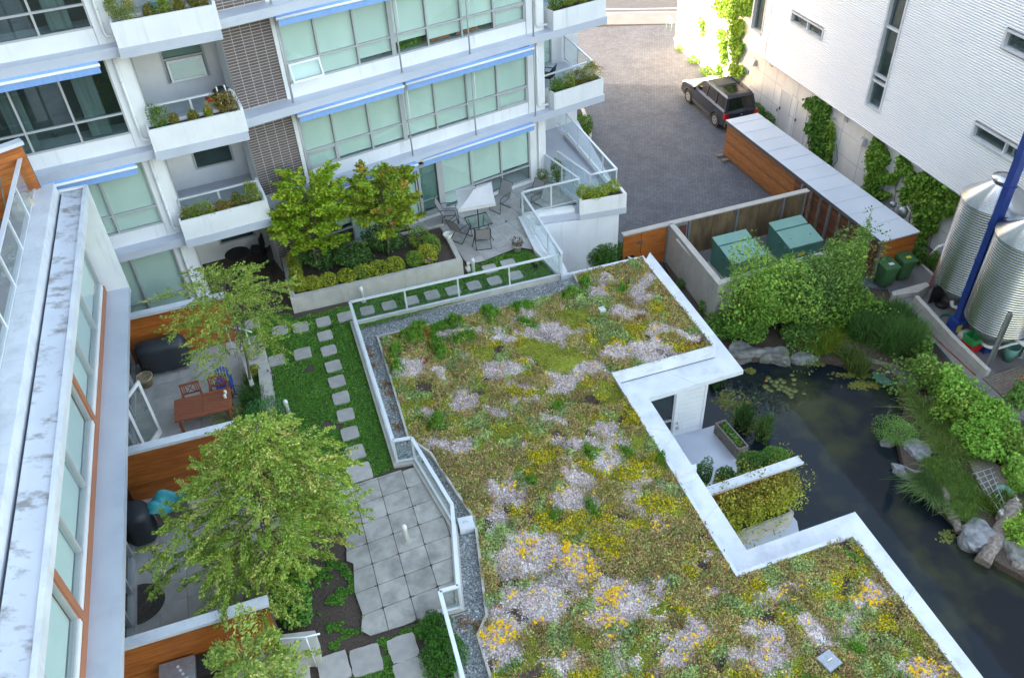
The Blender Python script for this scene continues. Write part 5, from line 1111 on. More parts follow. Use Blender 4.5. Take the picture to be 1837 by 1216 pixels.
def transformer(c, rot, label):
    t = thing('transformer', label, 'transformer', (0, 0, 0), 'green transformers'); w_, d_, hb, hf = .72, .74, 1.23, .95
    # x across, y depth (front is -y)
    y1 = .28
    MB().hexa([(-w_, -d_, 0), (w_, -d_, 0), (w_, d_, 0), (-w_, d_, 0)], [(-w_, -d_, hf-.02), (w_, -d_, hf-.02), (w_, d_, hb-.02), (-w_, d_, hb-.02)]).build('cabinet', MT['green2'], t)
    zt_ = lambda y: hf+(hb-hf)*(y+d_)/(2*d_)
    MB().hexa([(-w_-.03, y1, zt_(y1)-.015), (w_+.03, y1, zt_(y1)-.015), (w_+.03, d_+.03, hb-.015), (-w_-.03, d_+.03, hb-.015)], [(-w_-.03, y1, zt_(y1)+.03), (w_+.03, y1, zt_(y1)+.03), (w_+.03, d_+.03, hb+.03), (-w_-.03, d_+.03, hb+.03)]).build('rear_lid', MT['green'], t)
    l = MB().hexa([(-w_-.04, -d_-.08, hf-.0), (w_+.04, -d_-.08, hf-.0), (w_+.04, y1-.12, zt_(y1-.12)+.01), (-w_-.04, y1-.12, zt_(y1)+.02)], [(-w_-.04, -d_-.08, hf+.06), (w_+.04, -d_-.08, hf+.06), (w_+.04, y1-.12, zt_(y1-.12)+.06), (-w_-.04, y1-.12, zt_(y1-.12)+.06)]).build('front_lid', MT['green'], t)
    for x in (-.45, .45): MB().tube([(x-.05, -.35, zt_(-.35)+.05), (x, -.35, zt_(-.35)+.10), (x+.05, -.35, zt_(-.35)+.05)], .012, 5).build('lifting_eye', MT['green2'], l)
    for y in (-.1, -.5): MB().box(-w_-.04, -w_, y-.05, y+.05, .78, .86).build('hinge', MT['green2'], t)
    MB().box(-.28, .05, -d_-.006, -d_-.001, .45, .62).build('warning_sticker', MT['yellowst'], t)
    MB().box(-w_-.12, w_+.12, -d_-.12, d_+.12, -.06, .03).build('pad', MT['conc2'], t)
    t.location = (*c, ZL+.06); t.rotation_euler = (0, 0, rot); return t
back1 = (P2(1279, 429, -1.77)+P2(1336, 415, -1.77))/2; back2 = (P2(1379, 403, -1.77)+P2(1436, 389, -1.77))/2
transformer(back1+fE.n*.76, fE.rot, 'green steel transformer cabinet with a sloping lid, nearer the concrete wall corner'); transformer(back2+fE.n*.76, fE.rot, 'green steel transformer cabinet with a sloping lid, nearer the cedar shed')
for i, (px, py) in enumerate(((1244, 440), (1309, 425), (1345, 414), (1409, 396))):
    c = P2(px, py, ZL+.3); hgt = [.8, 1.25, 1.25, 1.25][i]
    t = thing('steel_bollard', ['short grey steel bollard by the enclosure corner', 'grey steel bollard rising left of the first transformer', 'grey steel bollard rising between the two transformers', 'grey steel bollard left of the second transformer, against plywood'][i], 'bollard', (*c, ZL), 'steel bollards by the transformers')
    MB().lathe((*c, ZL), [(.065, 0), (.065, hgt), (.05, hgt+.03)], 12).build('post', MT['steel'], t); MB().lathe((*c, ZL), [(.10, .01), (.10, .03)], 10).build('base', MT['steel'], t)
# ================================================================== YARD: paths, walls, silos
yard_poly = [P2(1583, 500, ZL), P2(1615, 460, ZL), P2(1680, 480, ZL), P2(1700, 520, ZL), P2(1900, 620, ZL), P2(1900, 760, ZL), P2(1760, 690, ZL), P2(1600, 535, ZL)]
st(MB().prism(yard_poly, ZL-.2, ZL+.004), 'yard_paving', MT['walk'])
bwalk = [P2(1604, 533, ZL+.25), P2(1640, 526, ZL+.25), P2(1775, 660, ZL+.25), P2(1837, 706, ZL+.25), P2(1900, 760, ZL+.25), P2(1890, 790, ZL+.25), P2(1745, 690, ZL+.25)]
st(MB().prism(bwalk, ZL-.3, ZL+.25), 'raised_path', MT['walk'])
wl3 = thing('yard_wall', 'low pale concrete wall with timber edging beside the silo yard', 'wall', (*P2(1700, 600, ZL), ZL))
wpts = [P2(1648, 530, ZL+.55), P2(1716, 604, ZL+.55), P2(1778, 663, ZL+.55)]; A0 = offset_poly(wpts, 0); A1 = offset_poly(wpts, .16)
for i in range(2): MB().prism([A0[i], A0[i+1], A1[i+1], A1[i]], ZL, ZL+.55).build('wall', MT['conc2'], wl3)
wpts = [P2(1620, 545, ZL+.29), P2(1690, 615, ZL+.29), P2(1752, 672, ZL+.29)]; A0 = offset_poly(wpts, 0); A1 = offset_poly(wpts, .05)
for i in range(2): MB().prism([A0[i], A0[i+1], A1[i+1], A1[i]], ZL+.2, ZL+.29).build('timber_edging', MT['cedar2'], wl3)
MB().prism([P2(1602, 530, ZL+.42), P2(1647, 524, ZL+.42), P2(1668, 512, ZL+.42), P2(1662, 506, ZL+.42), P2(1600, 523, ZL+.42)], ZL, ZL+.42).build('wall', MT['conc2'], wl3)
dk = thing('timber_deck', 'grey timber deck boards beside the right silo yard', 'deck', (*P2(1800, 690, ZL), ZL)); a, b, c, d_ = [P2(*q, ZL+.3) for q in ((1763, 678), (1800, 712), (1850, 690), (1850, 650))]
for i in range(9):
    t0, t1 = i/9, (i+.9)/9; MB().prism([a+(b-a)*t0, a+(b-a)*t1, d_+(c-d_)*t1, d_+(c-d_)*t0], ZL+.22, ZL+.3).build('board', MT['oldwood'], dk)
def silo(c, label, zb_cyl, zt_cyl, r=1.06):
    t = thing('grain_silo', label, 'silo', (*c, ZL), 'galvanised grain silos'); prof = []; pit = .092; z = zb_cyl
    while z < zt_cyl: prof += [(r, z), (r+.007, z+pit*.2), (r+.020, z+pit*.45), (r+.020, z+pit*.55), (r+.007, z+pit*.8)]; z += pit
    MB().lathe((*c, 0), prof, 64).build('drum', MT['silo'], t)
    MB().lathe((*c, 0), [(r+.05, zt_cyl-.02), (r+.05, zt_cyl+.02), (.36, zt_cyl+.62), (.34, zt_cyl+.66)], 40).build('roof_cone', MT['silo'], t)
    MB().lathe((*c, 0), [(.33, zt_cyl+.62), (.33, zt_cyl+.76), (.40, zt_cyl+.77), (.40, zt_cyl+.82), (.1, zt_cyl+.9)], 28).build('hatch', MT['silo'], t)
    MB().lathe((*c, 0), [(.22, zb_cyl-.98), (.24, zb_cyl-.92), (r-.02, zb_cyl+.02)], 40).build('hopper', MT['silocone'], t)
    MB().lathe((*c, 0), [(.24, zb_cyl-1.10), (.27, zb_cyl-1.08), (.27, zb_cyl-.99), (.22, zb_cyl-.97)], 20).build('outlet_ring', MT['white'], t)
    for ang_ in (245, 100, 345):
        a = math.radians(ang_); u = np.array([math.cos(a), math.sin(a)]); pc = np.array(c)+u*(r+.06); v = np.array([-u[1], u[0]])
        q = MB(); q.prism([pc-u*.02-v*.075, pc-u*.02+v*.075, pc+u*.0+v*.075, pc+u*.0-v*.075], ZL, zb_cyl+1.1); q.prism([pc-v*.075, pc-v*.055, pc+u*.08-v*.055, pc+u*.08-v*.075], ZL, zb_cyl+1.1); q.prism([pc+v*.055, pc+v*.075, pc+u*.08+v*.075, pc+u*.08+v*.055], ZL, zb_cyl+1.1)
        q.prism([pc-u*.12-v*.12, pc-u*.12+v*.12, pc+u*.12+v*.12, pc+u*.12-v*.12], ZL, ZL+.03); q.build('leg', MT['steel'], t)
    return t
SIL_A = 245
c1 = P2(1720, 541, -2.4); c2 = P2(1776.5, 609, -2.4)
silo(c1, 'corrugated galvanised silo on steel legs, farther one with its whole cone roof in view', -1.48, 1.86); silo(c2, 'corrugated galvanised silo on steel legs, nearer one cut by the right edge', -1.52, 1.82)
# blue elevator leg, pipes, posts
be = thing('blue_elevator', 'tall blue steel elevator casing rising between the two silos', 'elevator', (*P2(1712, 590, -2.4), ZL)); cb_ = (c1+c2)/2+np.array([-.62, .05])*1.0
bc = P2(1715, 585, -2.6); u_ = np.array([.95, .25]); u_ /= np.linalg.norm(u_); v_ = np.array([-u_[1], u_[0]])
bt = bc
q = MB(); q.prism([bt-u_*.13-v_*.12, bt+u_*.13-v_*.12, bt+u_*.13+v_*.12, bt-u_*.13+v_*.12], ZL+.5, 6.5); q.build('casing', MT['bluepaint'], be)
q = MB(); q.prism([bt-u_*.24-v_*.2, bt+u_*.24-v_*.2, bt+u_*.24+v_*.2, bt-u_*.24+v_*.2], ZL, ZL+.75); q.build('boot', MT['bluepaint'], be)
for z in (-1.2, .2, 1.6, 3.0): q = MB(); q.prism([bt-u_*.16-v_*.15, bt+u_*.16-v_*.15, bt+u_*.16+v_*.15, bt-u_*.16+v_*.15], z, z+.04); q.build('flange', MT['bluepaint'], be)
MB().prism([bt-u_*.15-v_*.202, bt+u_*.05-v_*.202, bt+u_*.05-v_*.207, bt-u_*.15-v_*.207], ZL+.3, ZL+.6).build('sticker', MT['yellowst'], be)
wp = thing('white_pipe', 'long white plastic pipe running low past the silo legs', 'pipe', (*P2(1720, 541, -2.4), ZL)); MB().tube([P(1709, 540, -1.9), P(1709, 549, -2.1), P(1722, 556, -2.0), P(1765, 571, -1.9), P(1800, 592, -1.8), P(1860, 636, -1.6)], .055, 8).build('pipe', MT['pipe'], wp); MB().tube([P(1790, 625, -2.4), P(1815, 617, -2.3), P(1850, 610, -2.2)], .05, 8).build('branch', MT['pipe'], wp)
rp = thing('red_post', 'dark red steel post leaning beside the left silo', 'post', (*P2(1676, 520, ZL), ZL)); pa, pb2 = P(1666, 517, ZL), P(1721, 397, -.9)
MB().tube([pa, pb2], .07, 4).build('post', mat('dark_red_paint', (.22, .02, .025), None, .5), rp)
gp = thing('grey_post', 'grey steel channel standing right of the dark red post', 'post', (*P2(1683, 515, ZL), ZL)); MB().tube([P(1680, 516, ZL), P(1714, 424, -1.2)], .05, 4).build('post', MT['steel'], gp)
pl_ = thing('leaning_planks', 'yellowish timber planks leaning behind the left silo hopper', 'planks', (*P2(1690, 530, ZL), ZL))
for i in range(4): MB().tube([P(1683+i*6, 532-i*3, ZL), P(1694+i*6, 498-i*3, -1.8)], .05, 4).build('plank', MT['cedar2'], pl_)
tag(MB().prism([P2(1664, 545, ZL), P2(1688, 538, ZL), P2(1700, 520, ZL), P2(1690, 516, ZL)], ZL, ZL+.75).build('tarp_bundle', MT['cover'], None), 'black tarp bundle on the ground beside the leaning planks', 'tarp')
# creeper irrigation pipe, red green crates, bucket, white drum
c = P2(1738, 628, ZL); cr = thing('red_crate', 'red plastic crate under the open green crate by the silo leg', 'crate', (*c, ZL))
def tub(name, c, z0, w0, w1, h, m, rot, par=None, th=.02, label=None, cat=None):
    b0 = [np.array([math.cos(rot+a), math.sin(rot+a)])*w0 for a in (math.pi/4, 3*math.pi/4, 5*math.pi/4, 7*math.pi/4)]; b1 = [b/w0*w1 for b in b0]; q = MB()
    o = [(*(c+b), z0) for b in b0]; t_ = [(*(c+b), z0+h) for b in b1]; ti = [(*(c+b*(1-.1)), z0+h) for b in b1]; oi = [(*(c+b*.88), z0+.04) for b in b0]
    for i in range(4):
        j = (i+1) % 4; q.poly([o[i], o[j], t_[j], t_[i]]); q.poly([t_[i], t_[j], ti[j], ti[i]]); q.poly([ti[i], ti[j], oi[j], oi[i]])
    q.poly(oi); q.poly(o[::-1]); r = q.build(name, m, par); return tag(r, label, cat)
tub('tub', c, ZL, .30, .36, .38, MT['red'], .35, cr)
gr = thing('green_crate', 'open bright green crate stacked on the red crate', 'crate', (*c, ZL+.36)); tub('tub', c, ZL+.36, .29, .37, .32, MT['brightgreen'], .35, gr)
c = P2(1806, 645, ZL); bk = thing('green_bin', 'tapered dark green bin standing under the right silo', 'bin', (*c, ZL)); MB().lathe((*c, ZL), [(.16, 0), (.28, .62), (.25, .62), (.14, .05)], 16).build('tub', MT['green2'], bk)
c = P2(1757, 610, ZL); wd_ = thing('white_drum', 'white plastic drum behind the open crates', 'drum', (*c, ZL)); MB().lathe((*c, ZL), [(.2, 0), (.22, .1), (.22, .65), (.17, .78), (.08, .82), (.08, .86)], 18).build('body', MT['cream'], wd_)
c = P2(1765, 625, ZL); tag(tub('grey_tub', c, ZL, .34, .36, .2, MT['bluepaint'], .3), 'flat dark blue tub on the ground beside the white drum', 'tub')
c = P2(1727, 608, ZL); wb_ = MB().lathe((*c, ZL), [(.22, 0), (.27, .16), (.2, .34), (.06, .38)], 14).build('white_sack', MT['cream']); tag(wb_, 'small white sack left of the stacked crates', 'sack')
c = P2(1700, 575, ZL); ho = thing('garden_hose', 'coiled green garden hose lying below the left silo', 'hose', (*c, ZL)); MB().tube([(c[0]+(.32+.02*math.sin(k*1.7))*math.cos(k*.45), c[1]+(.3+.03*math.sin(k*1.1))*math.sin(k*.45), ZL+.03+.012*(k/14)) for k in range(70)], .016, 6).build('coil', MT['hose'], ho)
c = P2(1688, 548, ZL); tag(MB().lathe((*c, ZL), [(.22, 0), (.26, .10), (.1, .16)], 10).build('black_basket', MT['black']), 'black basket on the ground under the left silo', 'basket')
wp2 = thing('timber_post', 'short timber post with a grey tap on the path above the reeds', 'post', (*P2(1643, 600, ZL), ZL)); MB().tube([P(1640, 606, ZL), P(1650, 575, -2.1)], .09, 4).build('post', MT['oldwood'], wp2); MB().tube([P(1632, 602, ZL+.2), P(1638, 588, -2.35), P(1641, 586, -2.35)], .03, 6).build('tap', MT['steel'], wp2)
ep = thing('elbow_pipe', 'white elbow vent pipe against the creeper wall', 'pipe', (*P2(1667, 462, ZL), ZL)); MB().tube([P(1666, 463, ZL), P(1684, 443, -2.4), P(1692, 440, -2.3), P(1695, 447, -2.5)], .07, 10).build('pipe', MT['pipe'], ep)
# gas meter
gm = thing('gas_meter', 'grey gas meter with pipes in the creepers above the shed end', 'meter', (*P2(1620, 392, -2.3), ZL)); c = P(1620, 380, -1.9)
MB().lathe((c[0], c[1], c[2]-.28), [(.05, 0), (.18, .06), (.2, .25), (.18, .42), (.06, .5)], 16).build('body', MT['steel'], gm); MB().tube([c+[0, 0, .15], c+[.05, -.1, .32], P(1634, 382, -1.5), P(1629, 410, ZL)], .03, 6).build('pipe', MT['steel'], gm); c3 = P(1602, 368, -1.8); MB().lathe((c3[0], c3[1], c3[2]), [(.05, -.1), (.13, -.05), (.13, .1), (.04, .15)], 14).build('regulator', MT['steel'], gm); MB().tube([c3, c+[0, 0, .1]], .03, 6).build('pipe', MT['steel'], gm)
# wheelie bins
def wheelie(c, rot, label, st_):
    t = thing('wheelie_bin', label, 'bin', (0, 0, 0), 'wheelie bins by the shed'); w_ = .29
    MB().hexa([(-.22, -.22, .06), (.22, -.22, .06), (.22, .24, .06), (-.22, .24, .06)], [(-w_, -.34, .95), (w_, -.34, .95), (w_, .36, .95), (-w_, .36, .95)]).build('body', MT['bin'], t)
    MB().hexa([(-w_-.02, -.38, .95), (w_+.02, -.38, .95), (w_+.02, .40, .97), (-w_-.02, .40, .97)], [(-w_, -.36, 1.0), (w_, -.36, 1.0), (w_-.02, .38, 1.06), (-w_+.02, .38, 1.06)]).build('lid', MT['bin'], t)
    MB().tube([(-.25, .42, .93), (.25, .42, .93)], .02, 6).build('handle', MT['bin'], t)
    MB().box(-.08, .12, -.2, -.06, 1.045, 1.052).build('sticker', MT[st_], t)
    for x in (-.24, .24): MB().tube([(x-.03, .3, .1), (x+.03, .3, .1)], .1, 12).build('wheel', MT['tyre'], t)
    t.location = (*c, ZL); t.rotation_euler = (0, 0, rot); return t
wheelie(P2(1583, 510, ZL), math.radians(12), 'dark green wheelie bin with a white sticker, left of the pair at the shed end', 'white'); wheelie(P2(1613, 498, ZL), math.radians(12), 'dark green wheelie bin with a yellow sticker, right of the pair at the shed end', 'yellowst')
# bike rack at the far end of the driveway
c = P2(1200, 55, ZL); bk = thing('bike_rack', 'green hoop bike rack at the pavement end of the driveway', 'bike rack', (*c, ZL)); u = (P2(1206, 61, ZL)-P2(1195, 53, ZL)); u /= np.linalg.norm(u)
pts = [(*(c-u*.32), ZL), (*(c-u*.32), ZL+.8), (*(c-u*.1), ZL+.88), (*(c+u*.15), ZL+.84), (*(c+u*.32), ZL+.7), (*(c+u*.32), ZL)]; MB().tube(pts, .028, 8).build('hoop', MT['green'], bk)
MB().tube([(*(c+u*.15*math.cos(k*.7)), ZL+.6+.15*math.sin(k*.7)) for k in range(10)], .018, 6).build('ring', MT['green'], bk); MB().tube([(*(c-u*.32), ZL+.5), (*(c+u*.32), ZL+.5)], .018, 6).build('bar', MT['green'], bk)
# ================================================================== POND
pond_edge = [(1262,640),(1312,642),(1350,650),(1400,650),(1460,648),(1500,656),(1560,668),(1600,690),(1622,730),(1605,790),(1620,850),(1650,885),(1700,935),(1740,980),(1790,1020),(1837,1045),(1920,1100)]
pe = [P2(x, y, -3.25) for x, y in pond_edge]
st(MB().prism([(0, -6), (40, -6), (40, 30), (6, 30), (2, 20)], -3.58, -3.25), 'pond_water', MT['water'])
st(MB().prism(pe+[np.array(q) for q in ((40, 10), (40, 24))]+[P2(1700, 480, ZL), P2(1590, 505, ZL), P2(1189, 466, ZL), P2(1215, 520, ZL)], -3.59, -3.03), 'pond_bank', MT['soil'])
def rock(px, py, z, r3, m, label, rot=0, seed=0, group=None, flat=1.0, name='rock'):
    c = P2(px, py, z); n1, n2 = 26, 16; rs = np.random.default_rng(seed+5); V = []; F = []
    ph = rs.uniform(0, 6, 8)
    for i in range(n2+1):
        th = math.pi*i/n2
        for k in range(n1):
            a = 2*math.pi*k/n1; x, y, zz = math.sin(th)*math.cos(a), math.sin(th)*math.sin(a), math.cos(th)
            s = 1+.13*math.sin(3*a+ph[0])*math.sin(th)+.09*math.sin(5*x+ph[1])+.10*math.sin(4*y+3*zz+ph[2])+.05*math.sin(9*x+7*y+ph[3])+.03*math.sin(17*y+13*zz+ph[4])+rs.normal()*.016
            zc = max(-.5, min(zz*s, .62+.14*x+.07*math.sin(4*y+ph[5]))); X, Y = x*s*r3[0], y*s*r3[1]; V.append((X*math.cos(rot)-Y*math.sin(rot), X*math.sin(rot)+Y*math.cos(rot), zc*r3[2]))
    mb = MB(); mb.V = [(c[0]+v[0], c[1]+v[1], z+v[2]) for v in V]
    for i in range(n2):
        for k in range(n1): k2 = (k+1) % n1; mb.F.append([i*n1+k, (i+1)*n1+k, (i+1)*n1+k2, i*n1+k2]); mb.M.append(0); mb.S.append(False)
    o = mb.build(name, MT[m]); return tag(o, label, 'rock', group)
G_ = 'rocks round the pond'
rock(1330, 637, -3.12, (.85, .40, .46), 'rock', 'broad flat grey rock at the pond edge, touching the white eave corner', .1, 1, G_)
rock(1391, 640, -3.12, (.55, .34, .42), 'rock', 'grey pond edge rock second from the white eave corner', -.25, 2, G_)
rock(1441, 644, -3.16, (.46, .24, .30), 'rock2', 'pale blue white rock with yellow moss at the waterline beside the reeds', -.1, 3, G_)
rock(1490, 575, -3.0, (.45, .35, .7), 'rock2', 'tall pale boulder between the bushes and the reed bed', .4, 4, G_)
rock(1632, 690, -3.2, (.95, .40, .42), 'rock', 'long slanting grey slab rock beside the round green lid', -.95, 5, G_)
rock(1690, 738, -3.05, (.75, .35, .35), 'rock', 'flat grey rock half under the bright shrubs, behind the grasses', -.8, 6, G_)
rock(1644, 812, -3.15, (.36, .55, .42), 'rock2', 'blue grey rock with mossy rim at the right shore, above the elongated one', .3, 7, G_)
rock(1638, 855, -3.2, (.60, .22, .28), 'rock2', 'elongated mossy rock lying at the waterline of the right shore', -.65, 8, G_)
rock(1592, 795, -3.25, (.25, .18, .18), 'rock', 'small low rock under the overhanging feathery plant', .2, 9, G_)
rock(1753, 965, -3.15, (.50, .52, .50), 'rock2', 'rounded veined boulder between the two weathered logs', .2, 10, G_)
rock(1826, 990, -3.15, (.55, .55, .45), 'rock', 'large grey boulder right of the thick log at the picture edge', .7, 11, G_)
rock(1812, 735, -2.95, (.75, .45, .35), 'rock', 'smooth grey rock among the bushes at the right edge', -.7, 12, G_)
rock(1508, 628, -3.1, (.30, .42, .3), 'rock', 'dark rock at the left end of the thin log', .4, 13, G_)
rock(1575, 850, -3.55, (.2, .2, .2), 'rock', 'submerged stone close to the right shore', .4, 14, G_)
def log(a, b, r, label, m='logwood', z0=-3.1, z1=-3.1, name='log', n=10):
    p, q = P(*a, z0), P(*b, z1); pts = [p+(q-p)*t+np.array([0, 0, .03*math.sin(t*9)]) for t in np.linspace(0, 1, 7)]
    mb = MB(); mb.tube(pts, [r*(1+.12*math.sin(i*2.1)) for i in range(7)], n); return tag(mb.build(name, MT[m]), label, 'log', 'logs at the pond edge')
log((1508, 629), (1612, 662), .09, 'thin pale log lying across the foot of the reeds', z0=-2.95, z1=-2.98)
log((1690, 878), (1722, 955), .13, 'short weathered log pointing down to the water from the grasses', z0=-2.9)
log((1820, 905), (1762, 1010), .22, 'thick weathered log slanting into the water beside the veined boulder', z0=-2.8, z1=-3.15)
log((1815, 1012), (1870, 1035), .14, 'log end sticking into the water at the right edge', z0=-3.1)
log((1668, 840), (1725, 915), .07, 'thin grey branch half buried in the shore grasses', z0=-2.95)
c = P2(1590, 674, -3.1); ld = thing('tank_lid', 'round dark green lid with a stone on it at the pond corner', 'lid', (*c, -3.3)); MB().lathe((*c, -3.3), [(.42, 0), (.42, .14), (.46, .15), (.46, .20), (.40, .22)], 28).build('lid', MT['lid'], ld)
tag(rock(1591, 669, -3.07, (.13, .08, .07), 'conc2', 'small pale stone lying on the round green lid', .3, 20), None, None)
cs = thing('outfall_slab', 'weathered concrete outfall slab with rebar grille and round green cap on the right shore', 'slab', (*P2(1770, 870, -3), ZL))
MB().prism([P2(1735, 822, -2.85), P2(1768, 815, -2.85), P2(1812, 850, -2.85), P2(1825, 890, -2.85), P2(1800, 918, -2.85), P2(1775, 905, -2.85)], -3.2, -2.85).build('slab', MT['oldwood'], cs)
MB().prism([P2(1796, 926, -2.75), P2(1790, 918, -2.75), P2(1822, 892, -2.75), P2(1829, 899, -2.75)], -3.1, -2.7).build('block', MT['conc2'], cs)
g0_, g1_, g2_, g3_ = P(1745, 850, -2.72), P(1782, 838, -2.72), P(1803, 900, -2.72), P(1790, 918, -2.72)
for i in range(8): t = i/7; MB().tube([g0_+(g3_-g0_)*t, g1_+(g2_-g1_)*t], .012, 5).build('bar', MT['steel'], cs)
for i in range(3): t = (i+.5)/3; MB().tube([g0_+(g1_-g0_)*t, g3_+(g2_-g3_)*t], .012, 5).build('bar', MT['steel'], cs)
c = P2(1802, 880, -2.78); MB().lathe((*c, -2.84), [(.24, 0), (.24, .05), (.21, .07), (.20, .04)], 22).build('round_cap', MT['green'], cs)
pads = [(1378,677),(1383,683),(1390,690),(1400,680),(1405,684),(1401,692),(1410,694),(1397,697),(1407,700),(1415,697),(1424,680),(1424,688),(1417,706),(1425,700),(1373,693),(1378,698),(1383,700),(1419,711),(1442,705),(1420,672),(1393,684),(1412,703)]
pm = MB(); pm.lathe((0, 0, 0), [(.115, 0), (.12, .006), (.02, .009)], 16); pme = pm.mesh('lily_pad', mat('lily_pad_green', (.085, .14, .035), (.15, .14, .045), .45, 3, rand=.2))
for i, (x, y) in enumerate(pads):
    c = P2(x, y, -3.24); o = link(bpy.data.objects.new('lily_pad', pme)); o.location = (*c, -3.249); s = random.uniform(.75, 1.15); o.scale = (s, s*.92, 1); o.rotation_euler = (0, 0, i)
    tag(o, 'small round water lily pad floating in the loose cluster on the pond', 'lily pad', 'water lily pads on the pond')
c = P(1375, 683, -3.2); nobj('water_lily_flower', leaves(np.repeat(c[None], 10, 0)+rng.normal(size=(10, 3))*.02, .10, (.75, .36, .04), .4, .5), MT['petal'], None, 'orange water lily bloom at the left of the pad cluster', 'flower')
# algae margin
# ================================================================== PLANTS
def bush_pts(c, r3, n, lump=.28, shell=.45, seed=0, zmin=None, spikes=0):
    d = unit(rng.normal(size=(n, 3))); rs = np.random.default_rng(seed); f = np.ones(n); 
    for k in range(26): v = unit(rs.normal(size=(1, 3)))[0]; a = d@v; f += lump*rs.uniform(-.5, 1)*np.clip((a-.8)/.2, 0, 1)
    r = (1-shell*rng.random(n)**1.6)*f
    if spikes: f2 = rng.random(n); r = r*(1+spikes*(f2 > .93)*rng.random(n))
    q = d*r[:, None]*np.array(r3); q = q+np.array(c)
    if zmin is not None: q = q[q[:, 2] > zmin]
    return q
def shrub(name, px, py, z, r3, n, leaf, col, label, cat='shrub', asp=.55, up=.55, lump=.35, group=None, shell=.5, hue=.12, col2=None, frac=.3, zmin=None, var=.24, spikes=0, stems=True, m='leaf', xy=None):
    c = (*(P2(px, py, z) if xy is None else xy), z); q = bush_pts(c, r3, n, lump, shell, int(px*7+py), zmin, spikes)
    cl = np.repeat(np.array(col, float)[None], len(q), 0)
    if col2 is not None:
        k = vnoise(q[:, 0]*1.0+q[:, 2], q[:, 1]*1.0, 2.2, px) + rng.normal(size=len(q))*.15 > (1-frac); cl[k] = col2
    if not stems: return nobj(name, leaves(q, leaf, cl, asp, up, var, hue=hue), MT[m], None, label, cat, group=group)
    t = thing(name, label, cat, (c[0], c[1], z-r3[2]*.95), group); nobj('foliage', leaves(q, leaf, cl, asp, up, var, hue=hue), MT[m], t)
    s = MB(); bz = (zmin if zmin is not None else z-r3[2]*.95)
    for i in range(7): a = i*2.4; e = np.array(c)+np.array([math.cos(a)*r3[0]*.55, math.sin(a)*r3[1]*.55, r3[2]*.45]); s.tube([(c[0]+.04*math.cos(a), c[1]+.04*math.sin(a), bz), (c[0]+math.cos(a)*r3[0]*.22, c[1]+math.sin(a)*r3[1]*.22, (z+bz)/2), e], [.022, .016, .006], 5, False)
    s.build('stems', MT['bark'], t); return t
def tree(name, label, base, top, prof, nb, nleaf, leaf, cols, pc, rad=.07, droop=.25, up=.5, asp=.5, cat='tree', twig=.16, tdir=None, hmin=.15, sub=7, updir=.25, spread=1.0, group=None, hue=.15, seed=0, lv=.2):
    """trunk with limbs; leaves strung along twigs of every limb. prof(t): crown radius at height fraction t"""
    rs = np.random.default_rng(seed+11); base = np.array(base, float); top = np.array(top, float); t = thing(name, label, cat, base, group); s = MB()
    ts = np.linspace(0, 1, 9); wob = np.cumsum(rs.normal(size=(9, 3))*.03, 0); wob[0] = 0; tp = [base+(top-base)*k+wob[i]*[1, 1, 0] for i, k in enumerate(ts)]
    s.tube(tp, [rad*(1-.85*k) for k in ts], 8); trunk = s; C = []; W_ = []; D_ = []
    for i in range(nb):
        h = hmin+(1-hmin)*(i+.5)/nb; h += rs.normal()*.01; p0 = base+(top-base)*h; a = i*2.399+rs.normal()*.3; L = prof(h)*rs.uniform(1-lv, 1+lv*.7); d = np.array([math.cos(a), math.sin(a), 0])
        pts = []; 
        for k in np.linspace(0, 1, 7): pts.append(p0+d*L*k*spread+np.array([0, 0, updir*L*math.sin(k*2.0)*1.0-droop*L*k*k])+rs.normal(size=3)*.02*k)
        trunk.tube(pts, [max(.004, rad*.35*(1-h*.6)*(1-.85*k)) for k in np.linspace(0, 1, 7)], 5, False)
        for j in range(sub):
            k = .18+.82*(j+rs.random())/sub; ii = min(5, int(k*6)); q0 = pts[ii]+(pts[ii+1]-pts[ii])*(k*6-ii); ta = a+rs.choice([-1, 1])*rs.uniform(.35, 1.15); tl_ = L*(.52-.28*k)*rs.uniform(.6, 1.25)+.10
            td = np.array([math.cos(ta), math.sin(ta), rs.uniform(-.1, .35)]); q1 = q0+td*tl_-np.array([0, 0, droop*tl_*.8]); 
            C.append((q0, q1, td)); W_.append(tl_)
        C.append((pts[4], pts[6]+(pts[6]-pts[5])*.6, d)); W_.append(L*.5)
    W_ = np.array(W_); W_ /= W_.sum(); idx = rng.choice(len(C), nleaf, p=W_); q0 = np.array([c_[0] for c_ in C])[idx]; q1 = np.array([c_[1] for c_ in C])[idx]; td = np.array([c_[2] for c_ in C])[idx]
    u_ = rng.random((nleaf, 1))**.8; sg = np.array([0, 0, -1.0])*(u_**2)*droop*.25; q = q0+(q1-q0)*u_+sg+rng.normal(size=(nleaf, 3))*np.array([twig, twig, twig*.55])*(.45+.55*(1-u_))*.6
    tc = rs.random(len(C))[idx]; cl = np.array(cols)[np.clip(np.searchsorted(np.cumsum(pc), np.clip(tc*.7+rng.random(nleaf)*.3, 0, .999)), 0, len(cols)-1)]
    trunk.build('trunk', MT['bark'], t); nobj('crown', leaves(q, leaf, cl, asp, up, .2, hue=hue, droop=unit(td+np.array([0, 0, -droop]))), MT['leaf'], t); return t
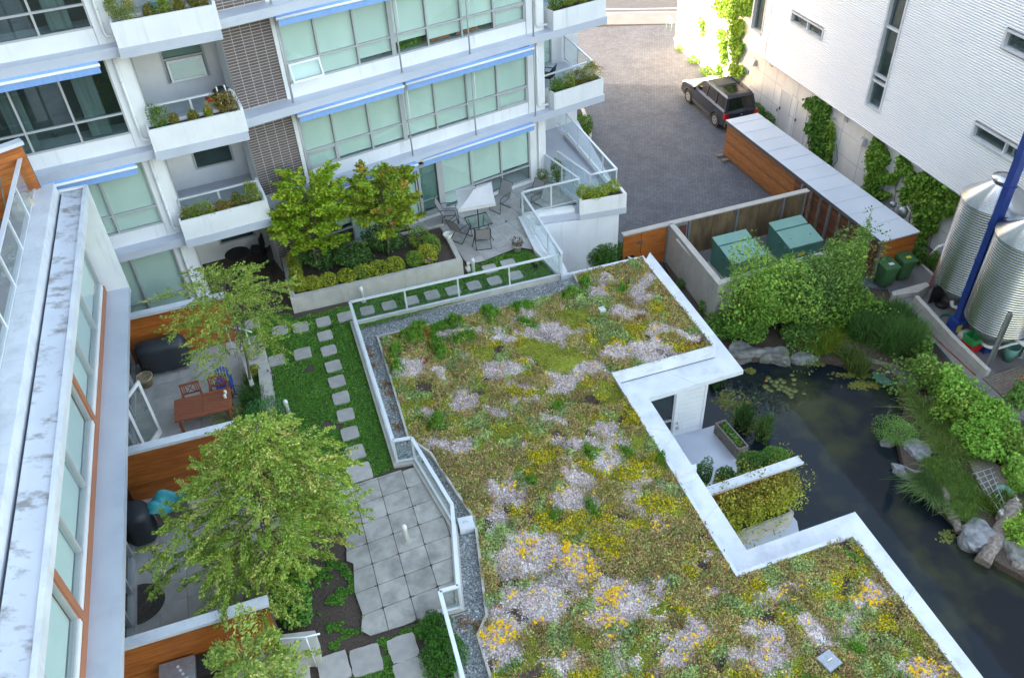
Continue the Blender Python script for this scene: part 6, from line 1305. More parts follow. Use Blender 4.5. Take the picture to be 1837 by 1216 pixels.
# big hornbeam-like tree, upper birch, lower sapling
tb = P(484, 1048, 0); tt = P(462, 762, 5.2)
tree('large_tree', 'large pale green weeping tree with layered sprays over the lower patio', tb, tt, lambda h: 2.25*(math.sin(min(1, (1.06-h)*1.35)*math.pi/2)**1.05)*(.6+.4*min(1, h*3)), 66, 98000, .060, [(.24, .38, .045), (.36, .48, .09), (.15, .27, .035), (.54, .56, .16), (.48, .45, .11)], [.24, .30, .14, .20, .12], .09, .26, .5, .5, twig=.085, sub=12, hmin=.14, seed=1, lv=.38)
tb = P(451, 695, 0); tt = P(398, 512, 4.3)
tree('birch_tree', 'slender light green birch with wispy branches over the barbecue patio', tb, tt, lambda h: 1.95*(1-.55*abs(h-.5)*1.5)*(.5+.5*min(1, (1.05-h)*3)), 36, 19000, .058, [(.17, .25, .04), (.25, .31, .06), (.12, .20, .03), (.34, .33, .08)], [.38, .3, .22, .1], .045, .12, .5, .5, twig=.09, sub=8, hmin=.36, updir=.5, seed=2, lv=.4)
tb = P(475, 1290, 0); tt = P(441, 1165, 2.4)
tree('young_tree', 'top of a young pale green tree at the bottom edge beside the steps', tb, tt, lambda h: 1.1*(1.05-h*.5), 20, 7000, .075, [(.18, .26, .05), (.28, .34, .08), (.36, .35, .1)], [.4, .4, .2], .03, .15, .5, .5, twig=.12, sub=6, hmin=.3, updir=.4, seed=3)
mc = [(.30, .46, .035), (.40, .52, .05), (.22, .37, .03), (.55, .38, .06)]
b = FP.xy(1.15, -1.3); tree('maple_tree', 'young yellow green maple, left of the two in the concrete planter', (*b, .45), (b[0]+.1, b[1]+.1, 3.35), lambda h: 1.25*(1.0-.45*max(0, h-.45)), 30, 16000, .095, mc, [.4, .3, .2, .1], .05, -.12, .5, .85, twig=.15, sub=6, hmin=.22, updir=.55, spread=.95, seed=4, group='maples in the concrete planter')
b = FP.xy(3.55, -1.35); tree('maple_tree', 'reddish tipped yellow green maple, right of the two in the concrete planter', (*b, .45), (b[0]+.12, b[1], 3.15), lambda h: 1.15*(1.0-.45*max(0, h-.5)), 28, 14500, .095, [(.30, .44, .04), (.38, .48, .06), (.21, .34, .03), (.60, .34, .07)], [.34, .26, .18, .22], .05, -.12, .5, .85, twig=.15, sub=6, hmin=.25, updir=.55, spread=.95, seed=5, group='maples in the concrete planter')
# planter hedges
for i, (s, o, r, zc, cc, lab) in enumerate([(.38, -.5, (.30, .28, .30), .70, 0, 'clipped golden box ball at the left front corner of the planter'), (.85, -.42, (.30, .26, .26), .66, 0, 'golden box ball second from the left front planter corner'), (.36, -1.1, (.22, .38, .30), .72, 1, 'green box shrub along the left planter wall'), (.38, -1.8, (.24, .38, .38), .75, 0, 'golden box shrub at the rear left of the planter'),
    (1.35, -.42, (.30, .25, .26), .66, 0, 'golden box ball beside the left purple dish'), (1.95, -.42, (.32, .26, .26), .66, 0, 'golden box ball right of the left purple dish'), (2.5, -.42, (.32, .26, .28), .68, 1, 'green box ball at the front middle of the planter'), (3.05, -.42, (.34, .27, .28), .68, 0, 'golden box ball in front of the right maple trunk'), (3.6, -.42, (.34, .27, .28), .68, 0, 'golden box ball fourth from the right planter end'),
    (4.3, -.5, (.30, .27, .30), .68, 1, 'green box ball third from the right planter end'), (4.75, -.55, (.34, .34, .36), .72, 0, 'box shrub second from the right planter end'), (5.05, -1.05, (.30, .42, .36), .72, 1, 'green box shrub at the right planter end'), (4.75, -1.6, (.40, .45, .40), .75, 1, 'tall green box shrub behind the right planter end')]):
    if s > LP-.2: s = LP-.35
    shrub('box_shrub', 0, 0, zc, r, 1500, .05, [(.22, .26, .03), (.13, .22, .035)][cc], lab, asp=.7, lump=.15, shell=.35, group='clipped box shrubs in the concrete planter', col2=(.30, .30, .04), frac=.3, xy=FP.xy(s, o), zmin=.45, stems=False)
for (s, o, r, zc, lab) in [(2.35, -1.25, (.62, .50, .42), .85, 'dark green rhododendron between the two maples'), (1.25, -1.7, (.7, .5, .5), .9, 'dark green shrub behind the left maple trunk'), (3.5, -1.8, (.7, .4, .45), .9, 'dark green shrub behind the right maple trunk')]:
    shrub('rhododendron', 0, 0, zc, r, 2600, .10, (.07, .15, .04), lab, asp=.38, lump=.4, xy=FP.xy(s, o), zmin=.45, group='dark shrubs in the concrete planter')
# balcony planting
def balc(fr, s0, s1, o, z, segs, lab):
    for i, (a, w_, h, cc, nm) in enumerate(segs):
        col = [(.17, .22, .03), (.24, .22, .045), (.09, .17, .03), (.30, .22, .05)][cc]
        shrub('balcony_plant', i*31, int(z*10), z+h*.5, (w_, .15+.05*w_, h*.55), int(700+4200*w_*h), .055, col, nm+lab, 'plant', asp=.5, lump=.5, col2=(.32, .24, .05), frac=.25, xy=fr.xy(a, o), zmin=z-.05, group='balcony planter shrubs', stems=False)
balc(W, .5, 3, .38, 9.5, [(.82, .38, .75, 0, 'big bushy green shrub at the left end'), (1.45, .14, .32, 1, 'small bronze tuft left of the middle'), (1.85, .17, .38, 0, 'small round green shrub'), (2.25, .12, .30, 1, 'small bronze tuft right of the middle'), (2.75, .30, .45, 1, 'spreading bronze shrub at the right end')], ' of the top balcony planter')
balc(W, .5, 3, .38, 6.5, [(.85, .22, .62, 2, 'upright green conifer shrub'), (1.25, .12, .28, 1, 'small bronze tuft nearest the conifer'), (1.75, .12, .30, 1, 'small bronze tuft at the middle'), (2.2, .12, .30, 0, 'small green tuft'), (2.72, .32, .62, 3, 'large bronze green shrub')], ' in the middle balcony planter')
balc(W, .5, 3, .38, 3.5, [(.85, .30, .35, 2, 'low green shrub at the left end'), (1.3, .30, .38, 0, 'low yellow green shrub'), (1.85, .25, .30, 3, 'dry orange grass tuft'), (2.3, .20, .45, 2, 'wispy dark green plant'), (2.78, .22, .65, 0, 'upright leafy shrub at the right end')], ' in the lowest balcony planter')
for k, z in ((1, 3.55), (2, 6.55), (3, 9.55)):
    nm_ = {1: ' in the corner planter, first upper floor', 2: ' in the corner planter, second upper floor', 3: ' in the topmost corner planter'}[k]
    balc(A, 1, 3.2, .10, z, [(1.25, .25, .40, 2, 'leafy green shrub at the left end'), (1.75, .30, .45, 0, 'leafy green shrub left of the middle'), (2.3, .30, .50, 2, 'leafy green shrub right of the middle'), (2.85, .32, .70, 0, 'taller leafy shrub at the right end')], nm_)
for i, (px, py, lab) in enumerate(((1045, 345, 'left end'), (1062, 346, 'middle'), (1080, 342, 'middle right'), (1100, 334, 'right end'))):
    shrub('planter_shrub', px, py, .72, (.24, .22, .26), 1100, .05, (.22, .27, .03), 'yellow green shrub at the %s of the white podium planter' % lab, asp=.6, lump=.3, group='podium planter shrubs', zmin=.4, stems=False)
shrub('potted_shrub', 1000, 305, .55, (.28, .35, .45), 1300, .06, (.12, .20, .05), 'grey green shrub behind the railing glass of the corner terrace', zmin=.0)
# lower planting by the podium
shrub('round_shrub', 1076, 452, -2.25, (.80, .70, .78), 15000, .085, (.055, .15, .025), 'round clipped dark green shrub beside the orange gate', asp=.5, lump=.12, shell=.55, up=.3)
shrub('climbing_shrub', 1020, 448, -1.9, (.35, .35, .95), 1500, .08, (.13, .24, .04), 'loose light green shrub against the white podium wall', lump=.6, zmin=-3)
shrub('climbing_shrub', 1000, 425, -1.2, (.25, .25, .5), 700, .08, (.16, .26, .04), 'thin leafy shoot rising beside the terrace railing', lump=.6)
shrub('small_shrub', 1220, 508, -2.8, (.16, .14, .22), 300, .07, (.07, .15, .04), 'small dark plant in the gap by the concrete wall', lump=.3, stems=False)
shrub('small_shrub', 1265, 548, -2.75, (.25, .25, .25), 500, .07, (.10, .2, .04), 'small green plant at the foot of the concrete wall corner', lump=.3, stems=False)
shrub('bed_shrub', 1045, 225, -2.7, (.5, 1.1, .35), 2600, .10, (.07, .14, .03), 'dark green shrubs in the curved bed beside the apartment corner', lump=.5, zmin=ZL)
shrub('bed_shrub', 1120, 450, -2.7, (.35, .3, .3), 800, .08, (.07, .17, .03), 'small dark shrub at the foot of the orange gate', lump=.4, zmin=ZL, stems=False)
# bushes between transformer wall and pond
BU = [(1302, 586, -2.5, (.62, .6, .55), 5200, .10, (.07, .16, .03), 'low dark green bush at the foot of the concrete wall, left of the shrubbery'), (1345, 588, -2.35, (.75, .6, .6), 6000, .10, (.085, .19, .03), 'mid green bush above the pond edge rocks'),
      (1378, 530, -1.6, (1.25, 1.1, 1.35), 15000, .11, (.15, .27, .05), 'big light green bush in front of the first transformer'), (1462, 515, -1.5, (1.15, 1.1, 1.45), 13000, .10, (.085, .165, .045), 'tall darker green bush between the light bush and the cedar shed'),
      (1508, 494, -1.4, (.95, .95, 1.5), 12500, .10, (.12, .22, .04), 'tall green bush partly hiding the cedar shed end'), (1545, 436, -.9, (.28, .28, .85), 1000, .10, (.13, .24, .05), 'thin leafy leader reaching over the shed roof'), (1535, 562, -2.3, (.95, .75, .6), 7000, .10, (.11, .22, .035), 'spreading green bush above the reed bed'),
      (1440, 600, -2.55, (.8, .7, .5), 5000, .09, (.08, .16, .035), 'shaded bush behind the pale mossy rock'), (1415, 470, -1.0, (.22, .22, .45), 500, .09, (.16, .28, .05), 'thin shoot standing up in front of the second transformer')]
for b in BU: shrub('pond_bush', b[0], b[1], b[2]-.15, tuple(.84*v for v in b[3]), int(b[4]*.9), b[5], b[6], b[7], 'bush', lump=1.0, shell=.7, group='bushes between the transformers and the pond', zmin=ZL, spikes=.18, col2=(b[6][0]*1.5, b[6][1]*1.3, b[6][2]*1.2), frac=.35)
RB = [(1655, 632, -2.6, (.5, .5, .5), 2200, (.10, .20, .04), 'dark leafy bush beside the timber tap post'), (1668, 672, -2.45, (.75, .7, .65), 4800, (.17, .31, .06), 'bright green leafy bush right of the long slab rock'), (1708, 698, -2.4, (.85, .75, .7), 5600, (.16, .31, .05), 'bright green bush below the raised path'), (1712, 735, -2.5, (.75, .65, .6), 4400, (.19, .34, .05), 'lime green bush above the shore grasses'),
      (1757, 738, -2.4, (.9, .8, .65), 6000, (.14, .28, .04), 'lush green bush in the middle of the right bank'), (1770, 790, -2.5, (.85, .8, .6), 5400, (.13, .28, .04), 'lush green bush above the concrete outfall'), (1815, 805, -2.5, (.7, .8, .6), 4400, (.16, .31, .05), 'bright bush near the right edge above the green cap'), (1830, 860, -2.6, (.5, .6, .5), 3000, (.15, .29, .05), 'leafy bush at the right edge beside the green cap'),
      (1825, 955, -2.75, (.45, .5, .4), 2200, (.16, .28, .04), 'low yellow green plant above the boulder at the right edge'), (1832, 715, -2.5, (.5, .6, .6), 2800, (.09, .19, .04), 'dark rose bush at the right edge beside the deck')]
for b in RB: shrub('shore_bush', b[0], b[1], b[2]-.08, tuple(.74*v for v in b[3]), int(b[4]*.8), .105, b[5], b[6], 'bush', asp=.65, lump=1.0, up=.9, shell=.7, group='bushes on the right pond bank', zmin=-3.15, spikes=.15, col2=(b[5][0]*1.35, b[5][1]*1.2, b[5][2]*1.3), frac=.35)
c = P(1833, 678, -2.2); nobj('rose_bloom', leaves(np.repeat(c[None], 14, 0)+rng.normal(size=(14, 3))*.03, .07, (.70, .02, .06), .8, .5), MT['petal'], None, 'single red rose bloom at the right edge', 'flower')
# plants at the foot of building D and along its bed
for i, (px, py, z, r3, n, lab) in enumerate([(1226, 85, -2.85, (.4, .55, .2), 1400, 'sunny green shrub at the near street end of the long bed'), (1250, 105, -2.8, (.45, .6, .25), 1600, 'green shrub second from the street end of the long bed'), (1272, 128, -2.8, (.4, .55, .25), 1400, 'green shrub third from the street end of the long bed'), (1296, 140, -2.75, (.4, .5, .3), 1500, 'green shrub under the sunlit creeper'),
    (1360, 198, -2.75, (.4, .7, .3), 1700, 'dark green shrub beside the tail of the parked car'), (1378, 212, -2.8, (.35, .5, .25), 1100, 'dark green shrub between the car and the first door'), (1505, 322, -2.85, (.25, .3, .2), 500, 'small dark plant below the third door'), (1560, 368, -2.75, (.3, .8, .3), 1500, 'low creeper foliage behind the shed roof'), (1598, 412, -2.75, (.4, .7, .3), 1800, 'low leafy shrub beneath the gas meter'), (1643, 452, -2.7, (.45, .6, .35), 2200, 'leafy shrub beside the white elbow pipe'), (1676, 470, -2.8, (.3, .3, .25), 800, 'small shrub right of the white elbow pipe')]):
    shrub('wall_bed_shrub', px, py, z, r3, n, .085, (.12, .22, .035) if i < 4 else (.07, .155, .03), lab, 'shrub', lump=.5, group='shrubs along the corrugated building', zmin=ZL, stems=False)
# creepers on the wall of D
def creeper(ells, n, label, lit=False, leaf=.13, cols=((.11, .22, .03), (.16, .29, .045), (.07, .15, .025)), nstem=5):
    pts = []; tot = sum(e[2]*e[3] for e in ells); w_ = []
    for (x, y, rx, ry) in ells:
        m_ = max(12, int(n*rx*ry/tot)); a = rng.uniform(0, 2*np.pi, m_); r = np.sqrt(rng.random(m_)); r *= 1+.25*np.sin(3*a+x)
        for xx, yy in zip(x+r*rx*np.cos(a), y+r*ry*np.sin(a)):
            s, z = D.at(xx, yy, .08); z = min(z, (-.04 if s > -1.9 else 5.5)); 
            if z < ZL+.02: z = ZL+.05+random.random()*.3
            pts.append((s, z))
    pts = np.array(pts); o = .03+np.abs(rng.normal(size=len(pts)))*.12+.05*vnoise(pts[:, 0], pts[:, 1], 2.5, 4)
    q = np.c_[D.O[0]+D.u[0]*pts[:, 0]+D.n[0]*o, D.O[1]+D.u[1]*pts[:, 0]+D.n[1]*o, pts[:, 1]]; cl = np.array(cols)[rng.choice(3, len(q), p=[.45, .3, .25])]
    t = thing('wall_creeper', label, 'creeper', (*D.xy(pts[:, 0].mean(), 0), ZL), 'creepers on the white wall'); d_ = np.tile(np.array([[D.n[0]*.3, D.n[1]*.3, -.8]]), (len(q), 1))
    nobj('foliage', leaves(q, leaf, cl, .8, .5, .22, droop=d_), MT['leaf'], t); s = MB()
    for i in range(nstem):
        a = pts[rng.integers(len(pts))]; s.tube([D.p(a[0]+random.uniform(-.3, .3), .015, ZL), D.p(a[0]+random.uniform(-.3, .3), .02, (a[1]+ZL)/2), D.p(a[0], .02, a[1])], .012, 5, False)
    s.build('stems', MT['bark'], t)
creeper([(1320, 14, 32, 20), (1345, 10, 12, 14), (1322, 55, 13, 26), (1322, 90, 12, 20), (1322, 130, 14, 16), (1297, 75, 7, 26), (1300, 105, 5, 14), (1288, 10, 8, 8), (1290, 125, 5, 10)], 5200, 'sunlit creeper hanging down the far white wall above the parked car', cols=((.15, .27, .04), (.20, .32, .05), (.10, .19, .03)))
creeper([(1261, 48, 4, 20), (1258, 40, 3, 8)], 160, 'single thin creeper strand on the sunlit white wall')
creeper([(1474, 192, 24, 24), (1470, 225, 20, 24), (1474, 262, 16, 26), (1484, 292, 8, 14)], 4600, 'dense dark creeper beside the two white doors', cols=((.065, .16, .03), (.10, .21, .035), (.05, .12, .02)))
creeper([(1495, 245, 4, 26), (1490, 275, 4, 16)], 380, 'narrow light green creeper strand next to the dense dark one', cols=((.15, .27, .04), (.18, .30, .05), (.12, .2, .03)))
creeper([(1577, 275, 18, 26), (1572, 315, 18, 28), (1562, 345, 10, 12), (1585, 350, 12, 8)], 4200, 'leafy creeper column left of the gas meter')
creeper([(1600, 320, 14, 9), (1622, 300, 12, 18), (1640, 325, 12, 14), (1645, 350, 12, 18), (1690, 335, 34, 18), (1705, 362, 30, 24), (1670, 372, 24, 24), (1660, 405, 20, 24), (1650, 438, 14, 18), (1625, 350, 6, 16), (1662, 318, 14, 10)], 10500, 'broad bright creeper sweeping down beside the silos')
# hedges of the lower patios
shrub('patio_hedge', 1362, 836, -1.95, (.62, .50, .42), 8000, .06, (.075, .17, .035), 'dome shaped green cypress hedge behind the metal capped screen', 'hedge', asp=.5, lump=.2, shell=.3, up=.3, zmin=-2.7)
shrub('patio_hedge', 1392, 822, -2.0, (.38, .36, .34), 3500, .06, (.09, .20, .035), 'smaller green cypress at the pond end of the patio', 'hedge', asp=.5, lump=.2, shell=.3, up=.3, zmin=-2.7)
shrub('patio_shrub', 1262, 850, -1.9, (.25, .25, .45), 1600, .06, (.05, .12, .03), 'dark conifer in the corner of the patio against the eave', zmin=ZL, lump=.3)
shrub('patio_shrub', 1303, 858, -2.2, (.35, .28, .35), 2200, .06, (.06, .14, .03), 'low dark shrub between the conifer and the domed hedge', zmin=ZL, lump=.3)
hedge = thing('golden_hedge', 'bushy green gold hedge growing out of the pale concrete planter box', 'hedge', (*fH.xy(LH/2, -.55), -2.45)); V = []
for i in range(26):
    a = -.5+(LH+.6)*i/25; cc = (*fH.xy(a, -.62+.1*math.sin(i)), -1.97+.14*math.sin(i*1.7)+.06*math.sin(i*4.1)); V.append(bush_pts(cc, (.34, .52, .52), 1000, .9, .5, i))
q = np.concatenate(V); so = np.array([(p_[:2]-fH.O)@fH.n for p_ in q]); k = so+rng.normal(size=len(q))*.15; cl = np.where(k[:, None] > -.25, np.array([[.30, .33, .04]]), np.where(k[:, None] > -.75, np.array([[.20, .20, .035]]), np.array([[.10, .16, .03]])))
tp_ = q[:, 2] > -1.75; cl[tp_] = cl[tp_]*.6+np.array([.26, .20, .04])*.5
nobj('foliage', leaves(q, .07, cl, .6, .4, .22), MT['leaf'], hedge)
nobj('trough_plants', leaves(np.array([(*fT.xy(random.uniform(.15, LT-.1), random.gauss(0, .06)), -2.62+random.random()*.14) for _ in range(260)]), .07, (.09, .2, .04), .6), MT['leaf'], None, 'few green seedlings growing in the timber trough', 'plants', kind='stuff')
# reeds and grasses
def reeds(px, n, h, col, label, lean=.25, w_=.013, z=-3.25, cat='reeds', dirv=None, name='reed_bed'):
    q = scatter([P2(*p_, z) for p_ in px], n); cl = np.array(col)[rng.choice(len(col), len(q))]; nobj(name, blades(np.c_[q, np.full(len(q), z)], h*np.clip(.7+.5*vnoise(q[:, 0], q[:, 1], 1.5, 6), .3, 1.3), cl, lean, w_, .22, dirv), MT['leaf'], None, label, cat, kind='stuff')
rc = [(.055, .17, .045), (.08, .22, .05), (.11, .25, .06), (.18, .27, .09)]
reeds([(1515, 615), (1560, 632), (1600, 650), (1635, 650), (1650, 625), (1610, 595), (1560, 590), (1520, 600)], 9500, 1.55, rc, 'tall dark green reeds at the far right corner of the pond')
reeds([(1490, 640), (1520, 668), (1545, 680), (1560, 665), (1520, 640)], 450, .7, [(.10, .18, .04), (.16, .2, .05)], 'sparse reeds standing in the water before the thin log', .4)
reeds([(1620, 700), (1650, 760), (1690, 830), (1740, 830), (1745, 780), (1700, 745), (1640, 720)], 6500, .55, [(.16, .29, .06), (.22, .34, .07), (.34, .35, .14), (.12, .24, .05)], 'bending green sedge on the right pond bank', .7, .012, -3.1, 'grass', (-.5, -.3, 0))
reeds([(1655, 830), (1680, 880), (1720, 935), (1745, 930), (1750, 870), (1700, 830)], 3600, .42, [(.19, .32, .07), (.24, .36, .09), (.13, .25, .06)], 'rough green grass around the weathered log', .7, .012, -3.05, 'grass', (-.5, -.4, 0))
reeds([(1640, 860), (1670, 900), (1695, 900), (1660, 855)], 1200, .5, [(.10, .2, .07), (.15, .24, .07)], 'grass tuft overhanging the water at the right shore', .9, .012, -3.1, 'grass', (-.6, -.5, 0))
reeds([(1750, 905), (1800, 935), (1830, 925), (1800, 890)], 1600, .45, [(.13, .2, .03), (.10, .18, .03)], 'fresh grass between the boulder and the concrete block', .7, .012, -3.0, 'grass')
reeds([(1440, 625), (1470, 640), (1500, 630), (1500, 590), (1450, 590)], 4200, .6, [(.18, .28, .03), (.12, .22, .03), (.28, .30, .04)], 'yellow green grasses between the bushes and the boulder', .7, .012, -3.05, 'grass')
reeds([(1318, 760), (1330, 745), (1350, 742), (1345, 765), (1330, 775)], 420, .7, [(.07, .15, .04)], 'small reed clump rising from the water beside the timber trough', .35)
reeds([(1353, 790), (1368, 765), (1382, 765), (1375, 800)], 460, .65, [(.09, .18, .05), (.13, .22, .06)], 'reed clump in the water behind the domed hedge', .35)
reeds([(1272, 680), (1290, 668), (1300, 690), (1280, 705)], 260, .5, [(.06, .13, .04)], 'sparse reeds in the water near the white siding wall', .4)
shrub('feathery_plant', 1612, 775, -2.9, (.55, .5, .35), 5200, .06, (.14, .27, .06), 'feathery light green plant overhanging the right pond edge', 'plant', asp=.2, lump=.3, spikes=.3, zmin=-3.3)
# floating weed near building and bank
fw = []
for (x, y, rx, ry, n) in ((1300, 715, 18, 18, 120), (1330, 730, 22, 24, 200), (1345, 760, 24, 14, 180), (1545, 690, 24, 8, 160), (1575, 690, 16, 8, 60), (1345, 665, 10, 5, 60), (1460, 652, 30, 4, 150), (1700, 960, 16, 14, 60), (1620, 705, 8, 20, 80), (1550, 672, 46, 5, 300)):
    c = np.array([P2(x+random.gauss(0, rx*.5), y+random.gauss(0, ry*.5), -3.24) for _ in range(n)]); fw.append(np.c_[c, np.full(n, -3.246)])
fw = np.concatenate(fw); v, f, cc = leaves(fw, .11, np.array([(.12, .14, .03), (.17, .15, .03), (.08, .11, .03)])[rng.choice(3, len(fw))], .7, 30); nobj('floating_pondweed', (v, f, cc), MT['leaf'], None, 'patches of floating pondweed near the building and the reeds', 'pondweed', kind='stuff')
# garden plants between patio 1 and lawn
reeds([(448, 690), (478, 690), (480, 730), (440, 735)], 1700, .5, [(.08, .19, .05), (.12, .26, .07), (.06, .15, .04)], 'strap leaved irises beside the table patio', .5, .018, 0.0, 'irises', name='iris_clump')
shrub('fern_shrub', 470, 745, .28, (.55, .55, .35), 4200, .08, (.055, .17, .05), 'dark green ferny shrub next to the white bollard light', asp=.3, lump=.3, zmin=0)
shrub('bronze_shrub', 412, 745, .28, (.42, .35, .3), 2400, .05, (.15, .19, .05), 'fine leaved bronze green shrub at the end of the wooden table', asp=.3, lump=.4, zmin=0)
shrub('yellow_shrub', 455, 668, .25, (.26, .25, .22), 900, .06, (.24, .24, .04), 'small yellow shrub by the garden kerb', zmin=0, lump=.4, stems=False)
for (x, y, lab) in ((483, 671, 'purple flowers beside the low retaining wall'), (497, 798, 'magenta flowers under the big tree by the lawn')):
    c = P(x, y, .3); nobj('flowers', leaves(np.repeat(c[None], 22, 0)+rng.normal(size=(22, 3))*.05, .06, (.28, .03, .35) if x < 490 else (.6, .03, .35), .8, .5), MT['petal'], None, lab, 'flowers')
shrub('leafy_shrub', 522, 1082, .5, (.42, .42, .5), 2600, .10, (.08, .2, .04), 'green leafy shrub beside the cedar fence end', zmin=0)
shrub('leafy_shrub', 515, 1010, .5, (.5, .6, .5), 2600, .09, (.06, .15, .03), 'dark undergrowth shrub below the big tree', zmin=0)
shrub('ground_shrub', 800, 1170, .14, (.42, .55, .2), 5000, .05, (.05, .15, .025), 'dense green mound of ground cover beside the railing at the bottom', zmin=-.05, stems=False, up=.3)
shrub('ground_shrub', 780, 1125, .10, (.35, .35, .15), 2400, .05, (.05, .14, .025), 'small green mound below the terrace corner', zmin=-.05, stems=False, up=.3)
# ================================================================== CAR
def suv():
    t = thing('parked_car', 'dark grey boxy suv with sunroof parked on the brick driveway by the shed', 'car', (0, 0, 0))
    # x forward (front +x), y left, z up; half width .90
    HW = .92
    low = [(-2.22, .38), (-2.27, .62), (-2.24, .98), (-2.15, 1.08), (-1.4, 1.10), (0, 1.07), (.95, 1.06), (1.35, 1.03), (1.95, .93), (2.22, .78), (2.30, .55), (2.24, .32), (1.9, .26), (-1.9, .28)]
    q = MB()
    def section(prof, hw0, hw1, zref):
        pass
    arches = [(-1.42, .40), (1.45, .40)]
    # side outline with wheel arches
    def outline():
        o = [(-2.22, .40), (-2.27, .62), (-2.24, .98), (-2.12, 1.10), (.98, 1.10), (1.40, 1.05), (2.0, .95), (2.24, .78), (2.30, .55), (2.22, .34)]
        bot = [(1.9, .30)]
        for cx in (1.45, -1.42):
            for a in np.linspace(0, math.pi, 9): bot.append((cx+.43*math.cos(a), .34+.43*math.sin(a)))
            if cx > 0: bot += [(.6, .28), (-.6, .28)]
        bot += [(-2.0, .34)]; return o+bot
    o = outline(); n = len(o)
    def loft(rings, closed=True, caps=True):
        base = len(q.V)
        for r in rings: q.V.extend([tuple(map(float, p)) for p in r])
        k = len(rings[0]); q.sm = False
        for i in range(len(rings)-1):
            for j in range(k if closed else k-1): j2 = (j+1) % k; q.face([base+i*k+j, base+i*k+j2, base+(i+1)*k+j2, base+(i+1)*k+j])
        if caps: q.face([base+j for j in range(k)][::-1]); q.face([base+(len(rings)-1)*k+j for j in range(k)])
    def ring(y, sx=1.0, dz=0, top=0): return [(x*sx, y, z+dz-(top if z > 1.0 else 0)) for x, z in o]
    loft([ring(-HW+.0, .985, 0, .10), ring(-HW-.02+.0, .995, 0, .2)] and [ring(-HW, .985, 0, .05), ring(-HW+.07, 1.0, 0, .0), ring(0, 1.012, .0, -.03), ring(HW-.07, 1.0, 0, 0), ring(HW, .985, 0, .05)])
    q.build('body', MT['car'], t)
    # greenhouse: pillars and roof painted, glass inset
    def gh(zb, zt, g=0.0):
        b = [(-2.16+g, -.82+g), (.98-g, -.82+g), (.98-g, .82-g), (-2.16+g, .82-g)]; tp = [(-1.98+g, -.70+g), (.22-g, -.70+g), (.22-g, .70-g), (-1.98+g, .70-g)]
        return [(x, y, zb) for x, y in b], [(x, y, zt) for x, y in tp]
    b, tp = gh(1.08, 1.70); g = MB(); g.hexa(b, tp); g.build('windows', MT['carglass'], t)
    r = MB(); r.hexa([(-2.04, -.74, 1.69), (.26, -.74, 1.69), (.26, .74, 1.69), (-2.04, .74, 1.69)], [(-1.92, -.66, 1.775), (.05, -.66, 1.765), (.05, .66, 1.765), (-1.92, .66, 1.775)]).build('roof', MT['car'], t)
    MB().box(-1.62, -.92, -.40, .40, 1.768, 1.782).build('sunroof', MT['carglass'], t); 
    for x in (-1.9, -.78, .0): MB().tube([(x, -.66, 1.80), (x, .66, 1.80)], .018, 6).build('roof_bar', MT['carplast'], t)
    MB().box(-.70, -.05, -.46, .46, 1.774, 1.786).build('roof_panel', MT['carplast'], t)
    for y in (-.64, .64): MB().tube([(-1.95, y, 1.79), (-1.5, y, 1.83), (-.3, y, 1.83), (.1, y, 1.78)], .022, 6).build('roof_rail', MT['carplast'], t)
    # pillars
    for y in (-1, 1):
        for (xb, xt, w_) in ((-2.10, -1.94, .10), (-1.12, -1.06, .09), (-.18, -.20, .09), (.95, .20, .08)):
            p0 = (xb, y*.832, 1.08); p1 = (xt, y*.712, 1.70); h = MB(); h.hexa([(xb-w_/2, y*.84-.012, 1.07), (xb+w_/2, y*.84-.012, 1.07), (xb+w_/2, y*.84+.012, 1.07), (xb-w_/2, y*.84+.012, 1.07)], [(xt-w_/2, y*.715-.012, 1.71), (xt+w_/2, y*.715-.012, 1.71), (xt+w_/2, y*.715+.012, 1.71), (xt-w_/2, y*.715+.012, 1.71)]); h.build('pillar', MT['car'], t)
    for x in (-2.17, ):
        for y in (-.76, .76): MB().hexa([(x-.01, y-.06, 1.09), (x+.03, y-.06, 1.09), (x+.03, y+.06, 1.09), (x-.01, y+.06, 1.09)], [(x+.16, y*.87-.05, 1.7), (x+.2, y*.87-.05, 1.7), (x+.2, y*.87+.05, 1.7), (x+.16, y*.87+.05, 1.7)]).build('pillar', MT['car'], t)
    # hood panel line, cladding, bumpers, lights
    for y in (-1, 1):
        MB().box(-.95, .95, min(y*.925, y*.955), max(y*.925, y*.955), .30, .46).build('sill_trim', MT['carplast'], t)
        for cx in (1.45, -1.42):
            tr = MB(); tr.tube([(cx+.46*math.cos(a), y*.915, .34+.46*math.sin(a)) for a in np.linspace(-.05, math.pi+.05, 12)], .035, 5); tr.build('wheel_arch', MT['carplast'], t)
            w_ = MB(); w_.tube([(cx, y*.70, .345), (cx, y*.945, .345)], .345, 26); wh = w_.build('wheel', MT['tyre'], t)
            rm = MB(); rm.tube([(cx, y*.93, .345), (cx, y*.952, .345)], .21, 22); rm.build('rim', MT['alloy'], wh)
            for k in range(5): a = k*2*math.pi/5; hb = MB(); hb.tube([(cx+.12*math.cos(a+.6), y*.953, .345+.12*math.sin(a+.6)), (cx+.12*math.cos(a+.6), y*.957, .345+.12*math.sin(a+.6))], .045, 8); hb.build('rim_opening', MT['black'], wh)
        MB().box(.70, .86, min(y*.93, y*1.09), max(y*.93, y*1.09), 1.06, 1.22).build('mirror', MT['car'], t)
        for x in (-.05, -.95): MB().box(x-.16, x, min(y*.925, y*.95), max(y*.925, y*.95), .93, .97).build('door_handle', MT['carplast'], t)
        for x in (.95, -.12, -1.1): MB().box(x-.006, x+.006, min(y*.918, y*.925), max(y*.918, y*.925), .45, 1.06).build('door_gap', MT['black'], t)
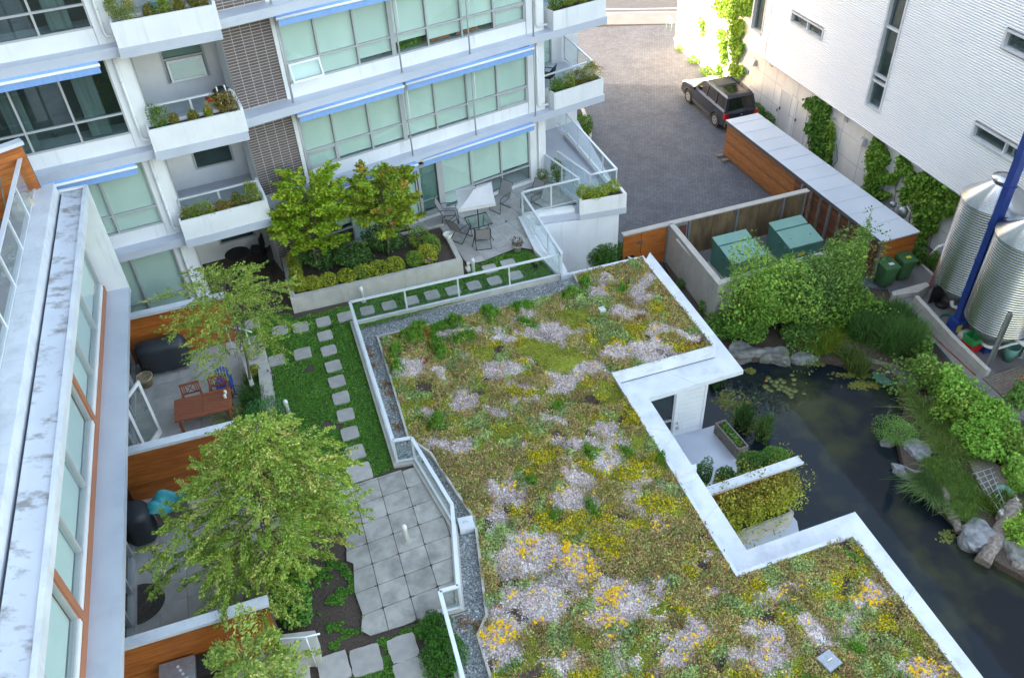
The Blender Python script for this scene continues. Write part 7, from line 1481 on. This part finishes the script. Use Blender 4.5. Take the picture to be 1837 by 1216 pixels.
        MB().hexa([(-2.30, min(y*.70, y*.93), .70), (-2.16, min(y*.70, y*.93), .70), (-2.16, max(y*.70, y*.93), .70), (-2.30, max(y*.70, y*.93), .70)], [(-2.28, min(y*.72, y*.93), 1.0), (-2.12, min(y*.72, y*.93), 1.0), (-2.12, max(y*.72, y*.93), 1.0), (-2.28, max(y*.72, y*.93), 1.0)]).build('tail_light', MT['lens'], t)
        MB().box(2.12, 2.30, min(y*.58, y*.88), max(y*.58, y*.88), .70, .86).build('headlight', MT['alloy'], t)
    MB().box(-2.36, -2.2, -.90, .90, .36, .60).build('bumper', MT['carplast'], t); MB().box(2.2, 2.36, -.88, .88, .34, .60).build('bumper', MT['carplast'], t)
    MB().box(-2.375, -2.362, -.16, .16, .62, .74).build('number_plate', MT['white'], t); MB().box(2.30, 2.325, -.45, .45, .64, .80).build('grille', MT['black'], t)
    MB().box(-2.305, -2.285, -.05, .05, .86, .92).build('badge', MT['alloy'], t)
    MB().tube([(.96, -.5, 1.12), (.7, -.1, 1.3)], .012, 4).build('wiper', MT['black'], t); return t
car = suv(); wf, wr = P2(1235, 184, ZL), P2(1283, 227, ZL); dv_ = (wf-wr); ang = math.atan2(dv_[1], dv_[0]); dv_ /= np.linalg.norm(dv_); right = np.array([dv_[1], -dv_[0]])
cc_ = (wf+wr)/2+right*.88+dv_*.0; car.location = (*cc_, ZL+.004); car.rotation_euler = (0, 0, ang); car.scale = (1.05, 1.0, 1.0)
# ================================================================== PATIO OF BUILDING A: parasol, glass table, chairs
c = P2(863, 442, 0); tbl = thing('glass_table', 'square glass patio table with dark frame under the white parasol', 'table', (*c, 0)); fT2 = Fr(c, 60.2); zt = .72
cor = [P2(833, 391, zt), P2(871, 381, zt), P2(884, 401, zt), P2(845, 412, zt)]; cm = sum(cor)/4
MB().prism([cm+(p_-cm)*.96 for p_ in cor], zt-.01, zt).build('table_top', GL['table'], tbl)
MB().tube([(*p_, zt) for p_ in cor+cor[:1]], .02, 8).build('frame', MT['metalblack'], tbl)
for p_ in cor: q_ = cm+(p_-cm)*1.0; q1 = cm+(p_-cm)*.75; MB().tube([(*q1, zt-.02), (*(cm+(p_-cm)*.55), .4), (*q_, 0)], .014, 6).build('leg', MT['metalblack'], tbl)
par = thing('parasol', 'off white square parasol over the glass table', 'parasol', (*cm, 0)); MB().tube([(*cm, .0), (*cm, 2.16)], .02, 8).build('pole', MT['metalblack'], par); MB().lathe((*cm, 0), [(.15, 0), (.15, .05), (.04, .09)], 16).build('base', MT['metalblack'], par)
zc_ = 1.92; tc_ = [P2(817, 342, zc_), P2(882, 326, zc_), P2(889, 365, zc_), P2(822, 377, zc_)]; tcm = sum(tc_)/4; apex = (*tcm, 2.24)
q = MB(); q.sm = False; bs = len(q.V)
tc_c = tc_; N_ = 8
for i in range(4):
    a, b = tc_c[i], tc_c[(i+1) % 4]
    for j in range(N_):
        for k in range(6):
            def pt(u, v): e = a+(b-a)*u; sag = .10*math.sin(math.pi*u)*v*v; x = np.array(apex[:2])*(1-v)+e*v; e2 = x+(tcm-x)*.03*math.sin(math.pi*u)*v; return (*e2, apex[2]*(1-v)+zc_*v-.05*math.sin(math.pi*v)+0*sag)
            q.poly([pt(j/N_, k/6), pt(j/N_, (k+1)/6), pt((j+1)/N_, (k+1)/6), pt((j+1)/N_, k/6)])
    q.poly([(*a, zc_), (*b, zc_), (*b, zc_-.10), (*a, zc_-.10)])
q.build('canopy', MT['canopy'], par); MB().lathe((apex[0], apex[1], apex[2]-.02), [(.05, 0), (.04, .06), (.01, .09)], 10).build('finial', MT['grey'], par)
for p_ in tc_c: MB().tube([(*cm, 1.98), (*(cm+(p_-cm)*.9), zc_-.07)], .010, 5).build('rib', MT['metalblack'], par)
def mesh_chair():
    t = thing('garden_chair', 'x', 'chair', (0, 0, 0), 'mesh chairs round the glass table')
    MB().hexa([(-.25, -.22, .40), (.25, -.22, .40), (.25, .24, .43), (-.25, .24, .43)], [(-.25, -.22, .415), (.25, -.22, .415), (.25, .24, .445), (-.25, .24, .445)]).build('seat', MT['fabric'], t)
    MB().hexa([(-.25, -.25, .42), (.25, -.25, .42), (.25, -.235, .42), (-.25, -.235, .42)], [(-.23, -.50, .98), (.23, -.50, .98), (.23, -.485, .98), (-.23, -.485, .98)]).build('backrest', MT['fabric'], t)
    for x in (-.27, .27):
        MB().tube([(x, -.50, .98), (x, -.24, .42), (x, .25, .43), (x, .30, .02)], .013, 6).build('frame', MT['metalblack'], t); MB().tube([(x, .22, .42), (x, -.30, .0)], .013, 6).build('leg', MT['metalblack'], t); MB().tube([(x, -.34, .64), (x, .0, .66), (x, .22, .62), (x, .25, .43)], .014, 6).build('armrest', MT['metalblack'], t)
    MB().tube([(-.27, .30, .02), (.27, .30, .02)], .012, 6).build('crossbar', MT['metalblack'], t); MB().tube([(-.27, -.30, .015), (.27, -.30, .015)], .012, 6).build('crossbar', MT['metalblack'], t); MB().tube([(-.25, -.50, .985), (.25, -.50, .985)], .012, 6).build('crossbar', MT['metalblack'], t)
    return t
ch = mesh_chair()
spots = [(867, 440, 'near side, its back to the lawn', (860, 400)), (828, 428, 'left side, angled by the maple', (860, 405)), (897, 375, 'far right side, turned to the parasol', (866, 395)), (808, 398, 'beside the maple and half hidden by leaves', (860, 395)), (953, 372, 'farthest right, standing behind the railing glass', (900, 400))]
for i, (x, y, lab, look) in enumerate(spots):
    p0 = P2(x, y, .0); d_ = P2(*look, 0)-p0; r_ = math.atan2(d_[1], d_[0])-math.pi/2; lb = 'grey mesh folding chair on the '+lab if i < 3 else 'grey mesh folding chair '+lab
    if i == 0: ch.location = (*p0, .004); ch.rotation_euler = (0, 0, r_); ch['label'] = lb
    else: copy_tree(ch, (*p0, .004), r_, lb)
def pot(px, py, z, r, h, m, lab, plant=None, n=200, leaf=.06, name='plant_pot'):
    c = P2(px, py, z); t = thing(name, lab, 'pot', (*c, z)); MB().lathe((*c, z), [(r*.7, 0), (r, h*.8), (r*1.08, h*.82), (r*1.08, h), (r*.9, h), (r*.88, h*.88)], 16).build('pot', MT[m], t)
    if plant: nobj('plant', leaves(bush_pts((*c, z+h+r*.7), (r*1.2, r*1.2, r), n, .5), leaf, plant, .4), MT['leaf'], t)
    return t
pot(928, 450, 0, .17, .26, 'pot', 'round grey pot with a half dead plant on the patio corner', (.16, .10, .06), 260, .07); pot(975, 328, 0, .2, .2, 'pot', 'low pot of drooping green plant below the downpipe', (.14, .18, .05), 350, .08)
pot(960, 478, 0, .13, .2, 'black', 'small black pot in the grass near the railing corner', (.12, .22, .04), 200, .07); pot(822, 478, 0, .13, .22, 'oldwood', 'small brown pot by the corner of the concrete planter', (.12, .08, .05), 60, .05)
fg = thing('white_figurine', 'small white garden figurine beside the concrete planter corner', 'figurine', (*P2(841, 487, 0), 0)); c = P2(841, 487, 0); MB().lathe((*c, 0), [(.07, 0), (.09, .10), (.06, .22), (.035, .26), (.06, .31), (.05, .37), (.01, .40)], 12).build('body', MT['cream'], fg); MB().box(c[0]-.10, c[0]+.02, c[1]-.02, c[1]+.03, .12, .2).build('wing', MT['cream'], fg)
c = P2(803, 420, .75); wc = thing('white_basket', 'white wire basket hanging at the right end of the concrete planter', 'basket', (*c, .5)); MB().tube([(c[0]+.16*math.cos(a), c[1]+.16*math.sin(a), .75) for a in np.linspace(0, 6.28, 16)], .015, 5).build('rim', MT['cream'], wc); MB().lathe((*c, .55), [(.06, 0), (.14, .1), (.16, .2)], 14, False).build('bowl', MT['cream'], wc)
q = P2(908, 397, .01); tag(MB().lathe((*q, 0), [(.05, .003), (.05, .012)], 12).build('floor_drain', MT['dgrey']), 'small dark round drain in the patio slabs', 'drain')
# ================================================================== PATIO OF BUILDING C
wt = thing('wooden_table', 'reddish hardwood garden table on the slab patio', 'table', (*P2(362, 735, .74), 0)); zt = .74
tc = [P2(312, 718, zt), P2(413, 694, zt), P2(414, 728, zt), P2(312, 760, zt)]
e1 = tc[1]-tc[0]; e2 = ((tc[3]-tc[0])+(tc[2]-tc[1]))/2; ex = e1/np.linalg.norm(e1); 
ey = e2-ex*e2.dot(ex); Lx = np.linalg.norm(e1); Ly = np.linalg.norm(ey); ey /= Ly; fW = Fr(tc[0], 0); fW.u = ex; fW.n = ey; fW.rot = math.atan2(ex[1], ex[0])
q = MB(); [q.fb(fW, a, b, c_, d_, zt-.055, zt) for a, b, c_, d_ in ((0, Lx, 0, .07), (0, Lx, Ly-.07, Ly), (0, .07, .07, Ly-.07), (Lx-.07, Lx, .07, Ly-.07))]; q.build('frame', MT['table'], wt)
ns = 9; sw_ = (Ly-.14)/ns
for i in range(ns):
    for h in (0, 1): MB().fb(fW, .073+h*(Lx-.14)/2, .07+(h+1)*(Lx-.14)/2-.004, .07+i*sw_+.003, .07+(i+1)*sw_-.003, zt-.03, zt-.004).build('slat', MT['table'], wt)
for a in (.1, Lx-.1):
    for b in (.1, Ly-.1): MB().fb(fW, a-.035, a+.035, b-.035, b+.035, 0, zt-.055).build('leg', MT['table'], wt)
for k, (u, v) in enumerate(((Lx-.14, .25), (Lx-.16, .42))):
    c = fW.xy(u, v); tag(MB().lathe((*c, zt), [(.03, 0), (.05, .03), (.035, .07), (.05, .1), (.02, .14)], 12).build('table_ornament', MT['cream']), 'small pale ornament on the wooden table end, '+('farther' if k == 0 else 'nearer')+' of two', 'ornament', 'ornaments on the wooden table')
def wood_chair():
    t = thing('wooden_chair', 'x', 'chair', (0, 0, 0), 'wooden chairs at the garden table'); m = MT['table']
    for i in range(5): MB().box(-.24, .24, -.22+i*.09, -.22+i*.09+.08, .42, .44).build('seat_slat', m, t)
    for x in (-.25, .25): MB().box(x-.02, x+.02, -.26, -.22, 0, .92).build('leg', m, t); MB().box(x-.02, x+.02, .2, .24, 0, .62).build('leg', m, t); MB().box(x-.025, x+.025, -.26, .25, .62, .645).build('armrest', m, t)
    MB().box(-.27, .27, -.26, -.22, .88, .94).build('top_rail', m, t); MB().box(-.23, .23, -.255, -.225, .55, .59).build('lower_rail', m, t)
    for x in (-.19, -.14, .14, .19): MB().box(x-.014, x+.014, -.25, -.23, .59, .88).build('back_slat', m, t)
    MB().tube([(-.11, -.24, .59), (.11, -.24, .88)], .013, 4).build('cross_slat', m, t); MB().tube([(.11, -.24, .59), (-.11, -.24, .88)], .013, 4).build('cross_slat', m, t); return t
wc_ = wood_chair(); p0 = fW.xy(Lx*.30, -.12); r_ = math.atan2(ey[1], ey[0])-math.pi/2; wc_.location = (*p0, 0.004); wc_.rotation_euler = (0, 0, r_+.05); wc_['label'] = 'wooden cross back chair at the table, nearer the open glass door'
copy_tree(wc_, (*fW.xy(Lx*.78, -.16), .004), r_-.05, 'wooden cross back chair at the table, nearer the blue chair')
# blue adirondack chair
bcx = P2(408, 702, 0); ad = thing('blue_chair', 'blue slatted adirondack chair at the end of the wooden table', 'chair', (0, 0, 0)); m = MT['chairblue']
for i in range(5): x = -.2+i*.1; MB().hexa([(x-.045, -.18, .28), (x+.045, -.18, .28), (x+.045, -.16, .28), (x-.045, -.16, .28)], [(x*1.15-.045, -.50, .95-.05*abs(i-2)), (x*1.15+.045, -.50, .95-.05*abs(i-2)), (x*1.15+.045, -.48, .95-.05*abs(i-2)), (x*1.15-.045, -.48, .95-.05*abs(i-2))]).build('back_slat', m, ad)
for i in range(5): y = -.15+i*.11; MB().box(-.25, .25, y, y+.095, .27+i*.022, .29+i*.022).build('seat_slat', m, ad)
for x in (-.3, .3): MB().box(x-.06, x+.06, -.3, .4, .53, .555).build('armrest', m, ad); MB().box(x-.02, x+.02, .28, .36, 0, .53).build('leg', m, ad); MB().box(x-.02, x+.02, -.32, -.26, 0, .53).build('leg', m, ad)
ad.location = (*bcx, .004); ad.rotation_euler = (0, 0, math.radians(200)); ad.scale = (.7, .7, .74)
def covered(px, py, w_, d_, h, rot, lab, wheels=True, m='cover', name='covered_barbecue'):
    c = P2(px, py, 0); t = thing(name, lab, 'barbecue', (0, 0, 0)); V = []; q = MB(); nx = 20; lv = [(0.12, 1.0), (.3, 1.02), (.6, .98), (.78, 1.04), (.88, .95), (.96, .72), (1.0, .45)]
    rings = []
    for (zf_, sc) in lv:
        r = []
        for k in range(28):
            a = 2*math.pi*k/28; cx_, cy_ = math.cos(a), math.sin(a); e = 3.4; rr = (abs(cx_)**e+abs(cy_)**e)**(-1/e); f_ = 1+.045*math.sin(k*2.9+zf_*3)*(1.2-zf_)
            r.append((cx_*rr*w_/2*(sc*.5+.5 if zf_ > .9 else sc)*f_, cy_*rr*d_/2*sc*f_, h*zf_+.02*math.sin(a*2+1)*zf_))
        rings.append(r)
    b_ = 0; q.sm = True
    for r in rings: q.V += r
    for i in range(len(rings)-1):
        for k in range(28): k2 = (k+1) % 28; q.face([i*28+k, i*28+k2, (i+1)*28+k2, (i+1)*28+k])
    q.face([(len(rings)-1)*28+k for k in range(28)]); q.build('cover', MT[m], t)
    if wheels:
        for x in (-w_*.36, ): MB().tube([(x, -d_*.45-.02, .1), (x, -d_*.45+.04, .1)], .1, 16).build('wheel', MT['tyre'], t); MB().tube([(x, -d_*.45-.027, .1), (x, -d_*.45-.02, .1)], .06, 14).build('hub', MT['cream'], t)
        for x in (w_*.4, ): MB().box(x-.03, x+.03, -d_*.42, -d_*.36, 0, .2).build('leg', MT['steel'], t)
        MB().tube([(w_*.53, -.15, .72), (w_*.60, -.15, .72), (w_*.60, .15, .72), (w_*.53, .15, .72)], .014, 6).build('side_handle', MT['steel'], t)
    t.location = (*c, .004); t.rotation_euler = (0, 0, rot); return t
covered(303, 660, 1.45, .62, 1.12, fW.rot, 'large barbecue under a charcoal cover in front of the cedar fence'); covered(262, 960, .8, .62, 1.0, math.radians(-70), 'charcoal covered barbecue by the glass doors under the big tree', False)
pot(264, 690, 0, .24, .34, 'tan', 'tan fabric pot standing beside the covered barbecue', (.12, .09, .05), 80, .05); c = P2(262, 655, .0)
c = P2(268, 1078, 0); FCm = Fr(FC.xy(FC.so(c)[0], -.64), _az); pts = [FCm.xy(.55*math.cos(a), 0)+np.array([1, 0])*0 for a in (0,)]; q = MB(); arc = [FC.xy(FC.so(c)[0]+.55*math.cos(a), -.60+.62*math.sin(a)) for a in np.linspace(0, math.pi, 18)]; q.prism(arc, .003, .025)
tag(q.build('door_mat', MT['mat_']), 'half round coir door mat outside the lower patio door', 'door mat')
c = P2(305, 895, .8); tp = thing('turquoise_tarp', 'crumpled turquoise tarp over furniture half hidden behind the big tree', 'tarp', (*c, 0)); q = MB(); q.sm = False; nx, ny = 18, 12; fq = Fr(P2(268, 905, .7), 0); fq.u = ex; fq.n = ey
for i in range(nx+1):
    for j in range(ny+1): u, v = i/nx*1.0, j/ny*.6-.2; z = .75+.12*math.sin(u*7+v*3)+.08*math.sin(v*13-u*5)-.5*max(0, abs(v-.15)-.3); q.V.append((*fq.xy(u, v), max(z, .05)))
for i in range(nx):
    for j in range(ny): a_ = i*(ny+1)+j; q.face([a_, a_+ny+1, a_+ny+2, a_+1])
q.build('sheet', MT['teal'], tp); MB().fb(fq, .1, .9, 0, .3, 0, .6).build('bench_below', MT['oldwood'], tp)
c = P2(315, 1215, .85); lb = thing('metal_barbecue', 'grey metal barbecue with round knobs at the bottom left patio', 'barbecue', (*c, 0)); fq = Fr(P2(285, 1192, .9), 0); fq.u = ex; fq.n = ey
q = MB(); q.fb(fq, 0, .72, 0, .55, .2, .9); q.build('body', MT['steel'], lb); MB().fb(fq, .74, 1.15, 0, .5, .2, .82).build('side_shelf', MT['black'], lb); MB().tube([fq.p(.1, .5, .93), fq.p(.62, .5, .93)], .02, 6).build('lid_handle', MT['steel'], lb)
for i in range(3): MB().lathe((*fq.xy(.38+.05*i, .18+.1*i), .9), [(.03, 0), (.03, .02)], 10).build('knob', MT['cream'], lb)
c = P(466, 1190, .45); sc_ = thing('metal_bowls', 'stack of pale metal bowls on the lower steps', 'bowls', (c[0], c[1], .3)); MB().lathe((c[0], c[1], .42), [(.05, 0), (.13, .1), (.12, .1), (.05, .02)], 16).build('bowl', MT['alloy'], sc_); MB().lathe((c[0]+.02, c[1]+.02, .31), [(.05, 0), (.15, .08), (.14, .08), (.05, .02)], 16).build('bowl', MT['alloy'], sc_)
pot(458, 640, .42, .18, .12, 'pot', 'wide shallow pot of pale succulents on the concrete landing', (.36, .38, .26), 260, .06)
# terrace items
pot(33, 470, 6.03, .15, .2, 'pot', 'small terrace pot with a green plant, farther of two behind the glass', (.08, .16, .04), 150, .06); pot(24, 500, 6.03, .17, .2, 'pot', 'small terrace pot with a green plant, nearer of two behind the glass', (.08, .16, .04), 150, .06)
c = P2(45, 375, 6.3); q = MB(); q.sm = True; bgz = 6.03
q.lathe((c[0], c[1], bgz), [(.26, 0), (.34, .12), (.30, .38), (.22, .52), (.24, .60)], 12); tag(q.build('fabric_bag', mat('beige_sack', (.55, .47, .37), (.42, .35, .27), .85, 6, bump=.6, bs=8)), 'beige fabric sack leaning on the cedar screen of the roof terrace', 'bag')
tt_ = thing('garden_tool', 'worn wooden broom leaning by the terrace screen', 'broom', (*P2(12, 400, 6.03), 6.03)); MB().tube([P(14, 400, 6.1), P(0, 320, 7.3)], .02, 6).build('handle', MT['oldwood'], tt_); MB().tube([P(14, 400, 6.05), P(13, 392, 6.35)], .09, 6).build('bristles', MT['tan'], tt_)
# balcony things
def rattan(c, z, rot, lab, first=None):
    if first is not None: return copy_tree(first, (*c, z), rot, lab)
    t = thing('rattan_chair', lab, 'chair', (0, 0, 0), 'dark rattan chairs on the corner balcony'); m = MT['black']
    MB().box(-.26, .26, -.24, .26, .40, .46).build('seat', m, t); q = MB(); n_ = 10; q.sm = True
    for i in range(n_+1):
        a = math.pi*(.0+i/n_); x = -.29*math.cos(a); q.V += [(x, -.10-.20*math.sin(a), .42), (x*1.05, -.14-.26*math.sin(a), .60+.36*math.sin(a))]
    for i in range(n_): q.face([2*i, 2*i+2, 2*i+3, 2*i+1])
    q.build('backrest', m, t)
    for x in (-.22, .22):
        for y in (-.2, .22): MB().tube([(x, y, .42), (x*1.1, y*1.1, 0)], .014, 6).build('leg', MT['metalblack'], t)
    for x in (-.29, .29): MB().tube([(x, -.12, .62), (x, .2, .62), (x, .24, .42)], .02, 6).build('armrest', m, t)
    t.location = (*c, z); t.rotation_euler = (0, 0, rot); return t
z2 = 2.944; r1 = rattan(A.xy(1.15, -1.9), z2, A.rot-1.2, 'dark rattan balcony chair nearer the white column'); rattan(A.xy(1.95, -1.6), z2, A.rot+.6, 'dark rattan balcony chair nearer the outer railing', r1)
c = A.xy(1.2, -1.6); gr_ = thing('kettle_grill', 'black kettle grill on the corner terrace', 'grill', (*c, 0)); MB().lathe((*c, .5), [(.05, 0), (.24, .08), (.30, .22), (.26, .34), (.12, .42), (.02, .44)], 20).build('bowl', MT['black'], gr_)
for a in (0, 2.1, 4.2): MB().tube([(c[0]+.12*math.cos(a), c[1]+.12*math.sin(a), .58), (c[0]+.28*math.cos(a), c[1]+.28*math.sin(a), -.05)], .014, 6).build('leg', MT['metalblack'], gr_)
MB().tube([(c[0]+.3, c[1], .78), (c[0]+.42, c[1]+.02, .78)], .02, 6).build('handle', MT['metalblack'], gr_)
c = A.xy(2.1, -3.0); tag(MB().lathe((*c, -.05), [(.20, 0), (.25, .25), (.22, .42), (.18, .5)], 14).build('blue_bag', MT['bluebag']), 'blue and white bag on the corner terrace floor', 'bag')
c = A.xy(1.55, -2.7); q = MB(); q.prism([A.xy(1.2, -2.9), A.xy(1.9, -3.0), A.xy(1.95, -2.5), A.xy(1.25, -2.4)], -.05, .75); tag(q.build('white_cabinet', MT['cream']), 'white storage cabinet against the corner terrace wall', 'cabinet')
c = A.xy(1.3, -2.2); q = MB(); q.prism([A.xy(.8, -2.8), A.xy(1.18, -2.85), A.xy(1.18, -2.3), A.xy(.8, -2.3)], -.05, .6); tag(q.build('blue_tarp_pile', MT['chairblue']), 'blue tarp pile beside the white cabinet on the corner terrace', 'tarp')
# bag on the balcony railing
c = W.xy(2.72, .0); q = MB(); q.sm = True; zb_ = 6.5
bag = thing('black_bag', 'black sports bag with white straps and a red lining on the balcony rail', 'bag', (*c, zb_))
V = bush_pts((*c, 6.92), (.30, .18, .36), 1, .1)
q.lathe((*c, 6.55), [(.16, 0), (.26, .12), (.28, .35), (.24, .52), (.12, .60)], 12); q.build('body', MT['black'], bag)
for dx in (-.1, .13): MB().tube([W.p(2.72+dx, .27, 6.75), W.p(2.72+dx, .25, 7.0), W.p(2.72+dx, .05, 7.2)], .022, 5).build('strap', MT['cream'], bag)
MB().fb(W, 2.25, 2.6, -.12, .12, 6.82, 6.9).build('lining', MT['red'], bag)
c = W.xy(1.62, -.35); bkt = thing('turquoise_bucket', 'turquoise bucket on the top balcony behind the planter', 'bucket', (*c, 8.94)); MB().lathe((*c, 9.3), [(.13, 0), (.18, .3), (.16, .3), (.12, .03)], 16).build('tub', mat('turquoise_plastic', (.02, .42, .62), None, .4), bkt); MB().lathe((*c, 8.94), [(.16, 0), (.16, .36)], 10).build('stand', MT['dgrey'], bkt)
q = thing('round_patio_table', 'dark round garden table in the shaded ground floor recess', 'table', (*W.xy(1.9, -1.5), 0)); c = W.xy(1.9, -1.5); MB().lathe((*c, .68), [(.42, 0), (.44, .02), (.42, .03)], 24).build('top', MT['black'], q); MB().lathe((*c, 0), [(.2, 0), (.04, .05), (.04, .68)], 10).build('pedestal', MT['black'], q)
for i in range(2):
    c = W.xy(2.6+i*.1, -1.9+i*.95); t = thing('recess_chair', 'black garden chair in the shaded recess, '+('by the window' if i == 0 else 'nearer the brick wall'), 'chair', (*c, 0), 'black chairs in the recess'); MB().box(c[0]-.24, c[0]+.24, c[1]-.24, c[1]+.24, .40, .45).build('seat', MT['black'], t); MB().box(c[0]+.20, c[0]+.25, c[1]-.24, c[1]+.24, .45, .95).build('backrest', MT['black'], t)
    for x in (-.2, .2):
        for y in (-.2, .2): MB().box(c[0]+x-.015, c[0]+x+.015, c[1]+y-.015, c[1]+y+.015, 0, .4).build('leg', MT['black'], t)
print('objects', len(bpy.data.objects), 'faces', sum(len(o.data.polygons) for o in bpy.data.objects if o.type == 'MESH'))
